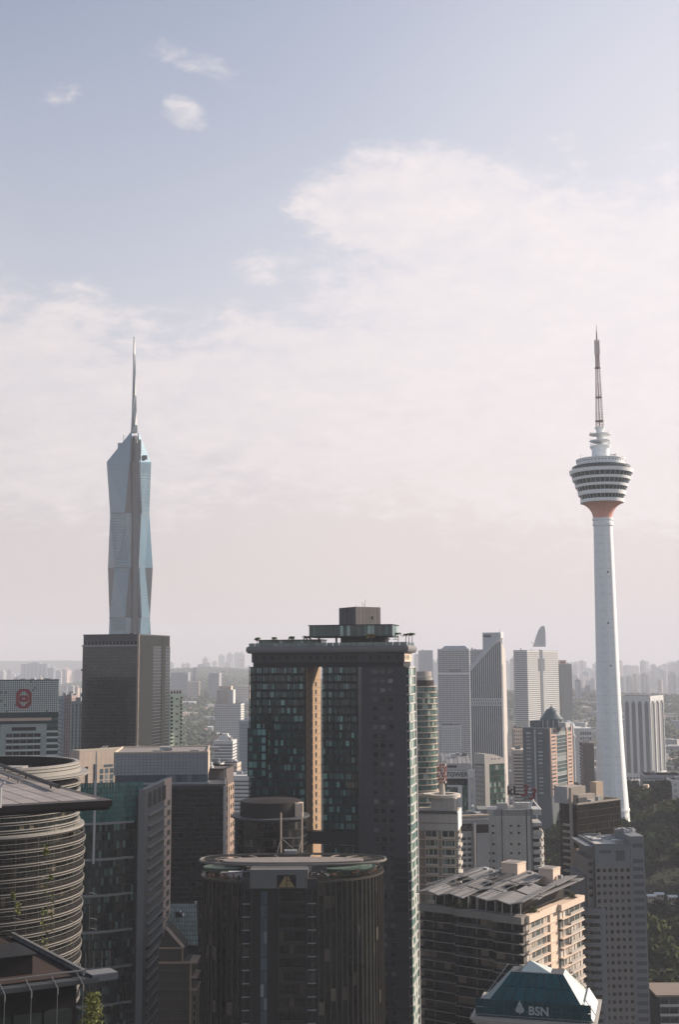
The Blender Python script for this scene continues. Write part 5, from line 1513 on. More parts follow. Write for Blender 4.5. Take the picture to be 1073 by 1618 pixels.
# ================================================================== balconied apartment block, sunlit end
def apartment_block():
    Y = 395.0
    b = Bld('apartment_block', 'balconied apartment block with folded roof, dark front and sunlit cream end', 'apartment block', 832, Y, 664, 914, 33, 1452)
    r = b.root; w, d, k = b.w, b.d, b.k; z = b.z
    cream = mat('apartment_cream', (.60, .50, .41), .7, streak=.05); slabm = mat('apartment_slab', (.20, .185, .17), .7, streak=.05)  # front slabs darker than the end's, shade put into their colour
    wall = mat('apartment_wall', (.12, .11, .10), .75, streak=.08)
    gl = glass('apartment_glass', (.016, .018, .017), isl=.5, alt=(.20, .18, .14), alt_p=.2); glw = glass('apartment_glass_painted_sun', (.10, .11, .11), isl=.5, alt=(.55, .52, .47), alt_p=.5)  # end glass is a paler copy with sunlight in its colour
    fh = 15.1 * k; n = int(b.h / fh)
    MB().box(-w/2 + 1.2, w/2 - 1.2, -d/2 + 1.2, d/2 - 1, 0, b.h - .4).build('core', mat('apartment_dark', (.03, .028, .026), .7), r)
    rg = random.Random(31)
    # dark long front: three bays stepping forward, slab edges follow
    steps = [(0, .36, 0.0), (.36, .74, 1.6), (.74, 1.0, 3.0)]
    for (f0, f1, o) in steps:
        u0, u1 = w*f0, w*f1
        if o: MB().box(*b.fb('F', u0 + .2, u1 - .3, 0, b.h - .5, -1.3, o - 1.3)).build('bay', wall, r)
    for i in range(n):
        zt = b.h - 1.2 - i * fh
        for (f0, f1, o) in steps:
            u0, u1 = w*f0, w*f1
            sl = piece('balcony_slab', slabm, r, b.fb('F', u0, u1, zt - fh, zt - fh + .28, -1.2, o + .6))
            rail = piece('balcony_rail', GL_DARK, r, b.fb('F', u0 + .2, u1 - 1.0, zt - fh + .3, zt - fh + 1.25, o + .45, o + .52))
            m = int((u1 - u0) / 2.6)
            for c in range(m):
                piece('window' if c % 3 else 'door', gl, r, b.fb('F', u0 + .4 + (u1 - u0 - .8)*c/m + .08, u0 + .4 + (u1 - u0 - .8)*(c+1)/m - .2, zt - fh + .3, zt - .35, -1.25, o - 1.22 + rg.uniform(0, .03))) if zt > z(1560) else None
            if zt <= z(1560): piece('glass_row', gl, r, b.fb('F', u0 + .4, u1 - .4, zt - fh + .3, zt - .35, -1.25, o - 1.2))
        if i % 1 == 0:
            for f in (.12, .36, .55, .74, .9): piece('pier', wall, r, b.fb('F', w*f - .3, w*f + .3, zt - fh + .28, zt, -1.2, 0.2 + (1.6 if f > .36 else 0) + (1.4 if f > .74 else 0) - .9))
    # sunlit end: two stacks of windows, projecting slabs and balconies
    for i in range(n):
        zt = b.h - 1.2 - i * fh
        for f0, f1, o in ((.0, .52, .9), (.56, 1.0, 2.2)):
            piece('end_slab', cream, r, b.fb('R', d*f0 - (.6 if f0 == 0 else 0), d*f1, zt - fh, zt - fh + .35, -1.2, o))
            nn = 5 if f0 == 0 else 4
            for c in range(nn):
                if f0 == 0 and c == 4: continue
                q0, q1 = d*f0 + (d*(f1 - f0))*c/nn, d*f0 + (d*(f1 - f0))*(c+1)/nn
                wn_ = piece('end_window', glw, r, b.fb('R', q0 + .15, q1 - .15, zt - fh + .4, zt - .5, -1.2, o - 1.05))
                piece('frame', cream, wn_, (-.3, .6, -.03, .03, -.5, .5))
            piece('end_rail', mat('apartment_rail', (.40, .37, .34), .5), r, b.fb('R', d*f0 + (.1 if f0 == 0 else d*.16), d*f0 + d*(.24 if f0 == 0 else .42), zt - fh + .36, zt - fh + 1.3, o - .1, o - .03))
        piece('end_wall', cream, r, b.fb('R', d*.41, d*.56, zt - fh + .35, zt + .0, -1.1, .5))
    # roof: deep parapet band, recessed penthouse, leaning struts, folded roof plates, stair boxes
    for (f0, f1, o) in steps: piece('parapet', slabm, r, b.fb('F', w*f0, w*f1, b.h - 1.2, b.h + 1.0, -1.4, o + .7))
    piece('parapet', cream, r, b.fb('R', 0, d*.52, b.h - 1.2, b.h + 1.0, -1.2, 1.1)); piece('parapet', cream, r, b.fb('R', d*.53, d, b.h - 1.2, b.h + .8, -1.2, 2.4))
    MB().box(-w/2 + 4, w/2 - 4, -d/2 + 3, d/2 - 3, b.h, b.h + 4.6).build('penthouse', mat('penthouse_dark', (.035, .032, .03), .5), r)
    for i in range(22): piece('penthouse_window', gl, r, (-w/2 + 4.2 + (w - 8.4)*i/22, -w/2 + 4.2 + (w - 8.4)*(i + .9)/22, -d/2 + 2.9, -d/2 + 3.05, b.h + .6, b.h + 4.2))
    rp = mat('folded_roof', (.20, .19, .185), .65, var=.25, scale=.3)
    def plate(x0, x1, y0, y1, z00, z10, z11, z01, t=.35):
        MB().add([(x0, y0, z00), (x1, y0, z10), (x1, y1, z11), (x0, y1, z01), (x0, y0, z00 + t), (x1, y0, z10 + t), (x1, y1, z11 + t), (x0, y1, z01 + t)],
                 [(0, 3, 2, 1), (4, 5, 6, 7), (0, 1, 5, 4), (1, 2, 6, 5), (2, 3, 7, 6), (3, 0, 4, 7)]).build('roof_plate', rp, r)
    H = b.h + 4.8
    ROWS = [(-d/2 - 1.8, -d/2 + d*.22), (-d/2 + d*.25, -d/2 + d*.52), (-d/2 + d*.56, d/2 - 1.5)]
    nc = 9; rq = random.Random(8)
    for i in range(nc):
        xa, xb = -w/2 - .6 + (w + 1.2)*i/nc + .12, -w/2 - .6 + (w + 1.2)*(i + 1)/nc - .12
        for j, (ya, yb) in enumerate(ROWS):
            if (i, j) in ((3, 2), (6, 1), (1, 1), (7, 2), (4, 0)): continue
            e = (.9 if i % 2 else -.3) + rq.uniform(-.3, .3); f = (-.5 if i % 2 else 1.0) + rq.uniform(-.3, .3); g = .6 * j
            plate(xa, xb, ya - (1.4 if j == 0 and i > 5 else 0), yb, H + e*.6 + g, H + f*.6 + g, H + f*.6 + g + .7, H + e*.6 + g + .7, .28)
    plate(w/2 - 3.5, w/2 + 2.6, -d/2 + 4, -d/2 + 7, H - .3, H + .6, H + .8, H + .0); plate(w/2 - 4, w/2 + 2.8, d/2 - 6, d/2 - 1, H + .4, H + 1.4, H + 1.6, H + .8)
    plate(w/2 - .2, w/2 + 2.5, -d/2 + 7.3, d/2 - 6.2, H + .5, H + 1.0, H + 1.3, H + .7)
    for i in range(12):
        u = w * (i + .5) / 12; o = 0 if u < w*.36 else (1.6 if u < w*.74 else 3)
        p = b.fb('F', u, u, 0, 0, o, o)
        MB().tube((p[0], p[2] + 2.2, b.h + .2), (p[0] + .8, p[2] + 1.0, H + .3), .16, 5).build('strut', PALE, r)
    for x0, x1, y0, y1, hh in ((-w/2 + w*.36, -w/2 + w*.52, d/2 - 9, d/2 - 2, 5.8), (-w/2 + w*.72, -w/2 + w*.86, d/2 - 8.5, d/2 - 2.2, 5.0)):
        MB().box(x0, x1, y0, y1, H - 2, H + hh).build('stair_box', cream, r); MB().box(x0 - .1, x1 + .1, y0 - .1, y1 + .1, H + hh - .5, H + hh + .2).build('box_rim', CREAM, r)
        MB().box(x0 + .6, x1 - .6, y0 + .6, y1 - .6, H + hh + .1, H + hh + .3).build('box_roof', ROOFGREY, r)
    for i in range(9):
        x = -w/2 + w*(.06 + i*.085); piece('roof_rib', DARKGREY, r, (x - .12, x + .12, -d/2 - .4, d/2 - 3, H + 2.3, H + 2.5))
    for x, y in ((-w/2 + w*.12, 1), (-w/2 + w*.22, -3), (-w/2 + w*.44, -4), (-w/2 + w*.66, -5), (-w/2 + w*.78, -2)):
        piece('skylight', BLACK, r, (x - 1.6, x + 1.6, y - 1.2, y + 1.2, H + .6, H + 2.1))
    for i in range(12): piece('rooftop_unit', PLANT, r, (-w/2 + w*(.05 + .075*i), -w/2 + w*(.05 + .075*i) + 1.4, d/2 - 4 - (i % 3), d/2 - 2.6 - (i % 3), H + 1, H + 2.4 + .5*(i % 2)))
    # roof garden shrubs
    lf = mat('roof_shrub', (.05, .06, .025), .8, isl=.5)
    for j, (cx, cy_, nn, sp) in enumerate(((-w/2 + w*.42, -d/2 + .2, 500, 2.4), (-w/2 + w*.30, -d/2 + 1, 250, 1.4), (w/2 - .5, -d/2 + 6, 400, 1.6), (w/2 + 1.0, d/2 - 8, 240, 1.4))):
        mb = MB()
        for i in range(nn):
            c = Vector((rg.gauss(0, sp*.5), rg.gauss(0, .7), abs(rg.gauss(0, .9)))); u = Vector((rg.uniform(-1, 1), rg.uniform(-1, 1), rg.uniform(-1, 1))).normalized() * .28; v = u.orthogonal().normalized() * .16
            mb.add([c - u, c + v, c + u, c - v], [(0, 1, 2, 3)])
        o = mb.build('roof_shrub', lf); M = Matrix.Translation(r.location) @ Matrix.Rotation(r.rotation_euler[2], 4, 'Z'); o.location = M @ Vector((cx, cy_, b.h + 1))
        tag(o, ('dark shrub on the terrace of the apartment block, middle of its dark front', 'small shrub left on the dark terrace of the apartment block', 'green shrub on the sunlit roof corner of the apartment block', 'shrub at the far right end of the apartment roof')[j], 'shrub', 'shrubs on the apartment roof')
apartment_block()

# ================================================================== teal hipped roof with pale emblem lettering
def hipped_roof_tower():
    Y = 330.0; k = Y / FPX
    c = at(848, 1600, Y)
    a = R(15)
    root = empty('hipped_roof_tower', (c.x + 2.2, Y + 12, 0), -a); tag(root, 'tower with teal hipped glass roof, pale apex and pale three-letter sign', 'tower')
    M = (Matrix.Translation(root.location) @ Matrix.Rotation(-a, 4, 'Z')).inverted()
    def P(px, py, Yp): return M @ at(px, py, Yp)
    z = lambda p: zat(848, p, Y)
    teal = mat('teal_glass_roof', (.006, .060, .070), .16, var=.12, obj=.12, scale=.3, bump=.05); pale = mat('pale_metal_roof', (.48, .52, .49), .45, var=.06, streak=.03)
    ze, zr, za = z(1612), zat(848, 1538, Y + 9), zat(840, 1516, Y + 18)
    W2, D2 = 15.0, 11.5
    rx0, rx1 = -W2 + 8.4, W2 - 7.6
    # roof faces: front hip split in panels, right hip pale, back and left
    def face(nm, pts, m, t=.25, par=root):
        p = [Vector(q) for q in pts]; n = len(p); nn = (p[1] - p[0]).cross(p[2] - p[0]).normalized()
        if nn.z < 0: nn = -nn
        return MB().add(p + [q - nn*t for q in p], [tuple(range(n)), tuple(range(2*n - 1, n - 1, -1))] + [(i, (i+1) % n, n + (i+1) % n, n + i) for i in range(n)]).build(nm, m, par, fix=True)
    A, B, C2, D = (-W2, -D2, ze), (W2, -D2, ze), (W2, D2, ze), (-W2, D2, ze)
    RA, RB, RC, RD = (rx0, -D2 + 9.0, zr), (rx1, -D2 + 9.0, zr), (rx1, D2 - 8, zr), (rx0, D2 - 8, zr)
    nx, ny = 8, 3
    A_, B_, RA_, RB_ = map(Vector, (A, B, RA, RB))
    for i in range(nx):
        for j in range(ny):
            def q(u, v): return (A_ + (RA_ - A_) * v) * (1 - u) + (B_ + (RB_ - B_) * v) * u
            e = .006
            face('roof_panel', [q(i/nx + e, j/ny + e), q((i+1)/nx - e, j/ny + e), q((i+1)/nx - e, (j+1)/ny - e), q(i/nx + e, (j+1)/ny - e)], teal)
    MB().add([A, B, C2, D, RA, RB, RC, RD], [(0, 1, 5, 4), (1, 2, 6, 5), (2, 3, 7, 6), (3, 0, 4, 7), (4, 5, 6, 7), (3, 2, 1, 0)]).build('roof_core', DARKGREY, root).location.z = -.35
    face('right_hip', [B, C2, RC, RB], pale); face('back_hip', [C2, D, RD, RC], pale); face('left_hip', [D, A, RA, RD], pale)
    MB().add([(rx0 + 2.4, -2, zr - .2), (rx1 - 3.0, -2, zr - .2), (rx1 - 3.0, 4, zr - .2), (rx0 + 2.4, 4, zr - .2), (-1.8, 1.0, za + .9)], [(0, 1, 4), (1, 2, 4), (2, 3, 4), (3, 0, 4)]).build('apex', pale, root, fix=True)
    MB().add([RA, RB, RC, RD], [(0, 1, 2, 3)]).build('roof_flat', DARKGREY, root)
    # glass sign screen standing along the eave with grid and lettering
    scr = mat('sign_screen', (.008, .05, .06), .1, var=.1, obj=.15)
    zs0, zs1 = ze + .3, ze + 4.6
    nn = 12
    for i in range(nn):
        for j in range(2):
            piece('screen_pane', scr, root, (-W2 + 2*W2*i/nn + .05, -W2 + 2*W2*(i+1)/nn - .05, -D2 - .62, -D2 - .55, zs0 + (zs1 - zs0)*j/2 + .05, zs0 + (zs1 - zs0)*(j+1)/2 - .05))
    for i in range(nn + 1): piece('screen_post', DARKGREY, root, (-W2 + 2*W2*i/nn - .05, -W2 + 2*W2*i/nn + .05, -D2 - .6, -D2 - .4, ze - .2, zs1))
    let = mat('letter_grey', (.34, .38, .40), .4)
    me = text_mesh('BSN', 3.0, .12, .06)
    me.materials.clear(); me.materials.append(let)
    o = bpy.data.objects.new('lettering', me); COL.objects.link(o); o.parent = root; o.rotation_euler = (math.pi/2, 0, 0); o.location = (1.6, -D2 - .78, zs0 + 1.9)
    # emblem: pointed leaf-like cluster of three lobes on a stem
    mb = MB()
    def lobe(cx, cz, rx, rz, top=False):
        pts = []
        for i in range(16):
            t = 2*math.pi*i/16; pts.append((cx + math.cos(t)*rx, cz + math.sin(t)*rz + (.45*rz if top and i == 4 else 0)))
        n = len(pts); mb.add([(p[0], -.1, p[1]) for p in pts] + [(p[0], .1, p[1]) for p in pts], [tuple(range(n)), tuple(range(2*n - 1, n - 1, -1))] + [(i, n + i, n + (i+1) % n, (i+1) % n) for i in range(n)])
    lobe(0, .75, .62, .95, True); lobe(-.55, -.15, .55, .75); lobe(.55, -.15, .55, .75); mb.box(-.16, .16, -.1, .1, -1.3, -.2)
    o = mb.build('emblem', let, root); o.location = (-3.3, -D2 - .78, zs0 + 2.2)
    # eaves, cornice with brackets and the tower shaft below
    st = mat('hip_tower_stone', (.34, .315, .29), .7, streak=.08)
    for i, (o_, z0, z1) in enumerate(((1.4, ze - .9, ze - .2), (.9, ze - 1.7, ze - .92), (.2, ze - 4.4, ze - 1.72))):
        MB().box(-W2 - o_, W2 + o_, -D2 - o_, D2 + o_, z0, z1).build('cornice', st, root)
    for i in range(18): piece('cornice_opening', BLACK, root, (-W2 + 2*W2*(i + .2)/18, -W2 + 2*W2*(i + .8)/18, -D2 - .26, -D2 - .15, ze - 3.6, ze - 2.2))
    MB().box(-W2 + .6, W2 - .6, -D2 + .6, D2 - .6, 0, ze - 4.4).build('shaft', st, root)
    for i in range(8): piece('shaft_band', DARKGREY, root, (-W2 + .5, W2 - .5, -D2 + .52, -D2 + .7, ze - 8 - i*3.6, ze - 6 - i*3.6))
    mb = MB()
    for i in range(60):
        x = -W2 - 1.2 + (2*W2 + 2.4)*i/59; mb.tube((x, -D2 - 1.25, ze - .2), (x, -D2 - 1.25, ze + .75), .03, 3)
    mb.tube((-W2 - 1.2, -D2 - 1.25, ze + .75), (W2 + 1.2, -D2 - 1.25, ze + .75), .04, 4); mb.build('eave_rail', PLANT, root, kind='stuff')
    for y0, y1 in ((-D2 + 1, -D2 + 7), (-D2 + 8.5, D2 - 2)):
        face('side_fin', [(W2 + .6, y0, ze), (W2 + .6, y1, ze), (W2 - 1.8, y1, ze + 3.6), (W2 - 1.8, y0, ze + 3.6)], WHITE)
    for x in (-W2 - .2, W2 + .2): MB().tube((x, D2 - 2, ze + .3), (x * .55, 4.5, zr + .2), .14, 5).build('hip_rail', PALE, root)
hipped_roof_tower()

# ================================================================== grey tower with a grid of square windows
def grid_tower():
    Y = 560.0
    b = Bld('grid_window_tower', 'grey stepped office tower with a grid of small square windows, right', 'office tower', 940, Y, None, 1003, -3, 1337, d=30, corner='L')
    r = b.root; w, d, k = b.w, b.d, b.k; z = b.z
    st = mat('grid_stone', (.15, .16, .172), .7, streak=.08); st2 = mat('grid_stone_brown', (.17, .16, .155), .75, streak=.1)
    gl = glass('grid_glass', (.012, .013, .015), isl=0, obj=.5, alt=(.06, .06, .065), alt_p=.25); lv = mat('grid_louvre', (.075, .08, .09), .6)
    X = lambda px: b.u(px)
    b.core(st, 'wall', .3)
    fh = 11.65 * k; z1 = z(1362); n = int(z1 / fh)
    uw = X(996)
    # head panel
    MB().box(*b.fb('F', 0, uw, z1, b.h, -.3, .35)).build('head_wall', st, r)
    piece('louvre', lv, r, b.fb('F', X(947), X(966), z(1348.5), z(1343.5), .3, .4)); piece('louvre', lv, r, b.fb('F', X(973), X(987), z(1360.5), z(1344), .3, .42))
    b.punched('F', st2, gl, z1 - n*fh, z1 - 2.0, 6, n, .52, .46, .35, 0, uw, True, 180)
    piece('head_band', st, r, b.fb('F', 0, uw, z1 - 2.0, z1, 0, .36))
    # stair wing on the right, a little higher, with louvred panels
    wx0, wx1 = w/2 - (w - uw) + .02, at(1008, 1337, Y).x - b.root.location.x + 2.4
    zt2 = z(1322)
    MB().box(wx0, wx1, -d/2 - .5, d/2 - 4, 0, zt2).build('stair_wing', st, r)
    for i in range(n + 3):
        zz = zt2 - 3.2 - i * fh
        if i == 1: continue
        piece('wing_louvre', lv, r, (wx0 + 1.0, wx1 - .7, -d/2 - .58, -d/2 - .4, zz - 1.7, zz))
    MB().ring((wx0 + wx1)/2, 2, 2.6, 3.4, zt2, zt2 + 1.2, n=20, sx=1.2).build('roof_ring', GREY, r)
    for i in range(8):
        q = random.Random(i); piece('rooftop_unit', PLANT, r, ((wx0 + wx1)/2 - 3 + i*.8, (wx0 + wx1)/2 - 2.5 + i*.8, -6 + q.uniform(0, 6), -5 + q.uniform(0, 6), zt2, zt2 + q.uniform(.8, 2.2)))
    # lower wing on the left with rounded banded corner
    x0, x1 = at(913, 1450, Y).x - b.root.location.x, -w/2 + X(947)
    zl = z(1436)
    MB().box(-w/2 - .2, x1, -d/2 - 1.2, d/2, 0, zl).build('low_wing', st, r)
    cx, cyy, rr = -w/2 + .2, -d/2 + 6.0, 7.2
    rr = min(rr, -w/2 - x0 + .6)
    MB().lathe([(rr, 0), (rr, zl + .2), (.1, zl + .2)], 40, cx, cyy).build('round_corner', st, r, smooth=True)
    for i in range(int(zl / fh) - 1):
        zz = zl - 2.6 - i * fh
        MB().ring(cx, cyy, rr - .2, rr + .08, zz - 1.5, zz, R(150), R(285), 24).build('band_window', gl, r, smooth=True)
        piece('band_window', gl, r, (-w/2 + .6, x1 - .9, -d/2 - 1.3, -d/2 - 1.1, zz - 1.5, zz))
    MB().box(-w/2 - 5.0, -w/2, -d/2 + 4, d/2 - 3, 0, z(1385)).build('middle_wing', st, r)
    MB().box(-w/2 - 3.2, -w/2, -d/2 + 2, d/2 - 3, 0, z(1358)).build('upper_wing', st2, r)
    for i in range(5): piece('wing_window', gl, r, (-w/2 - 2.6 + .1, -w/2 - .8, -d/2 + 1.9, -d/2 + 2.05, z(1358) - 3 - i*3.4, z(1358) - 1.6 - i*3.4))
    # roof terrace
    b.parapet(st, .6, 1.0); MB().box(-w/2 + .6, w/2 - 1, -d/2 + .6, d/2 - 1, b.h - .2, b.h + .15).build('roof_floor', mat('roof_pale', (.45, .42, .39), .8, var=.3), r)
    b.roofbits(PLANT, 10, 17, None, 1.6)
    MB().tube((-w/2 + X(940), 4, b.h + 3), (-w/2 + X(968), 4, b.h + 3), .12, 5).tube((-w/2 + X(966), 4, b.h), (-w/2 + X(966), 4, b.h + 3.2), .5, 6).build('crane', STEEL, r)
    MB().box(-w/2 - 4, -w/2 + .5, -d/2 + 1, d/2 - 2, b.h - 1.0, b.h + .1).build('roof_overhang', st, r)
grid_tower()

# ================================================================== brown glass tower with balcony edge
def brown_tower():
    Y = 640.0
    b = Bld('brown_glass_tower', 'dark brown glass tower with pale stairwell, in front of the telecom tower foot', 'office tower', 913, Y, 884, 981, -40, 1272)
    r = b.root; w, d, k = b.w, b.d, b.k; z = b.z
    gl = glass('brown_glass', (.016, .012, .010), isl=.35, alt=(.07, .055, .045), alt_p=.15)
    b.core(BLACK, 'core', .3)
    fr = mat('brown_frame', (.05, .043, .037), .6); pale = mat('brown_pale', (.30, .26, .225), .7, streak=.08)
    fh = 3.4; n = int(b.h / fh) - 1
    b.panes('F', gl, b.h - n*fh, b.h, 26, n, .08, -.05)
    for i in range(n): piece('storey_rail', fr, r, b.fb('F', 0, w, b.h - i*fh - .16, b.h - i*fh + .0, -.2, .15))
    b.ribs('F', fr, b.h - n*fh, b.h, 26, .12, .12, joined=True, name='mullion')
    b.panes('L', gl, b.h - n*fh, b.h, 10, n, .1, -.05)
    # balconied stair edge
    for i in range(26):
        zz = b.h - 10 - i*3.3
        piece('balcony', pale, r, b.fb('L', d*.25, d*.62, zz - 1.1, zz, 0, 1.6))
    MB().box(*b.fb('L', d*.62, d*.74, 0, z(1246), -.5, 1.0)).build('stair_shaft', pale, r)
    MB().box(*b.fb('L', d*.74, d*1.0, 0, z(1340), -.5, 1.4)).build('rear_wing', mat('rear_tan', (.26, .18, .12), .7), r)
    # rooftop: pale plant boxes
    hi = z(1246)
    MB().box(-w/2 + .2, -w/2 + w*.42, d*.04, d/2 + 2.9, b.h, hi).build('plant_box', pale, r); MB().box(-w/2 - .3, -w/2 + .2, d*.02, d/2 + 3.1, b.h + .2, hi + .3).build('plant_wall', mat('plant_grey', (.34, .34, .36), .7), r)
    MB().box(w/2 - 10, w/2 - 4, 2, d/2, b.h, hi + 1).build('lift_box', mat('lift_tan', (.40, .33, .25), .7), r)
    MB().box(-w/2 + w*.12, -w/2 + w*.5, -d*.28, 0, b.h, b.h + 4.5).build('plant_room', pale, r)
    for i in range(3): piece('tank', DARKGREY, r, (-w/2 + 2 + i*2.4, -w/2 + 4 + i*2.4, -d*.44, -d*.34, b.h, b.h + 3.2))
    b.roofbits(PLANT, 8, 23, None, 2.2); b.parapet(pale, .4, .9)
    b.mast(PLANT, w/2 - 7, 4, hi + 1, hi + 5)
brown_tower()

# ================================================================== pale panelled block with roof sign
def sign_block():
    Y = 560.0
    b = Bld('panelled_block', 'pale grey panelled block with a dark and red sign standing on its roof', 'office block', 842, Y, 755, None, 2, 1279, d=15)
    r = b.root; w, d, k = b.w, b.d, b.k; z = b.z
    pn = mat('block_panel', (.36, .355, .345), .6, obj=.05, streak=.05); jt = mat('block_joint', (.17, .17, .17), .8); dk = mat('panel_dark', (.19, .19, .195), .6)
    X = lambda px: b.u(px)
    b.core(jt, 'wall', .25)
    rows = int((b.h - z(1405)) / (3.05*k)); cols = 10
    u0 = X(769.5)
    wins = []
    px_w = [(779, 0), (807, 0), (819.5, 0)]
    bx = []
    for j in range(rows):
        zz1 = b.h - (b.h - z(1405))*j/rows; zz0 = b.h - (b.h - z(1405))*(j+1)/rows
        for i in range(cols):
            xa = u0 + (X(838) - u0)*i/cols; xb = u0 + (X(838) - u0)*(i+1)/cols
            bx.append((j, b.fb('F', xa + .05, xb - .05, zz0 + .06, zz1 - .06, -.25, 0)))
    pieces('panel', pn, r, [q for j, q in bx], 300)
    pieces('head_panel', dk, r, [b.fb('F', X(779.5) + (X(838) - X(779.5))*i/9 + .04, X(779.5) + (X(838) - X(779.5))*(i+1)/9 - .04, z(1289), z(1280), -.2, .04) for i in range(9)])
    piece('lower_wall', pn, r, b.fb('F', 0, w, 0, z(1405), -.2, 0)); piece('left_wall', pn, r, b.fb('F', X(752.5), u0, z(1405), z(1336), -.2, .3))
    for px in (793, 832): piece('groove', mat('groove_dark', (.06, .06, .065), .7), r, b.fb('F', X(px) - .25, X(px) + .25, z(1405), b.h, -.1, .05))
    for py in (1304.5, 1316, 1333.5, 1348, 1360, 1371.5, 1383):
        for px in (779, 807, 819.5): piece('window', GL_DARK, r, b.fb('F', X(px) - .5, X(px) + .5, z(py + 2), z(py - 1.5), -.1, .06))
    for py in (1348, 1359.5, 1371): piece('window', GL_BLUE, r, b.fb('F', X(762), X(774), z(py + 2), z(py - 1.5), .2, .4))
    piece('green_panel', mat('vine_panel', (.10, .13, .08), .8, var=.4, scale=1.0), r, b.fb('F', X(752.6), X(764), z(1335), z(1324), -.2, .35))
    # right end: notched balcony prows catching the sun
    cr = mat('prow_cream', (.60, .50, .41), .6)
    MB().box(w/2, w/2 + 3.0, -d/2 + 1, d/2 - 2.2, 0, z(1308)).build('end_core', GL_DARK, r)
    for i, py in enumerate((1279, 1300, 1312)):
        piece('end_panel', pn, r, (w/2 + .02, w/2 + 4.0, -d/2, d/2 - 2, z(py + (9 if i != 1 else 5)), z(py)))
    for i in range(7):
        zz = z(1322 + i*12.2)
        mb = MB().prism([(w/2, -d/2), (w/2 + 3.6, -d/2), (w/2 + 5.4, -d/2 + 5), (w/2 + 3.6, d/2 - 2), (w/2, d/2 - 2)], zz - .9, zz + .9)
        mb.build('balcony_prow', pn, r); MB().tube((w/2 + 3.5, -d/2 + .1, zz + 3.4), (w/2 + 5.3, -d/2 + 6.5, zz + .9), .3, 4).build('prow_fin', cr, r)
    # roof: parapet frame, posts and the sign
    piece('roof_wall', WHITE, r, b.fb('F', X(769.5), X(785), b.h, b.h + 1.2, -1, 0)); piece('roof_box', pn, r, b.fb('F', X(787), X(803), b.h, b.h + 2.6, -4, -1.5))
    piece('roof_tank', PALE, r, b.fb('F', X(816), X(842), b.h, b.h + 2.4, -8, -5))
    for px in (804, 815.5, 823.5, 831.5, 840): piece('sign_post', PALE, r, b.fb('F', X(px) - .1, X(px) + .1, b.h, b.h + (8 if px < 810 else 3.4), -1.0, -.8))
    piece('sign_rail', PALE, r, b.fb('F', X(803), X(841), b.h + 3.2, b.h + 3.5, -1.0, -.8)); piece('sign_rail', PALE, r, b.fb('F', X(803), X(818), b.h + 4.3, b.h + 4.6, -1.0, -.8))
    MB().tube((w/2 - 1.5, -d/2 + 1, b.h), (w/2 + .5, -d/2 + 1, b.h + 4.6), .55, 6).build('roof_arm', WHITE, r); MB().tube((w/2 + .3, -d/2 + .6, b.h + 4), (w/2 + 4.2, -d/2 + 3, b.h - .5), .3, 5).build('roof_arm', WHITE, r)
    me = text_mesh('kL', 5.6, .15, .15); on_face(me, b, 'F', X(812), z(1250) , -.7, mat('sign_navy', (.012, .014, .022), .4))
    red = mat('sign_red', (.16, .022, .028), .45)
    me = text_mesh('3', 7.0, .15, .12, .25); on_face(me, b, 'F', X(829.0), z(1250.5), -.7, red)
    me = text_mesh('3', 7.0, .15, .12, .25); on_face(me, b, 'F', X(841.5), z(1256), -.7, red)
    piece('sign_bar', red, r, b.fb('F', X(803.5), X(813.5), z(1240.6), z(1239.6), .6, .9))
    for px in (822, 838): piece('sign_post', PALE, r, b.fb('F', X(px) - .12, X(px) + .12, b.h + 3.4, b.h + 6, -1.0, -.8))
sign_block()

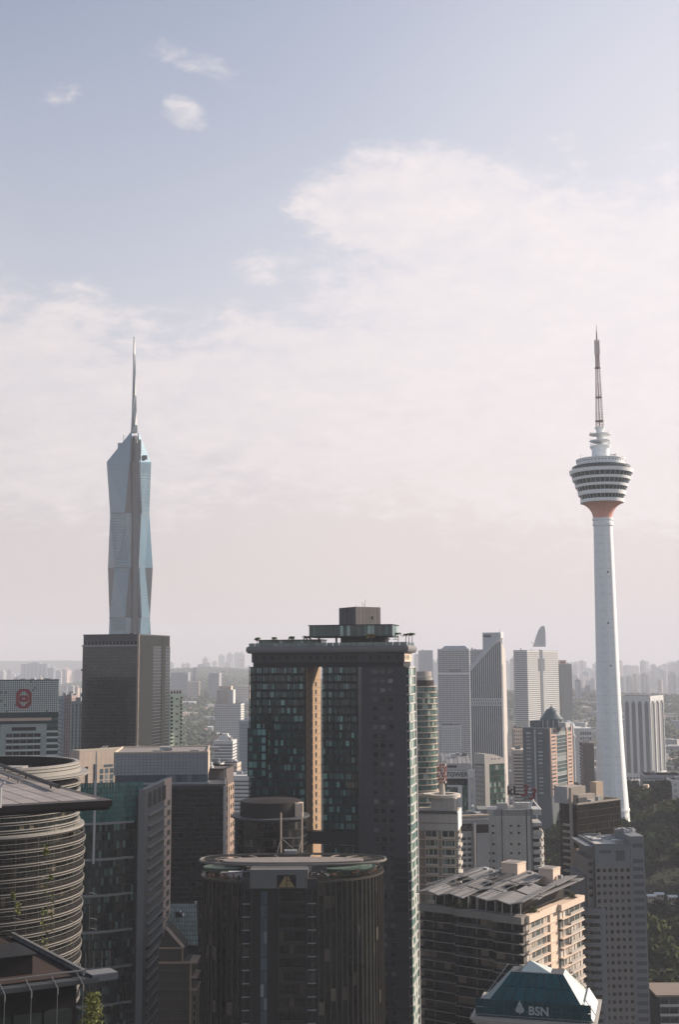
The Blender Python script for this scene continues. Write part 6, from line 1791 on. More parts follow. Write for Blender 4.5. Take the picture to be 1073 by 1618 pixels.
# ================================================================== cream apartments with round roof terrace and red mast
def mast_block():
    Y = 500.0
    b = Bld('mast_block', 'cream apartment building with round roof deck and rust-red antenna mast', 'apartment building', 723, Y, 655, 728.5, 10, 1284)
    r = b.root; w, d, k = b.w, b.d, b.k; z = b.z
    cr = mat('mast_cream', (.50, .45, .40), .7, streak=.06); sand = mat('mast_sand', (.30, .25, .205), .75, streak=.1); pn = mat('mast_panel', (.40, .375, .36), .65, obj=.05, streak=.05)
    gl = glass('mast_glass', (.03, .045, .047), isl=0, obj=.5, alt=(.28, .34, .33), alt_p=.5)
    b.core(sand, 'wall', .2)
    X = lambda px: b.u(px)
    for j, (p0, p1) in enumerate(((1286, 1300), (1302, 1312.5))):
        for i in range(14): piece('head_panel', pn, r, b.fb('F', w*i/14 + .03, w*(i+1)/14 - .03, z(p1), z(p0), -.2, .3))
    piece('head_band', DARKGREY, r, b.fb('F', 0, w, z(1286), z(1281.5), -.2, .9))
    fh = 13.6*k
    for i in range(16):
        zt = z(1313.5) - i*fh
        for pa, pb in ((673, 691), (699, 718)):
            u0, u1 = X(pa), X(pb); m = 7
            for c in range(m): piece('window', gl, r, b.fb('F', u0 + (u1 - u0)*c/m + .06, u0 + (u1 - u0)*(c+1)/m - .06, zt - 2.2, zt - .1, -.1, .12))
            piece('window_sill', cr, r, b.fb('F', u0 - .1, u1 + .1, zt - 3.0, zt - 2.3, -.1, .7))
        piece('floor_band', CREAM, r, b.fb('F', 0, w, zt - fh - .0, zt - fh + .3, -.1, .8))
        for pa in (672, 691.5, 698, 718.5): piece('post', cr, r, b.fb('F', X(pa) - .15, X(pa) + .15, zt - fh + .3, zt, -.1, .5))
        bal = piece('end_balcony', cr, r, b.fb('R', .2, d*.5, zt - 3.1, zt - 2.0, 0, 1.2)); piece('end_window', gl, r, b.fb('R', .6, d*.45, zt - 2.0, zt - .2, -.1, .1))
    MB().box(*b.fb('R', 0, d, z(1313), b.h, -.2, .3)).build('end_head', WHITE, r)
    # penthouse drum and roof disc
    px0, px1 = X(672), X(719)
    MB().box(-w/2 + px0 + 2.2, -w/2 + px1 - .4, -d/2 + 1.5, d/2 - 1, b.h, z(1262)).build('penthouse', pn, r)
    for i in range(10): piece('penthouse_panel', pn, r, (-w/2 + px0 + 3.2 + i*1.0, -w/2 + px0 + 4.14 + i*1.0, -d/2 + 1.4, -d/2 + 1.52, b.h + .3, z(1263)))
    cxm = -w/2 + X(697)
    MB().ring(cxm, -d/2 + 6.5, 5.2, 7.6, z(1262), z(1257), n=40, sy=.9).build('roof_disc', cr, r, smooth=True)
    MB().ring(cxm, -d/2 + 6.5, .1, 5.2, z(1261), z(1260), n=40, sy=.9).build('disc_floor', ROOFGREY, r)
    # mast: stem with stacked rings of antennas
    tr = empty('antenna_mast', (0, 0, 0)); M = Matrix.Translation(r.location) @ Matrix.Rotation(r.rotation_euler[2], 4, 'Z'); tr.location = M @ Vector((cxm, -d/2 + 6, z(1259))); tag(tr, 'stubby rust-red antenna mast with stacked rings', 'antenna')
    zz0 = z(1259)
    MB().tube((0, 0, 0), (0, 0, z(1236) - zz0), 1.3, 12, 1.0).build('stem', cr, tr); MB().tube((0, 0, z(1236) - zz0), (0, 0, z(1195) - zz0), .25, 6).build('pole', STEEL, tr)
    rr = mat('antenna_red', (.30, .10, .07), .6, isl=.4)
    for i in range(7):
        zz = z(1238 - i*4.6) - zz0
        MB().ring(0, 0, 1.5, 1.75, zz - .08, zz + .08, n=16).build('ring', rr, tr)
        for j in range(10):
            a = 2*math.pi*(j + .5*(i % 2))/10; o = piece('panel_antenna', rr if (i + j) % 3 else WHITE, tr, (-.2, .2, -.12, .12, zz - .45, zz + .45)); o.location = (math.cos(a)*1.85, math.sin(a)*1.85, zz); o.rotation_euler = (0, 0, a + math.pi/2)
mast_block()

# ================================================================== sloping grey block with dark name panel between the two
def name_panel_block():
    b = Bld('name_panel_block', 'grey block with dark lettered panel and rows of square openings', 'office block', 726, 545, None, 772, -14, 1290, d=10, corner='L')
    r = b.root; w, d, k = b.w, b.d, b.k; z = b.z
    st = mat('name_grey', (.27, .275, .285), .65, streak=.06)
    b.core(st, 'wall', 0)
    X = lambda px: b.u(px)
    piece('roof_edge', CREAM, r, b.fb('F', -.3, w, b.h - .2, b.h + .5, -1, .6)); piece('ledge', PALE, r, b.fb('F', 0, w, z(1296.5), z(1294.5), 0, .5))
    piece('name_panel', mat('panel_black', (.022, .021, .020), .5), r, b.fb('F', X(727), X(745.5), z(1313.5), z(1302), 0, .12)); piece('name_panel', mat('panel_black', (.022, .021, .02), .5), r, b.fb('F', X(749), X(772), z(1317.5), z(1304), 0, .12))
    me = text_mesh('aviLat', 3.1, .08, .03); on_face(me, b, 'F', X(736.5), z(1308.5), .2, mat('panel_letter', (.13, .125, .12), .6))
    for i in range(6):
        for px in (730, 738.5): piece('opening', BLACK, r, b.fb('F', X(px), X(px + 5.4), z(1327.5 + i*8.6), z(1323.8 + i*8.6), -.1, .05))
        piece('ledge', PALE, r, b.fb('F', X(728), X(746), z(1330 + i*8.6), z(1329 + i*8.6), 0, .35))
    MB().tube((-w/2 + X(748), -d/2 - 1.2, z(1400)), (-w/2 + X(748), -d/2 - 1.2, z(1301)), .7, 8).build('flue', STEEL, r)
    piece('recess', BLACK, r, b.fb('F', X(750), X(753), z(1400), z(1318), 0, .06))
    b.roofbits(PLANT, 5, 77, None, 2)
name_panel_block()

# ================================================================== rounded green-banded tower behind the hotel
def banded_green_tower():
    Y = 640.0; k = Y / FPX; c = at(672, 1100, Y)
    root = empty('green_banded_tower', (c.x - 3, Y + 9, 0)); tag(root, 'rounded green glass tower with thin cream bands, half behind the hotel', 'tower')
    z = lambda p: zat(672, p, Y); rr = 25.5*k + 1.0
    gl = glass('green_band_glass', (.07, .13, .115), isl=.45, alt=(.30, .38, .34), alt_p=.3); bd = mat('green_band_cream', (.45, .38, .32), .65)
    MB().lathe([(rr - .6, 0), (rr - .6, z(1085)), (.1, z(1085))], 48).build('core', DARKGREY, root)
    fh = 8.9*k; mb = MB(); n = 32
    for j in range(n):
        zt = z(1084) - j*fh
        MB().ring(0, 0, rr - .7, rr + .45, zt - .45, zt, n=48).build('floor_band', bd, root, smooth=True)
        for i in range(40):
            a, q = 2*math.pi*(i + .04)/40, 2*math.pi*(i + .96)/40
            mb.prism([(math.cos(a)*rr, math.sin(a)*rr), (math.cos(q)*rr, math.sin(q)*rr), (math.cos(q)*(rr-.3), math.sin(q)*(rr-.3)), (math.cos(a)*(rr-.3), math.sin(a)*(rr-.3))], zt - fh + .05, zt - .45)
    mb.build('window', gl, root, kind='stuff')
    MB().lathe([(rr*.88, z(1085)), (rr*.88, z(1075))], 48).build('shadow_gap', BLACK, root)
    for p0, p1, f in ((1075, 1070, .80), (1069, 1061, .76)):
        MB().lathe([(.1, z(p0)), (rr*f, z(p0)), (rr*f, z(p1)), (.1, z(p1))], 48).build('roof_drum', mat('roof_drum_grey', (.32, .29, .27), .7), root, smooth=True)
    for i in range(7): piece('rooftop_unit', WHITE, root, (-5 + i*1.7, -4.2 + i*1.7, -3, -1.8, z(1061), z(1061) + .6 + (i % 3)*.6))
    MB().lathe([(rr + .8, z(1258)), (rr + 1.6, z(1257)), (rr + 1.6, z(1253)), (rr, z(1252))], 40).build('canopy', bd, root)
banded_green_tower()
def tower_sign_block():
    b = Bld('tower_sign_block', 'green glass office block with a white TOWER sign across its top', 'office block', 745, 700, 680, None, 5, 1206, d=26)
    r = b.root; w, d, k = b.w, b.d, b.k; z = b.z
    wh = mat('sign_white', (.52, .52, .53), .6); X = lambda px: b.u(px)
    b.core(GL_DARK, 'core', .3, 2)
    n = 20; b.panes('F', GL_GREEN, z(1300), z(1240), 22, 9, .1, 0); b.panes('F', GL_DARK, z(1240), z(1230), 18, 2, .1, 0)
    piece('sign_board', wh, r, b.fb('F', 0, w + 1.2, z(1230), z(1217.5), -.3, .6)); piece('head_wall', PALE, r, b.fb('F', X(690), w, z(1217), z(1206), -.3, .2))
    piece('head_window', GL_BLUE, r, b.fb('F', X(707), X(722), z(1213), z(1209), .1, .3))
    me = text_mesh('TOWER', 3.5, .12, .05); on_face(me, b, 'F', X(722), z(1223.8), .8, mat('letter_slate', (.06, .075, .085), .5))
    for pa, pb in ((739, 744), (747.5, 751)): piece('white_pier', wh, r, b.fb('F', X(pa), X(pb), z(1310), z(1217), -.2, .8))
    piece('frame_top', wh, r, b.fb('F', X(706), X(730), z(1243.5), z(1240.5), 0, .9)); piece('frame_side', wh, r, b.fb('F', X(723), X(730), z(1310), z(1243.6), 0, .9))
    piece('sign_cap', WHITE, r, b.fb('F', X(739), w + 1.3, z(1229), z(1216), .1, 1.0))
    # folded metal roof
    for i in range(7):
        x0, x1 = -w/2 + X(698) + (w - X(698))*i/7, -w/2 + X(698) + (w - X(698))*(i + 1)/7
        MB().add([(x0, -d/2, b.h), (x1 - .4, -d/2, b.h), (x1 - 1.2, d/2, z(1196)), (x0 - .8, d/2, z(1196)), (x0, -d/2, b.h - .6), (x1 - .4, -d/2, b.h - .6), (x1 - 1.2, d/2, z(1196) - .6), (x0 - .8, d/2, z(1196) - .6)],
                 [(0, 1, 2, 3), (7, 6, 5, 4), (0, 4, 5, 1), (1, 5, 6, 2), (2, 6, 7, 3), (3, 7, 4, 0)]).build('roof_sheet', mat('roof_sheet', (.23, .22, .22), .5, obj=.25), r)
    b.roofbits(PLANT, 4, 2, z(1197), 2)
tower_sign_block()
def curved_top_block():
    b = Bld('curved_top_block', 'cream block with curved top edge and green glass side', 'office block', 765, 740, 750, 797, -35, 1191)
    r = b.root; w, d, k = b.w, b.d, b.k; z = b.z
    wh = mat('curve_cream', (.50, .46, .42), .7, streak=.05)
    MB().box(-w/2, w/2, -d/2 + .2, d/2, 0, z(1209)).build('core', DARKGREY, r)
    n = 14; mb = MB(); top = []
    for i in range(n + 1):
        t = i/n; top.append((-w/2 + w*t, b.h - (t**2)*(b.h - z(1201)) * 1.0))
    vs = [(x, -d/2 - .4, zz) for x, zz in top] + [(x, -d/2 - .4, z(1208)) for x, _ in top] + [(x, d/2, zz) for x, zz in top] + [(x, d/2, z(1208)) for x, _ in top]
    m = n + 1; fs = []
    for i in range(n): fs += [(i, m + i, m + i + 1, i + 1), (i, i + 1, 2*m + i + 1, 2*m + i), (2*m + i, 2*m + i + 1, 3*m + i + 1, 3*m + i)]
    fs += [(0, 2*m, 3*m, m), (n, m + n, 3*m + n, 2*m + n)]
    mb.add(vs, fs).build('curved_head', wh, r, fix=True)
    piece('left_pier', wh, r, b.fb('F', 0, w*.22, 0, z(1208), -.2, .6))
    b.panes('F', GL_GREEN, z(1300), z(1208.5), 7, 10, .12, .1, u0=w*.24)
    for i in range(10): piece('floor_band', DARKGREY, r, b.fb('F', w*.24, w, z(1208.5) - i*(z(1208.5) - z(1300))/10 - .6, z(1208.5) - i*(z(1208.5) - z(1300))/10, 0, .3))
    b.punched('L', wh, GL_DARK, z(1300), z(1210), 4, 12, .3, .4, .3, single=False)
    for px in (.35, .5, .7): piece('vent', BLACK, r, b.fb('F', w*px, w*px + .8, z(1201), z(1199), .4, .5))
curved_top_block()

# ================================================================== slanted-top white tower with ribbed face
def slant_tower():
    Y = 1450.0
    b = Bld('slant_top_tower', 'white tower with steep slanted top and dark vertical ribs', 'skyscraper', 791, Y, 742.5, None, 14, 998.5, d=42)
    r = b.root; w, d, k = b.w, b.d, b.k; z = b.z
    wh = mat('slant_white', (.50, .50, .51), .6, var=.05, streak=.04); gl = glass('slant_glass', (.05, .075, .085), isl=.2, alt=(.1, .13, .14), alt_p=.15)
    zl = z(1052)
    # front slab with slanted top, tapering outwards at the foot
    def slab(nm, x0, x1, y0, y1, zl_, zr_, m): MB().add([(x0, y0, 0), (x1, y0, 0), (x1, y1, 0), (x0, y1, 0), (x0, y0, zl_), (x1, y0, zr_), (x1, y1, zr_), (x0, y1, zl_)], [(0, 3, 2, 1), (4, 5, 6, 7), (0, 1, 5, 4), (1, 2, 6, 5), (2, 3, 7, 6), (3, 0, 4, 7)]).build(nm, m, r)
    slab('front_core', -w/2 + .5, w/2 - .4, -d/2 + .6, d/2 - 14, zl - 5, b.h - 10, gl)
    nb = 15
    zt = lambda f: zl + (b.h - zl)*f
    for i in range(nb + 1):
        f = i/nb; x = -w/2 + w*f
        MB().box(x - .45, x + .45, -d/2 - .3, -d/2 + .7, 0, zt(f) - 5.5).build('rib', wh, r)
    # slanted coping
    MB().add([(-w/2 - .5, -d/2 - .5, zl - 7), (w/2 + .5, -d/2 - .5, b.h - 7), (w/2 + .5, -d/2 - .5, b.h + .5), (-w/2 - .5, -d/2 - .5, zl + .5), (-w/2 - .5, d/2 - 13, zl - 7), (w/2 + .5, d/2 - 13, b.h - 7), (w/2 + .5, d/2 - 13, b.h + .5), (-w/2 - .5, d/2 - 13, zl + .5)],
             [(0, 1, 2, 3), (7, 6, 5, 4), (0, 4, 5, 1), (1, 5, 6, 2), (2, 6, 7, 3), (3, 7, 4, 0)]).build('coping', wh, r, fix=True)
    piece('belt', wh, r, b.fb('F', -.4, w + .4, z(1115), z(1103.5), -.5, .4))
    for i in range(13):
        x = w*(i + .5)/13
        for q0, q1, dx in ((1108.6, 1105, -.35), (1113.5, 1109.6, .35)): piece('belt_opening', BLACK, r, b.fb('F', x - .7 + dx, x + .3 + dx, z(q0), z(q1), .3, .45))
    # rear slab: mirrored, its lit flank showing on the right
    lit = mat('slant_flank', (.46, .42, .40), .65, var=.04)
    zr = z(1031)
    poly = [(-d/2 + 3, 0), (d/2 + 26, 0), (d/2 + 9, z(1180)), (d/2 + 4, z(1048)), (d/2 - 2, zr + 4), (-d/2 + 3, z(1016))]
    n = len(poly)
    MB().add([(w/2 - 4, p[0], p[1]) for p in poly] + [(w/2 + .8, p[0], p[1]) for p in poly], [tuple(range(n))[::-1], tuple(range(n, 2*n))] + [(i, (i+1) % n, n + (i+1) % n, n + i) for i in range(n)]).build('flank_wall', lit, r, fix=True)
    MB().box(w/2 + .8, w/2 + 1.0, -d/2 + 4, -d/2 + 14, 0, z(1050)).build('flank_strip', mat('flank_grey', (.30, .285, .27), .7), r)
    MB().box(-w/2 + w*.32, w/2 - 1, d/2 - 14, d/2 - 2, 0, b.h + .2).build('rear_slab', wh, r)
    piece('rear_louvre', DARKGREY, r, (-w/2 + w*.35, -w/2 + w*.60, d/2 - 14.2, d/2 - 13.9, z(1006), z(1001.5)))
    MB().tube((w/2 - 1, -d/2 + 2, b.h), (w/2 - 1, -d/2 + 2, b.h + 3), .2, 5).build('mast', wh, r)
slant_tower()

# ================================================================== blue-domed tower with pink window stacks
def domed_tower():
    Y = 1020.0
    b = Bld('domed_tower', 'grey-blue tower with dark tiered dome and pink window stacks', 'tower', 868, Y, 826, 903, 32, 1151)
    r = b.root; w, d, k = b.w, b.d, b.k; z = b.z
    dk = mat('dome_grey', (.10, .115, .125), .6, streak=.06); pk = mat('dome_pink', (.42, .31, .26), .7); gl = glass('dome_glass', (.05, .08, .09), isl=.4, alt=(.28, .32, .33), alt_p=.3)
    b.core(dk, 'wall', 0)
    fh = 5.7*k; n = 17
    for i in range(n):
        zz = z(1158) - i*fh*1.0
        for f in (.14, .58): piece('window', mat('dome_window', (.30, .34, .35), .3, obj=.5), r, b.fb('F', w*f, w*(f + .16), zz - 1.3, zz, -.05, .08))
        piece('balcony', dk, r, b.fb('F', w*.52, w*.80, zz - 2.2, zz - 1.5, 0, .9))
        for f0, f1 in ((.0, .28), (.74, 1.0)):
            piece('stack_window', gl, r, b.fb('R', d*(f0 + .06), d*(f1 - .06), zz - 1.3, zz, .3, .62)); piece('stack_spandrel', pk, r, b.fb('R', d*f0, d*f1, zz - fh, zz - 1.3, 0, .8))
        piece('bay_rail', PALE, r, b.fb('R', d*.30, d*.73, zz - fh, zz - fh + .3, 0, .5)); piece('bay_glass', gl, r, b.fb('R', d*.30, d*.73, zz - fh + .3, zz, 0, .3))
    for f0, f1 in ((.0, .05), (.23, .28), (.74, .79), (.95, 1.0)): piece('stack_pier', pk, r, b.fb('R', d*f0, d*f1, z(1260), z(1151), 0, .85))
    MB().box(-w/2 + w*.44, -w/2 + w*.50, -d/2 - .6, -d/2 + 1, 0, z(1153)).build('pier', PALE, r)
    # tiered dome
    cx, cyy = w*.18, 0; rr = 16.5*k
    dm = mat('dome_roof', (.10, .135, .15), .5)
    MB().lathe([(rr*1.05, z(1151)), (rr*1.05, z(1139)), (rr*.9, z(1138)), (.1, z(1138))], 32, cx, cyy).build('dome_drum', GL_BLUE, r)
    for i in range(12):
        a = 2*math.pi*i/12; MB().tube((cx + math.cos(a)*rr*1.05, cyy + math.sin(a)*rr*1.05, z(1151)), (cx + math.cos(a)*rr*1.05, cyy + math.sin(a)*rr*1.05, z(1138)), .5, 5).build('drum_column', PALE, r)
    MB().lathe([(rr*1.12, z(1139)), (rr*1.12, z(1137.6)), (rr*.98, z(1135)), (rr*.80, z(1131.5)), (.1, z(1131))], 32, cx, cyy).build('dome_tier', dm, r, smooth=True)
    MB().lathe([(rr*.86, z(1132.4)), (rr*.80, z(1131)), (rr*.66, z(1127.5)), (rr*.58, z(1125.5)), (.1, z(1125))], 32, cx, cyy).build('dome_tier', dm, r, smooth=True)
    MB().lathe([(rr*.64, z(1126.4)), (rr*.50, z(1123.4)), (rr*.24, z(1121)), (rr*.06, z(1118.5)), (.05, z(1114))], 24, cx, cyy).build('dome_tier', dm, r, smooth=True)
    MB().box(cx - rr*2.0, cx - rr*.8, -6, 4, z(1151), z(1141)).build('shoulder', dk, r)
    MB().box(cx + rr*.9, cx + rr*1.7, -6, 4, z(1151), z(1143)).build('shoulder', PALE, r)
domed_tower()
# ================================================================== white arcaded tower at the right edge
def arcade_tower():
    Y = 1850.0
    b = Bld('arcaded_tower', 'white tower of tall vertical fins with arches at its foot, right of the telecom tower', 'tower', 1027, Y, 986, 1048, 30, 1100)
    r = b.root; w, d, k = b.w, b.d, b.k; z = b.z
    wh = mat('arcade_white', (.55, .545, .545), .6, var=.05, streak=.04); gr = mat('arcade_screen', (.17, .18, .185), .7, var=.1)
    b.core(gr, 'screen', .6, 1)
    zb = z(1226)
    for s, L_, nn in (('F', w, 4), ('R', d, 3)):
        for i in range(nn + 1):
            u = L_*i/nn
            MB().box(*b.fb(s, max(0, u - 1.9), min(L_, u + 1.9), 0, b.h - 3, -.6, 1.2 if 0 < i < nn else 1.0)).build('fin', wh, r)
        MB().box(*b.fb(s, 0, L_, z(1108), b.h, -.6, .9)).build('head_band', wh, r)
        # pointed arch heads and the foot arcade
        for i in range(nn):
            u0, u1 = L_*i/nn + 1.9, L_*(i+1)/nn - 1.9
            for q in range(4):
                h0 = z(1108) - (q + 1)*1.4; e = (u1 - u0)/2*(1 - ((q + 1)/4)**.6)
                if e > .2: piece('arch_head', wh, r, b.fb(s, u0, u0 + e, h0, h0 + 1.4, -.5, .7)); piece('arch_head', wh, r, b.fb(s, u1 - e, u1, h0, h0 + 1.4, -.5, .7))
        MB().box(*b.fb(s, 0, L_, z(1227), z(1223), -.5, 1.6)).build('foot_band', wh, r)
        for i in range(nn*2): piece('foot_arch', BLACK, r, b.fb(s, L_*(i + .25)/(nn*2), L_*(i + .75)/(nn*2), z(1242), z(1229), 0, 1.3))
        piece('foot_wall', wh, r, b.fb(s, 0, L_, z(1250), z(1227), -.5, 1.15))
    MB().box(-w/2 + 1, w/2 - 1, -d/2 + 1, d/2 - 1, b.h - 1, b.h + .8).build('roof', DARKGREY, r)
arcade_tower()
# ================================================================== terrain: hills under the trees
HILLS = [(330, 1120, 330, 300, 50), (560, 900, 260, 330, 30),            # wooded hill below the telecom tower
         (-1017, 9000, 900, 1800, 160), (-700, 6300, 600, 1500, 95), (-480, 4400, 400, 900, 55), (-340, 3000, 300, 600, 22),
         (1250, 4700, 700, 700, 40), (650, 4900, 700, 600, 38), (760, 2300, 260, 400, 22), (1300, 3300, 500, 500, 40), (330, 5200, 400, 600, 36),
         (-4600, 15200, 2000, 900, 215), (-2600, 15000, 1500, 900, 150), (-6600, 15400, 1400, 900, 200), (4600, 15200, 3000, 900, 120)]
def H(x, y):
    h = 0
    for cx, cy_, sx, sy, a in HILLS:
        q = ((x - cx)/sx)**2 + ((y - cy_)/sy)**2
        if q < 12: h += a * math.exp(-q)
    return h
def terrain(name, x0, x1, y0, y1, nx, ny, label):
    vs, fs = [], []
    rg = random.Random(7)
    for j in range(ny + 1):
        for i in range(nx + 1):
            x, y = x0 + (x1 - x0)*i/nx, y0 + (y1 - y0)*j/ny
            h = H(x, y); vs.append((x, y, h - 2.5 + (rg.uniform(-.03, .03)*h if h > 6 else 0)))
    for j in range(ny):
        for i in range(nx):
            a = j*(nx + 1) + i; q = (a, a + 1, a + nx + 2, a + nx + 1)
            if max(vs[v][2] for v in q) > -1.5: fs.append(q)
    o = MB().add(vs, fs).build(name, mat('hill_soil', (.035, .045, .028), .95, var=.4, scale=.02), smooth=True)
    o['kind'] = 'structure'; o['label'] = label
terrain('hill', 60, 900, 560, 1800, 60, 80, 'wooded hill at the foot of the telecom tower')
terrain('hills', -3400, 2800, 1801, 12590, 120, 150, 'green hills beyond the city')
terrain('far_hills', -9000, 9000, 12600, 17600, 120, 50, 'far ridge in the haze')

# woodland on the far slopes: a mass of crowns nobody could count
def woodland():
    rg = random.Random(77); mb = MB()
    base = [(0, 0, 1), (.9, 0, .35), (.28, .85, .35), (-.73, .53, .35), (-.73, -.53, .35), (.28, -.85, .35), (0, 0, -.6)]
    fs = [(0, 1, 2), (0, 2, 3), (0, 3, 4), (0, 4, 5), (0, 5, 1), (6, 2, 1), (6, 3, 2), (6, 4, 3), (6, 5, 4), (6, 1, 5)]
    n = 0
    while n < 19000:
        y = 1300 + 8200 * rg.random()**1.25; x = rg.uniform(-.30, .30) * y
        h = H(x, y)
        if h < 9 or rg.random() > min(1, h/30): continue
        p = proj((x, y, h)); n += 1
        if p[0] < -20 or p[0] > 1095: continue
        r = rg.uniform(5, 9) * (1 + y/9000); a = rg.uniform(0, 6.28); ca, sa = math.cos(a), math.sin(a)
        mb.add([(x + (vx*ca - vy*sa)*r*rg.uniform(.75, 1.2), y + (vx*sa + vy*ca)*r, h - 1 + (vz*.75 + .5)*r*rg.uniform(.8, 1.2)) for vx, vy, vz in base], fs)
    o = mb.build('woodland', mat('woodland_leaf', (.042, .06, .032), .9, isl=.55, var=.3, scale=.01), kind='stuff')
    o['label'] = 'hazy green woodland covering the far slopes'
woodland()

# ================================================================== near trees on the wooded hill
LEAF = [mat('leaf_deep', (.010, .023, .010), .8, spec=.05, obj=.4, isl=.5, var=.3, scale=.08), mat('leaf_mid', (.018, .036, .012), .8, spec=.05, obj=.4, isl=.5, var=.3, scale=.08), mat('leaf_olive', (.040, .050, .015), .8, spec=.05, obj=.4, isl=.5, var=.3, scale=.08)]
BARK = mat('bark', (.09, .075, .06), .9)
def tree_proto(seed, ht, wid, m):
    rg = random.Random(seed)
    tr = MB(); bz = ht * .34
    tr.tube((0, 0, -1.5), (.2, .1, bz), ht*.028, 7, ht*.02)
    clumps = []
    for i in range(7):
        a = 2*math.pi*i/7 + rg.uniform(-.3, .3); rr = wid*rg.uniform(.25, .42); zz = ht*rg.uniform(.5, .85)
        tr.tube((.2, .1, bz*rg.uniform(.8, 1.0)), (math.cos(a)*rr, math.sin(a)*rr, zz), ht*.012, 5, ht*.005)
        clumps.append((math.cos(a)*rr, math.sin(a)*rr, zz, wid*rg.uniform(.17, .26)))
    for i in range(22):
        a = rg.uniform(0, 6.28); t = rg.random()**.5; zz = rg.uniform(-.75, 1)
        rr = wid*.5*t*math.sqrt(max(.12, 1 - (zz*.9)**2)); clumps.append((math.cos(a)*rr, math.sin(a)*rr, ht*(.66 + .27*zz), wid*rg.uniform(.10, .20)))
    lf = MB()
    for cx, cyy, cz, cr in clumps:
        for k in range(int(34 + 170*cr/wid)):
            d = Vector((rg.gauss(0, 1), rg.gauss(0, 1), rg.gauss(0, 1))).normalized() * cr * rg.uniform(.55, 1.08); d.z *= .72
            c = Vector((cx, cyy, cz)) + d; s = wid*.05*rg.uniform(.6, 1.4)
            n = (d.normalized() + Vector((rg.uniform(-.7, .7), rg.uniform(-.7, .7), rg.uniform(-.3, .9)))).normalized(); u = n.orthogonal().normalized(); v = n.cross(u); q = rg.uniform(0, 6.28)
            u, v = u*math.cos(q) + v*math.sin(q), v*math.cos(q) - u*math.sin(q)
            lf.add([c - u*s*1.3, c - v*s*.7, c + u*s*1.3, c + v*s*.7], [(0, 1, 2, 3)])
    return tr.mesh('trunk', BARK), lf.mesh('crown', m)
PATCH_BOXES = []  # spots of the pale boxes added as sunlit patches
for _px, _py in ((1030, 1417), (1042, 1414), (1063, 1418)):
    _Y = 600.0
    while _Y < 1200:
        _q = at(_px, _py, _Y)
        if _q.z < H(_q.x, _Y) + 2.2: break
        _Y += 2
    PATCH_BOXES.append((_q.x, _Y))
def trees():
    protos = [tree_proto(s, h, w, LEAF[s % 3]) for s, h, w in ((1, 20, 19), (2, 17, 17), (3, 22, 16), (4, 15, 18), (5, 18, 22), (6, 13, 13))]
    rg = random.Random(99); spots = []
    tries = 0
    while len(spots) < 290 and tries < 30000:
        tries += 1
        y = rg.uniform(600, 1420); x = rg.uniform(70, 640)
        h = H(x, y)
        if h < 2.5: continue
        p = proj((x, y, h + 12))
        if not (838 < p[0] < 1160): continue
        if (x - 232)**2 + (y - 1030)**2 < 24**2: continue
        if any(abs(x - a) < 8 and b - 75 < y < b + 6 for a, b in PATCH_BOXES): continue
        tp_ = proj((x, y, h + 20))                # glade in front of the cream house
        if 1004 < p[0] < 1046 and tp_[1] < 1272 and y < 1125: continue
        if any((x - a)**2 + (y - b)**2 < 10.5**2 for a, b, _ in spots): continue
        spots.append((x, y, h))
    for i, (x, y, h) in enumerate(spots):
        k = rg.randrange(6); s = rg.uniform(.8, 1.5)
        o = empty('hill_tree', (x, y, h - .5), rg.uniform(0, 6.28)); o.scale = (s, s, s*rg.uniform(.9, 1.15))
        q = proj((x, y, h + 10))
        zone = ('wood between panelled block and brown tower' if q[0] < 900 else 'wood close to the telecom tower foot' if q[0] < 1018 and q[1] < 1345 else
                'upper wood at the right edge' if q[1] < 1345 else 'middle wood right of the grid tower' if q[1] < 1460 else 'lower wood right of the grid tower')
        kind = ('deep green', 'mid green', 'olive green')[(k + 1) % 3]
        tag(o, kind + ' broadleaf tree in the ' + zone, 'tree', kind + ' trees in the ' + zone)
        for nm, me in zip(('trunk', 'crown'), protos[k]):
            c = bpy.data.objects.new(nm, me); COL.objects.link(c); c.parent = o
trees()
# undergrowth between the trees
def undergrowth():
    rg = random.Random(3); mb = MB()
    for i in range(34000):
        y = rg.uniform(590, 1420); x = rg.uniform(70, 640); h = H(x, y)
        if h < 2: continue
        p = proj((x, y, h))
        if not (845 < p[0] < 1160): continue
        c = Vector((x, y, h + rg.uniform(-1.5, 3.2))); u = Vector((rg.uniform(-1, 1), rg.uniform(-1, 1), rg.uniform(-.3, .8))).normalized()*rg.uniform(.8, 1.9); v = u.orthogonal().normalized()*u.length*.6
        mb.add([c - u, c + v, c + u, c - v], [(0, 1, 2, 3)])
    o = mb.build('undergrowth', LEAF[0], kind='stuff'); o['label'] = 'dense undergrowth between the hill trees'
undergrowth()

# ================================================================== middle-distance buildings the photo lets one single out
RGM = random.Random(55)
def striped(name, label, pc, Y, pl, pr, a, ptop, wallm, glm, fh_px, frac=.5, d=None, corner=None, group=None, cat='tower', out=.5, roof=None, sides='FRL', ncol=0, limit=300):
    b = Bld(name, label, cat, pc, Y, pl, pr, a, ptop, d=d, corner=corner, group=group)
    b.core(glm, 'core', .1)
    fh = fh_px * b.k; z1 = b.h - 1.0; n = max(2, int(z1/fh))
    for i in range(n):
        zt = z1 - i*fh
        MB().box(-b.w/2 - out, b.w/2 + out, -b.d/2 - out, b.d/2 + out, zt - fh*frac, zt).build('floor_band', wallm, b.root)
    if ncol: 
        for s in 'FR' if a > 0 else 'FL': b.ribs(s, wallm, 0, z1, max(2, int(ncol*b.length(s)/b.w)), .8, out*.9, joined=True)
    MB().box(-b.w/2 - out, b.w/2 + out, -b.d/2 - out, b.d/2 + out, z1 + .01, b.h + 1.2).build('roof_slab', roof or wallm, b.root)
    b.roofbits(PLANT, 3, int(pc*7), b.h + 1.2, 4)
    return b
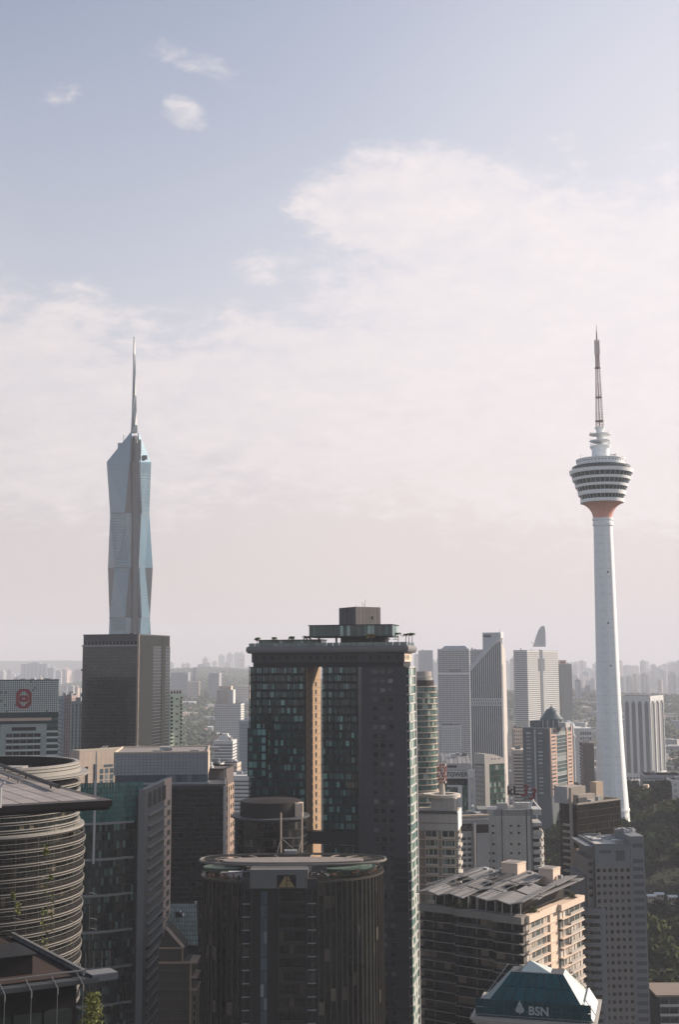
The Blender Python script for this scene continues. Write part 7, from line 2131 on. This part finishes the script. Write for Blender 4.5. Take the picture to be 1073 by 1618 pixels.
wA = mat('far_white', (.52, .51, .50), .7); wB = mat('far_cream', (.50, .44, .38), .7); wC = mat('far_grey', (.33, .34, .36), .7); wD = mat('far_bluegrey', (.26, .29, .33), .6)
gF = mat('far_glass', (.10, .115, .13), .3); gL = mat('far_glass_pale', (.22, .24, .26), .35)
b = striped('striped_tower', 'hazy striped tower with green-grey crown, left of the slant-top tower', 741, 2300, 692, None, 10, 1026, wC, gF, 3.1, .5, d=34, ncol=9)
piece('window_block', gF, b.root, b.fb('F', b.w*.35, b.w*.75, b.z(1062), b.z(1057), .4, .8)); piece('belt', wA, b.root, b.fb('F', 0, b.w, b.z(1066), b.z(1063), .4, .9))
MB().add([(-b.w/2 + 6, -8, b.h + 1.2), (b.w/2 - 2, -8, b.h + 1.2), (b.w/2 - 2, 8, b.h + 1.2), (-b.w/2 + 6, 8, b.h + 1.2), (-b.w/2 + 12, -3, b.h + 7), (b.w/2 - 8, -3, b.h + 7), (b.w/2 - 8, 3, b.h + 7), (-b.w/2 + 12, 3, b.h + 7)], [(0, 1, 5, 4), (1, 2, 6, 5), (2, 3, 7, 6), (3, 0, 4, 7), (4, 5, 6, 7)]).build('hipped_crown', wD, b.root)
b = striped('striped_tower', 'hazy twin of the striped tower, mostly behind the slant-top tower', 770, 2450, 738, None, 10, 1027, wC, gF, 2.9, .5, d=30, ncol=6)
b = striped('sail_tower', 'white striped tower with a tall sail-shaped spire', 833, 2400, 812, 882, -58, 1028, wA, gF, 3.2, .55, roof=wC)
X = lambda px: -b.w/2 + b.u(px)
MB().box(X(853), X(857), -b.d/2 - 1.2, -b.d/2 + 1, 0, b.h + 2).build('dark_strip', gF, b.root); MB().box(X(850), X(860), -b.d/2 - .9, -b.d/2 + 1, b.z(1060), b.z(1040)).build('dark_panel', gF, b.root)
def sail(b):
    pts = [(843.5, 1022), (846, 1016), (849, 1005), (853, 995), (857, 989.5), (859.5, 989), (861, 1000), (861.5, 1022)]
    M = (Matrix.Translation(b.root.location) @ Matrix.Rotation(b.root.rotation_euler[2], 4, 'Z')).inverted()
    q = [M @ at(px, py, b.root.location.y) for px, py in pts]; n = len(q)
    c0 = sum((v.y for v in q))/n
    MB().add([(v.x, v.y - 2, v.z) for v in q] + [(v.x, v.y + 2, v.z) for v in q], [tuple(range(n)), tuple(range(2*n - 1, n - 1, -1))] + [(i, (i+1) % n, n + (i+1) % n, n + i) for i in range(n)]).build('sail_spire', wA, b.root, fix=True)
    v = M @ at(842, 1015, b.root.location.y); MB().tube((v.x - 4, v.y, v.z), (v.x + 5, v.y, v.z - 4), 1.2, 5, .3).build('sail_tail', wA, b.root)
sail(b)
b = striped('grey_slab', 'plain grey slab standing right behind the sail tower', 886, 2550, 876, 903.5, -12, 1050, mat('slab_hazy', (.28, .28, .27), .8), mat('slab_hazy_dark', (.22, .22, .215), .8), 3.0, .8)
piece('sign_wall', wB, b.root, (-b.w/2 - 3, -b.w/2 + 14, -b.d/2 + 2, b.d/2, b.h, b.h + 9)); piece('sign_mark', mat('sign_faded_red', (.35, .16, .14), .7), b.root, (-b.w/2 + 1, -b.w/2 + 11, -b.d/2 + 1.6, -b.d/2 + 2, b.h + 2.5, b.h + 6))
b = slim('white_hotel', 'small white hotel with a grid of windows left of the slant-top tower', 728, 1420, 697, None, 6, 1146, wA, gL, 9, 3.6, d=24, fw=.5, fhh=.5, single=True, limit=80, cat='hotel')
b = striped('pale_tower', 'pale hazy tower with two lit sides just right of the hotel roof', 671, 4500, 656, 684, -18, 1028, wD, gL, 2.2, .6, d=60)
b = striped('brown_tower_block', 'narrow brown tower block between the dome and the telecom tower', 938, 1100, 922, None, 4, 1176, mat('hazy_brown', (.16, .13, .12), .8), gF, 5, .45, d=24, ncol=4)
b = striped('banded_block', 'low cream banded block between the slant-top and domed towers', 829, 1150, 812, None, 4, 1187, wB, gF, 5.0, .55, d=30)
b = slim('cream_house_block', 'cream block above the banded one, right of the slant-top tower', 828, 1500, 812, None, 4, 1150, wB, gF, 5, 6, d=30, single=True, limit=40, cat='building')
b = striped('hall', 'wide low white hall with columns behind the minaret', 935, 1750, 902, None, 3, 1152, wA, gF, 8, .4, d=50, ncol=9, cat='hall')
def minaret():
    Y = 1500.0; c = at(907, 1200, Y); z = lambda p: zat(907, p, Y); k = Y/FPX
    root = empty('minaret', (c.x, Y, 0)); tag(root, 'slim white minaret with needle spire near the wooded slope', 'minaret')
    MB().lathe([(3.2*k, 0), (2.8*k, z(1167)), (3.6*k, z(1165)), (3.6*k, z(1162)), (2.2*k, z(1160)), (1.6*k, z(1150)), (.7*k, z(1146)), (.2*k, z(1130))], 20).build('shaft', wA, root, smooth=True)
    MB().ring(0, 0, 2.4*k, 4.2*k, z(1164), z(1162.6), n=20).build('balcony', wA, root)
    # turquoise-grey dome beside it
    d = empty('prayer_hall', (at(897, 1150, 1650).x, 1650, 0)); tag(d, 'low pale dome behind the domed tower, left of the minaret', 'dome')
    zz = zat(897, 1150, 1650)
    MB().box(-14, 14, -14, 14, 0, zz).build('wall', wA, d); MB().lathe([(11, zz), (10.6, zz + 3), (8.5, zz + 6.5), (4.5, zz + 9), (.2, zz + 10.4)], 28).build('dome_roof', wD, d, smooth=True)
minaret()
# left gap: apartment towers on the green slope
b = slim('residential_tower', 'tall white residential tower with stepped crown, in the gap left of the hotel', 380, 2000, 339, None, 6, 1112, wA, gL, 14, 3.6, d=30, fw=.55, fhh=.5, single=True, limit=300)
MB().box(-b.w/2 + 1, b.w/2 - 14, -6, 12, b.h, b.z(1090)).build('crown_block', wA, b.root); MB().box(-b.w/2 + 5, b.w/2 - 18, -4, 10, b.z(1090), b.z(1084)).build('crown_top', wB, b.root)
for i in range(7): piece('crown_fin', wB, b.root, (-b.w/2 + 1 + i*3.0, -b.w/2 + 2.4 + i*3.0, -6.8, -6, b.h, b.z(1091)))
b = striped('white_banded_block', 'white block with dark window bands and small stepped top, left of the hotel', 367, 1250, 338, None, 4, 1172, wA, gF, 4.6, .55, d=26, cat='office block')
MB().box(-6, 5, -6, 6, b.h + 1, b.z(1164)).build('top_block', wA, b.root); MB().box(-3, 3, -4, 4, b.z(1164), b.z(1160)).build('top_block', wA, b.root)
b = slim('plain_pale_block', 'plain pale block behind the white banded block', 354, 1400, 336, None, 4, 1161, wB, wB, 3, 8, d=20, single=False, cat='building')
b = slim('beige_low_block', 'beige block with two rows of openings in front of the banded block', 374, 1080, 350, None, 5, 1206, wB, gF, 5, 6.2, d=20, single=True, limit=30, cat='building')
b = striped('white_low_block', 'low white block at the hotel left edge', 398, 1000, 357, None, 4, 1228, wA, gF, 6.0, .55, d=30, cat='building')
b = slim('white_roof_block', 'small white block peeping over the brown block', 346, 760, 325, None, 4, 1208, wA, BLACK, 3, 8, d=16, fw=.2, fhh=.25, single=True, limit=12, cat='building')
b = striped('pale_blue_tower', 'pale blue-grey tower tucked against the hotel left side', 398, 1350, 378, None, 5, 1140, wD, gL, 5, .6, d=26)
b = striped('hill_tower', 'hazy tower pair on the green slope right of the dark slab, taller one', 305, 4700, 287, 309, -10, 1058, wC, gL, 2.6, .6, d=40)
b = striped('hill_tower', 'wide hazy slab right of the dark slab tower', 297, 4600, 270, None, 4, 1063, wD, gL, 2.6, .6, d=40)
b = striped('hill_tower', 'small cream tower below the hazy pair', 312, 4300, 296, None, 8, 1077, wB, gL, 2.6, .6, d=30)
b = striped('hill_tower', 'single hazy tower on the slope between dark slab and hotel', 346, 4300, 330, None, 8, 1064, wC, gL, 2.6, .6, d=34)
b = striped('hill_tower', 'hazy cream cluster against the hotel left edge', 394, 4200, 373, None, 8, 1084, wB, gL, 2.6, .6, d=34)
# right edge buildings
b = slim('honeycomb_block', 'grey block with honeycomb windows at the right edge', 1080, 1250, 1019, None, 6, 1225, wC, gF, 16, 4.6, d=34, fw=.6, fhh=.55, single=True, limit=200, cat='office block')
b = slim('cream_hill_house', 'sunlit cream house with a square tower among the hill trees', 1033, 1130, 1016, None, 25, 1250, CREAM, BLACK, 4, 7, d=14, fw=.4, fhh=.5, single=True, limit=20, cat='house')
MB().box(-b.w/2, -b.w/2 + 4.5, -4, 2, b.h, b.z(1241)).build('tower', CREAM, b.root)
b = slim('pale_edge_block', 'plain pale block cut by the right edge of the picture', 1095, 1100, 1062, None, 4, 1232, wA, wC, 3, 9, d=20, single=True, limit=20, cat='building')
b = slim('low_edge_block', 'long low pale block below the arcaded tower', 1012, 1350, 985, None, 4, 1247, wC, gF, 8, 6, d=20, single=True, limit=30, cat='building')
def corner_house():
    Y = 560.0; c = at(1062, 1590, Y); z = lambda p: zat(1062, p, Y)
    r = empty('corner_building', (c.x + 4, Y + 8, 0)); tag(r, 'low dark building with brown flat roof in the bottom right corner', 'building')
    MB().box(-9, 16, -8, 10, 0, z(1574)).build('wall', mat('corner_wall', (.10, .10, .105), .7), r)
    MB().box(-11, 18, -9.5, 12, z(1574), z(1571)).build('roof', mat('corner_roof', (.20, .16, .135), .8), r); MB().box(-13.5, -9, -7, 9, 0, z(1580)).build('side_wing', BLACK, r)
    for i in range(4):
        zz = z(1577) - i*4.0
        piece('floor_band', PALE, r, (-9.2, 16.2, -8.4, -8, zz - 3.6, zz - 2.6))
        for j in range(6): piece('window', GL_DARK, r, (-8.6 + j*4, -5.4 + j*4, -8.2, -8.05, zz - 2.5, zz - .3))
corner_house()
# small roofs, and pale boxes added as sunlit patches among the trees
for i, (px, py, Y, w_, d_, h_, lab) in enumerate(((1012, 1336, 980, 6, 5, 2.5, 'small pale-roofed hut among trees beside the telecom tower foot'), (1024, 1344, 960, 4, 4, 2, 'smaller hut right below the pale-roofed hut'),
        (1031, 1414, 760, 3.6, 3, 1.4, 'pale box added as a sunlit patch in the wood, left one'), (1042, 1411, 770, 3.4, 3, 1.6, 'pale box added as a sunlit patch in the wood, middle one'), (1062, 1416, 755, 4, 3, 1.6, 'pale box added as a sunlit patch in the wood, right one'),
        (1058, 1172, 2300, 36, 26, 12, 'pale villa with a reddish roof on the slope at the right edge'), (1066, 1205, 2000, 30, 20, 9, 'pale low house below the villa at the right edge'), (1052, 1141, 2600, 22, 16, 9, 'small white house high on the slope right of the arcaded tower'),
        (318, 1150, 2500, 26, 16, 8, 'small house with a pinkish roof halfway up the left slope'), (332, 1147, 2480, 10, 8, 14, 'tiny white tower house on the left slope'), (312, 1117, 2900, 46, 16, 10, 'row of white houses high on the left slope'), (296, 1108, 3000, 40, 16, 9, 'row of pale houses near the mint tower top'))):
    if Y > 1500:                              # set it where the sight line meets the slope
        Yq = 1400.0
        while Yq < 12000:
            p = at(px, py, Yq)
            if p.z < H(p.x, Yq) + h_: break
            Yq += 20
        sc_ = Yq / Y; w_, d_, h_, Y = w_*sc_, d_*sc_, h_*sc_, Yq
    p = at(px, py, Y); zz_ = (p.z if w_ > 7 else p.z - 5) - h_ - min(3, w_*.2)
    if 2 <= i <= 4:
        p = Vector((PATCH_BOXES[i - 2][0], PATCH_BOXES[i - 2][1], 0)); Y = p.y; zz_ = H(p.x, Y); w_, d_, h_ = 5.5, 4.5, 2.6
    r = empty('hill_house', (p.x, Y, zz_)); tag(r, lab, 'house', 'houses among the trees')
    MB().box(-w_/2, w_/2, -d_/2, d_/2, -2.5 if w_ < 7 else -6, h_).build('wall', CREAM if w_ < 7 else WHITE, r)
    e = .6
    MB().add([(-w_/2 - e, -d_/2 - e, h_), (w_/2 + e, -d_/2 - e, h_), (w_/2 + e, d_/2 + e, h_), (-w_/2 - e, d_/2 + e, h_), (-w_/2 - e, 0, h_ + min(2.6, w_*.2)), (w_/2 + e, 0, h_ + min(2.6, w_*.2))], [(0, 1, 5, 4), (2, 3, 4, 5), (1, 2, 5), (3, 0, 4), (0, 3, 2, 1)]).build('roof', mat('tile_roof', (.32, .19, .15), .8) if i in (5, 8, 10) else WHITE, r)
    for j in range(3): piece('window', GL_DARK, r, (-w_/2 + w_*(j + .2)/3, -w_/2 + w_*(j + .7)/3, -d_/2 - .08, -d_/2, h_*.3, h_*.75))

# ================================================================== hazy far city: towers too small to show parts
def far_mesh(seed, wallm, style):
    rg = random.Random(seed); me = bpy.data.meshes.new('far_tower'); mb = MB(); mb.box(-.5, .5, -.5, .5, 0, 1); n0 = len(mb.f)
    if style == 0:
        for i in range(22): mb.box(-.53, .53, -.53, .53, i/22 + .014, i/22 + .038)
    elif style == 1:
        for i in range(7):
            x = -.5 + i/6; mb.box(x - .05, x + .05, -.56, -.5, 0, 1); mb.box(.5, .56, x - .05, x + .05, 0, 1); mb.box(-.56, -.5, x - .05, x + .05, 0, 1)
        for i in range(16): mb.box(-.52, .52, -.52, .52, i/16, i/16 + .02)
    else:
        mb.box(-.56, -.1, -.56, .2, 0, .94); mb.box(.16, .55, -.57, .3, 0, .97)
        for i in range(20): mb.box(-.58, .58, -.58, .4, i/20, i/20 + .018)
    mb.box(-.3, .25, -.3, .3, 1, 1 + rg.uniform(.02, .07)); mb.box(-.1, .1, -.1, .2, 1, 1 + rg.uniform(.05, .1))
    me.from_pydata(mb.v, [], mb.f); me.materials.append(gF); me.materials.append(wallm)
    for p in me.polygons: p.material_index = 1 if p.index >= n0 else 0
    return me
FM = [far_mesh(i, m, i % 3) for i, m in enumerate((wA, wB, wC, wA, wD, wB, wC, wA, wB))]
def far_city():
    rg = random.Random(2024)
    zones = [  # photo columns, rows of the tops, distance, how many, width px, group, label
        (-50, 135, 1055, 1068, 8500, 13000, 34, 5, 13, 'towers of the hazy left skyline', 'tiny pale tower in the hazy skyline at the far left'),
        (0, 135, 1070, 1090, 5000, 6500, 14, 5, 11, 'towers of the hazy left skyline', 'tiny pale tower in the hazy skyline at the far left'),
        (268, 400, 1040, 1060, 10000, 15000, 16, 5, 11, 'towers in the gap left of the hotel', 'faint tower far behind the green slope left of the hotel'),
        (655, 700, 1032, 1058, 8000, 12000, 8, 6, 12, 'towers between hotel and slant-top tower', 'faint tower between the hotel and the slant-top tower'),
        (786, 815, 1036, 1060, 8000, 12000, 7, 6, 11, 'towers beside the sail tower', 'faint tower between the slant-top and sail towers'),
        (900, 1150, 1044, 1062, 10500, 16500, 64, 6, 15, 'towers of the hazy right skyline', 'faint tower in the hazy skyline behind the telecom tower'),
        (900, 1150, 1058, 1076, 7000, 10000, 44, 5, 12, 'towers of the hazy right skyline', 'faint tower in the hazy skyline behind the telecom tower'),
        (900, 945, 1072, 1100, 4500, 5500, 8, 6, 11, 'towers of the hazy right skyline', 'faint tower in the hazy skyline behind the telecom tower')]
    for p0, p1, t0, t1, y0, y1, n, w0, w1, grp, lab in zones:
        for i in range(n):
            Y = rg.uniform(y0, y1); px = p0 + (p1 - p0)*(i + rg.random())/n; t = at(px, rg.uniform(t0, t1), Y)
            wd_ = rg.uniform(w0, w1)*Y/FPX; hb = H(t.x, Y); zb = max(0, hb - 4)
            if t.z - zb < 25: continue
            o = bpy.data.objects.new('far_tower', rg.choice(FM)); COL.objects.link(o)
            o.location = (t.x, Y, zb); o.rotation_euler = (0, 0, R(rg.uniform(-35, 35))); o.scale = (wd_*rg.uniform(.75, 1), wd_*rg.uniform(.6, 1), t.z - zb)
            tag(o, lab, 'tower', grp)
    # two that stand out
    t = at(55, 1049, 9000); o = bpy.data.objects.new('far_slab', FM[4]); COL.objects.link(o); o.location = (t.x, 9000, 0); o.scale = (174, 60, t.z); tag(o, 'wide blue-grey slab on the left skyline above the emblem block', 'tower')
    for i, (px, py) in enumerate(((350, 1036), (363, 1034), (375, 1032), (382, 1033))):
        t = at(px, py, 14500); o = bpy.data.objects.new('far_tower', FM[(i*2) % 9]); COL.objects.link(o); o.location = (t.x, 14500, 0); o.scale = (70, 60, t.z)
        tag(o, ('leftmost of four faint towers in a row left of the hotel roof', 'second of four faint towers in a row left of the hotel roof', 'third of four faint towers in a row left of the hotel roof', 'last of four faint towers in a row left of the hotel roof')[i], 'tower', 'four faint towers left of the hotel')
    # low blocks filling the plain
    k = 0
    zl = [(265, 400, 1180, 1260, 700, 1000, 6, 'low pale block in the gap left of the hotel'), (655, 760, 1150, 1200, 1100, 2400, 22, 'low pale roof between the hotel and the slant-top tower'),
          (812, 832, 1140, 1240, 1000, 2400, 10, 'low pale block right of the slant-top tower foot'), (895, 1075, 1150, 1236, 1350, 2600, 34, 'low pale block in the plain behind the telecom tower'),
          (-10, 135, 1095, 1120, 2600, 3600, 26, 'low pale block behind the emblem block'), (268, 395, 1094, 1110, 3000, 4200, 14, 'low pale block at the foot of the green slope'), (895, 1075, 1084, 1130, 2800, 4600, 50, 'low pale block on the plain below the right skyline')]
    for p0, p1, q0, q1, y0, y1, n, lab in zl:
        for i in range(n):
            Y = rg.uniform(y0, y1); px = rg.uniform(p0, p1); g = at(px, 1200, Y); hb = H(g.x, Y)
            if hb > 70: continue
            o = bpy.data.objects.new('low_block', rg.choice(FM[:4])); COL.objects.link(o); s = rg.uniform(14, 38)*(1 + Y/6000)
            o.location = (g.x, Y, max(0, hb - 5)); o.rotation_euler = (0, 0, R(rg.uniform(-30, 40))); o.scale = (s, s*rg.uniform(.4, .8), rg.uniform(9, 26)); tag(o, lab, 'building', lab.replace('low pale', 'low pale ') .replace('  ', ' ') + 's')
far_city()
# ------------------------------------------------------------------ haze
hm = bpy.data.materials.new('haze')
hm.use_nodes = True
for n in list(hm.node_tree.nodes):
    hm.node_tree.nodes.remove(n)
_ho = hm.node_tree.nodes.new('ShaderNodeOutputMaterial')
_hv = hm.node_tree.nodes.new('ShaderNodeVolumePrincipled')
_hv.inputs['Color'].default_value = (0.74, 0.81, 0.92, 1)
_hv.inputs['Density'].default_value = 0.000088
_hv.inputs['Anisotropy'].default_value = 0.0
hm.node_tree.links.new(_hv.outputs[0], _ho.inputs['Volume'])
_S, _z0, _z1 = 18500.0, -1.0, 735.0
me = bpy.data.meshes.new('haze')
me.from_pydata([(-_S, -_S, _z0), (_S, -_S, _z0), (_S, _S, _z0), (-_S, _S, _z0), (-_S, -_S, _z1), (_S, -_S, _z1), (_S, _S, _z1), (-_S, _S, _z1)], [],
               [(0, 3, 2, 1), (4, 5, 6, 7), (0, 1, 5, 4), (1, 2, 6, 5), (2, 3, 7, 6), (3, 0, 4, 7)])
me.materials.append(hm)
haze = bpy.data.objects.new('haze', me)
COL.objects.link(haze)
haze['kind'] = 'stuff'
haze['label'] = 'pale pinkish morning haze over the whole city'
haze['category'] = 'haze'
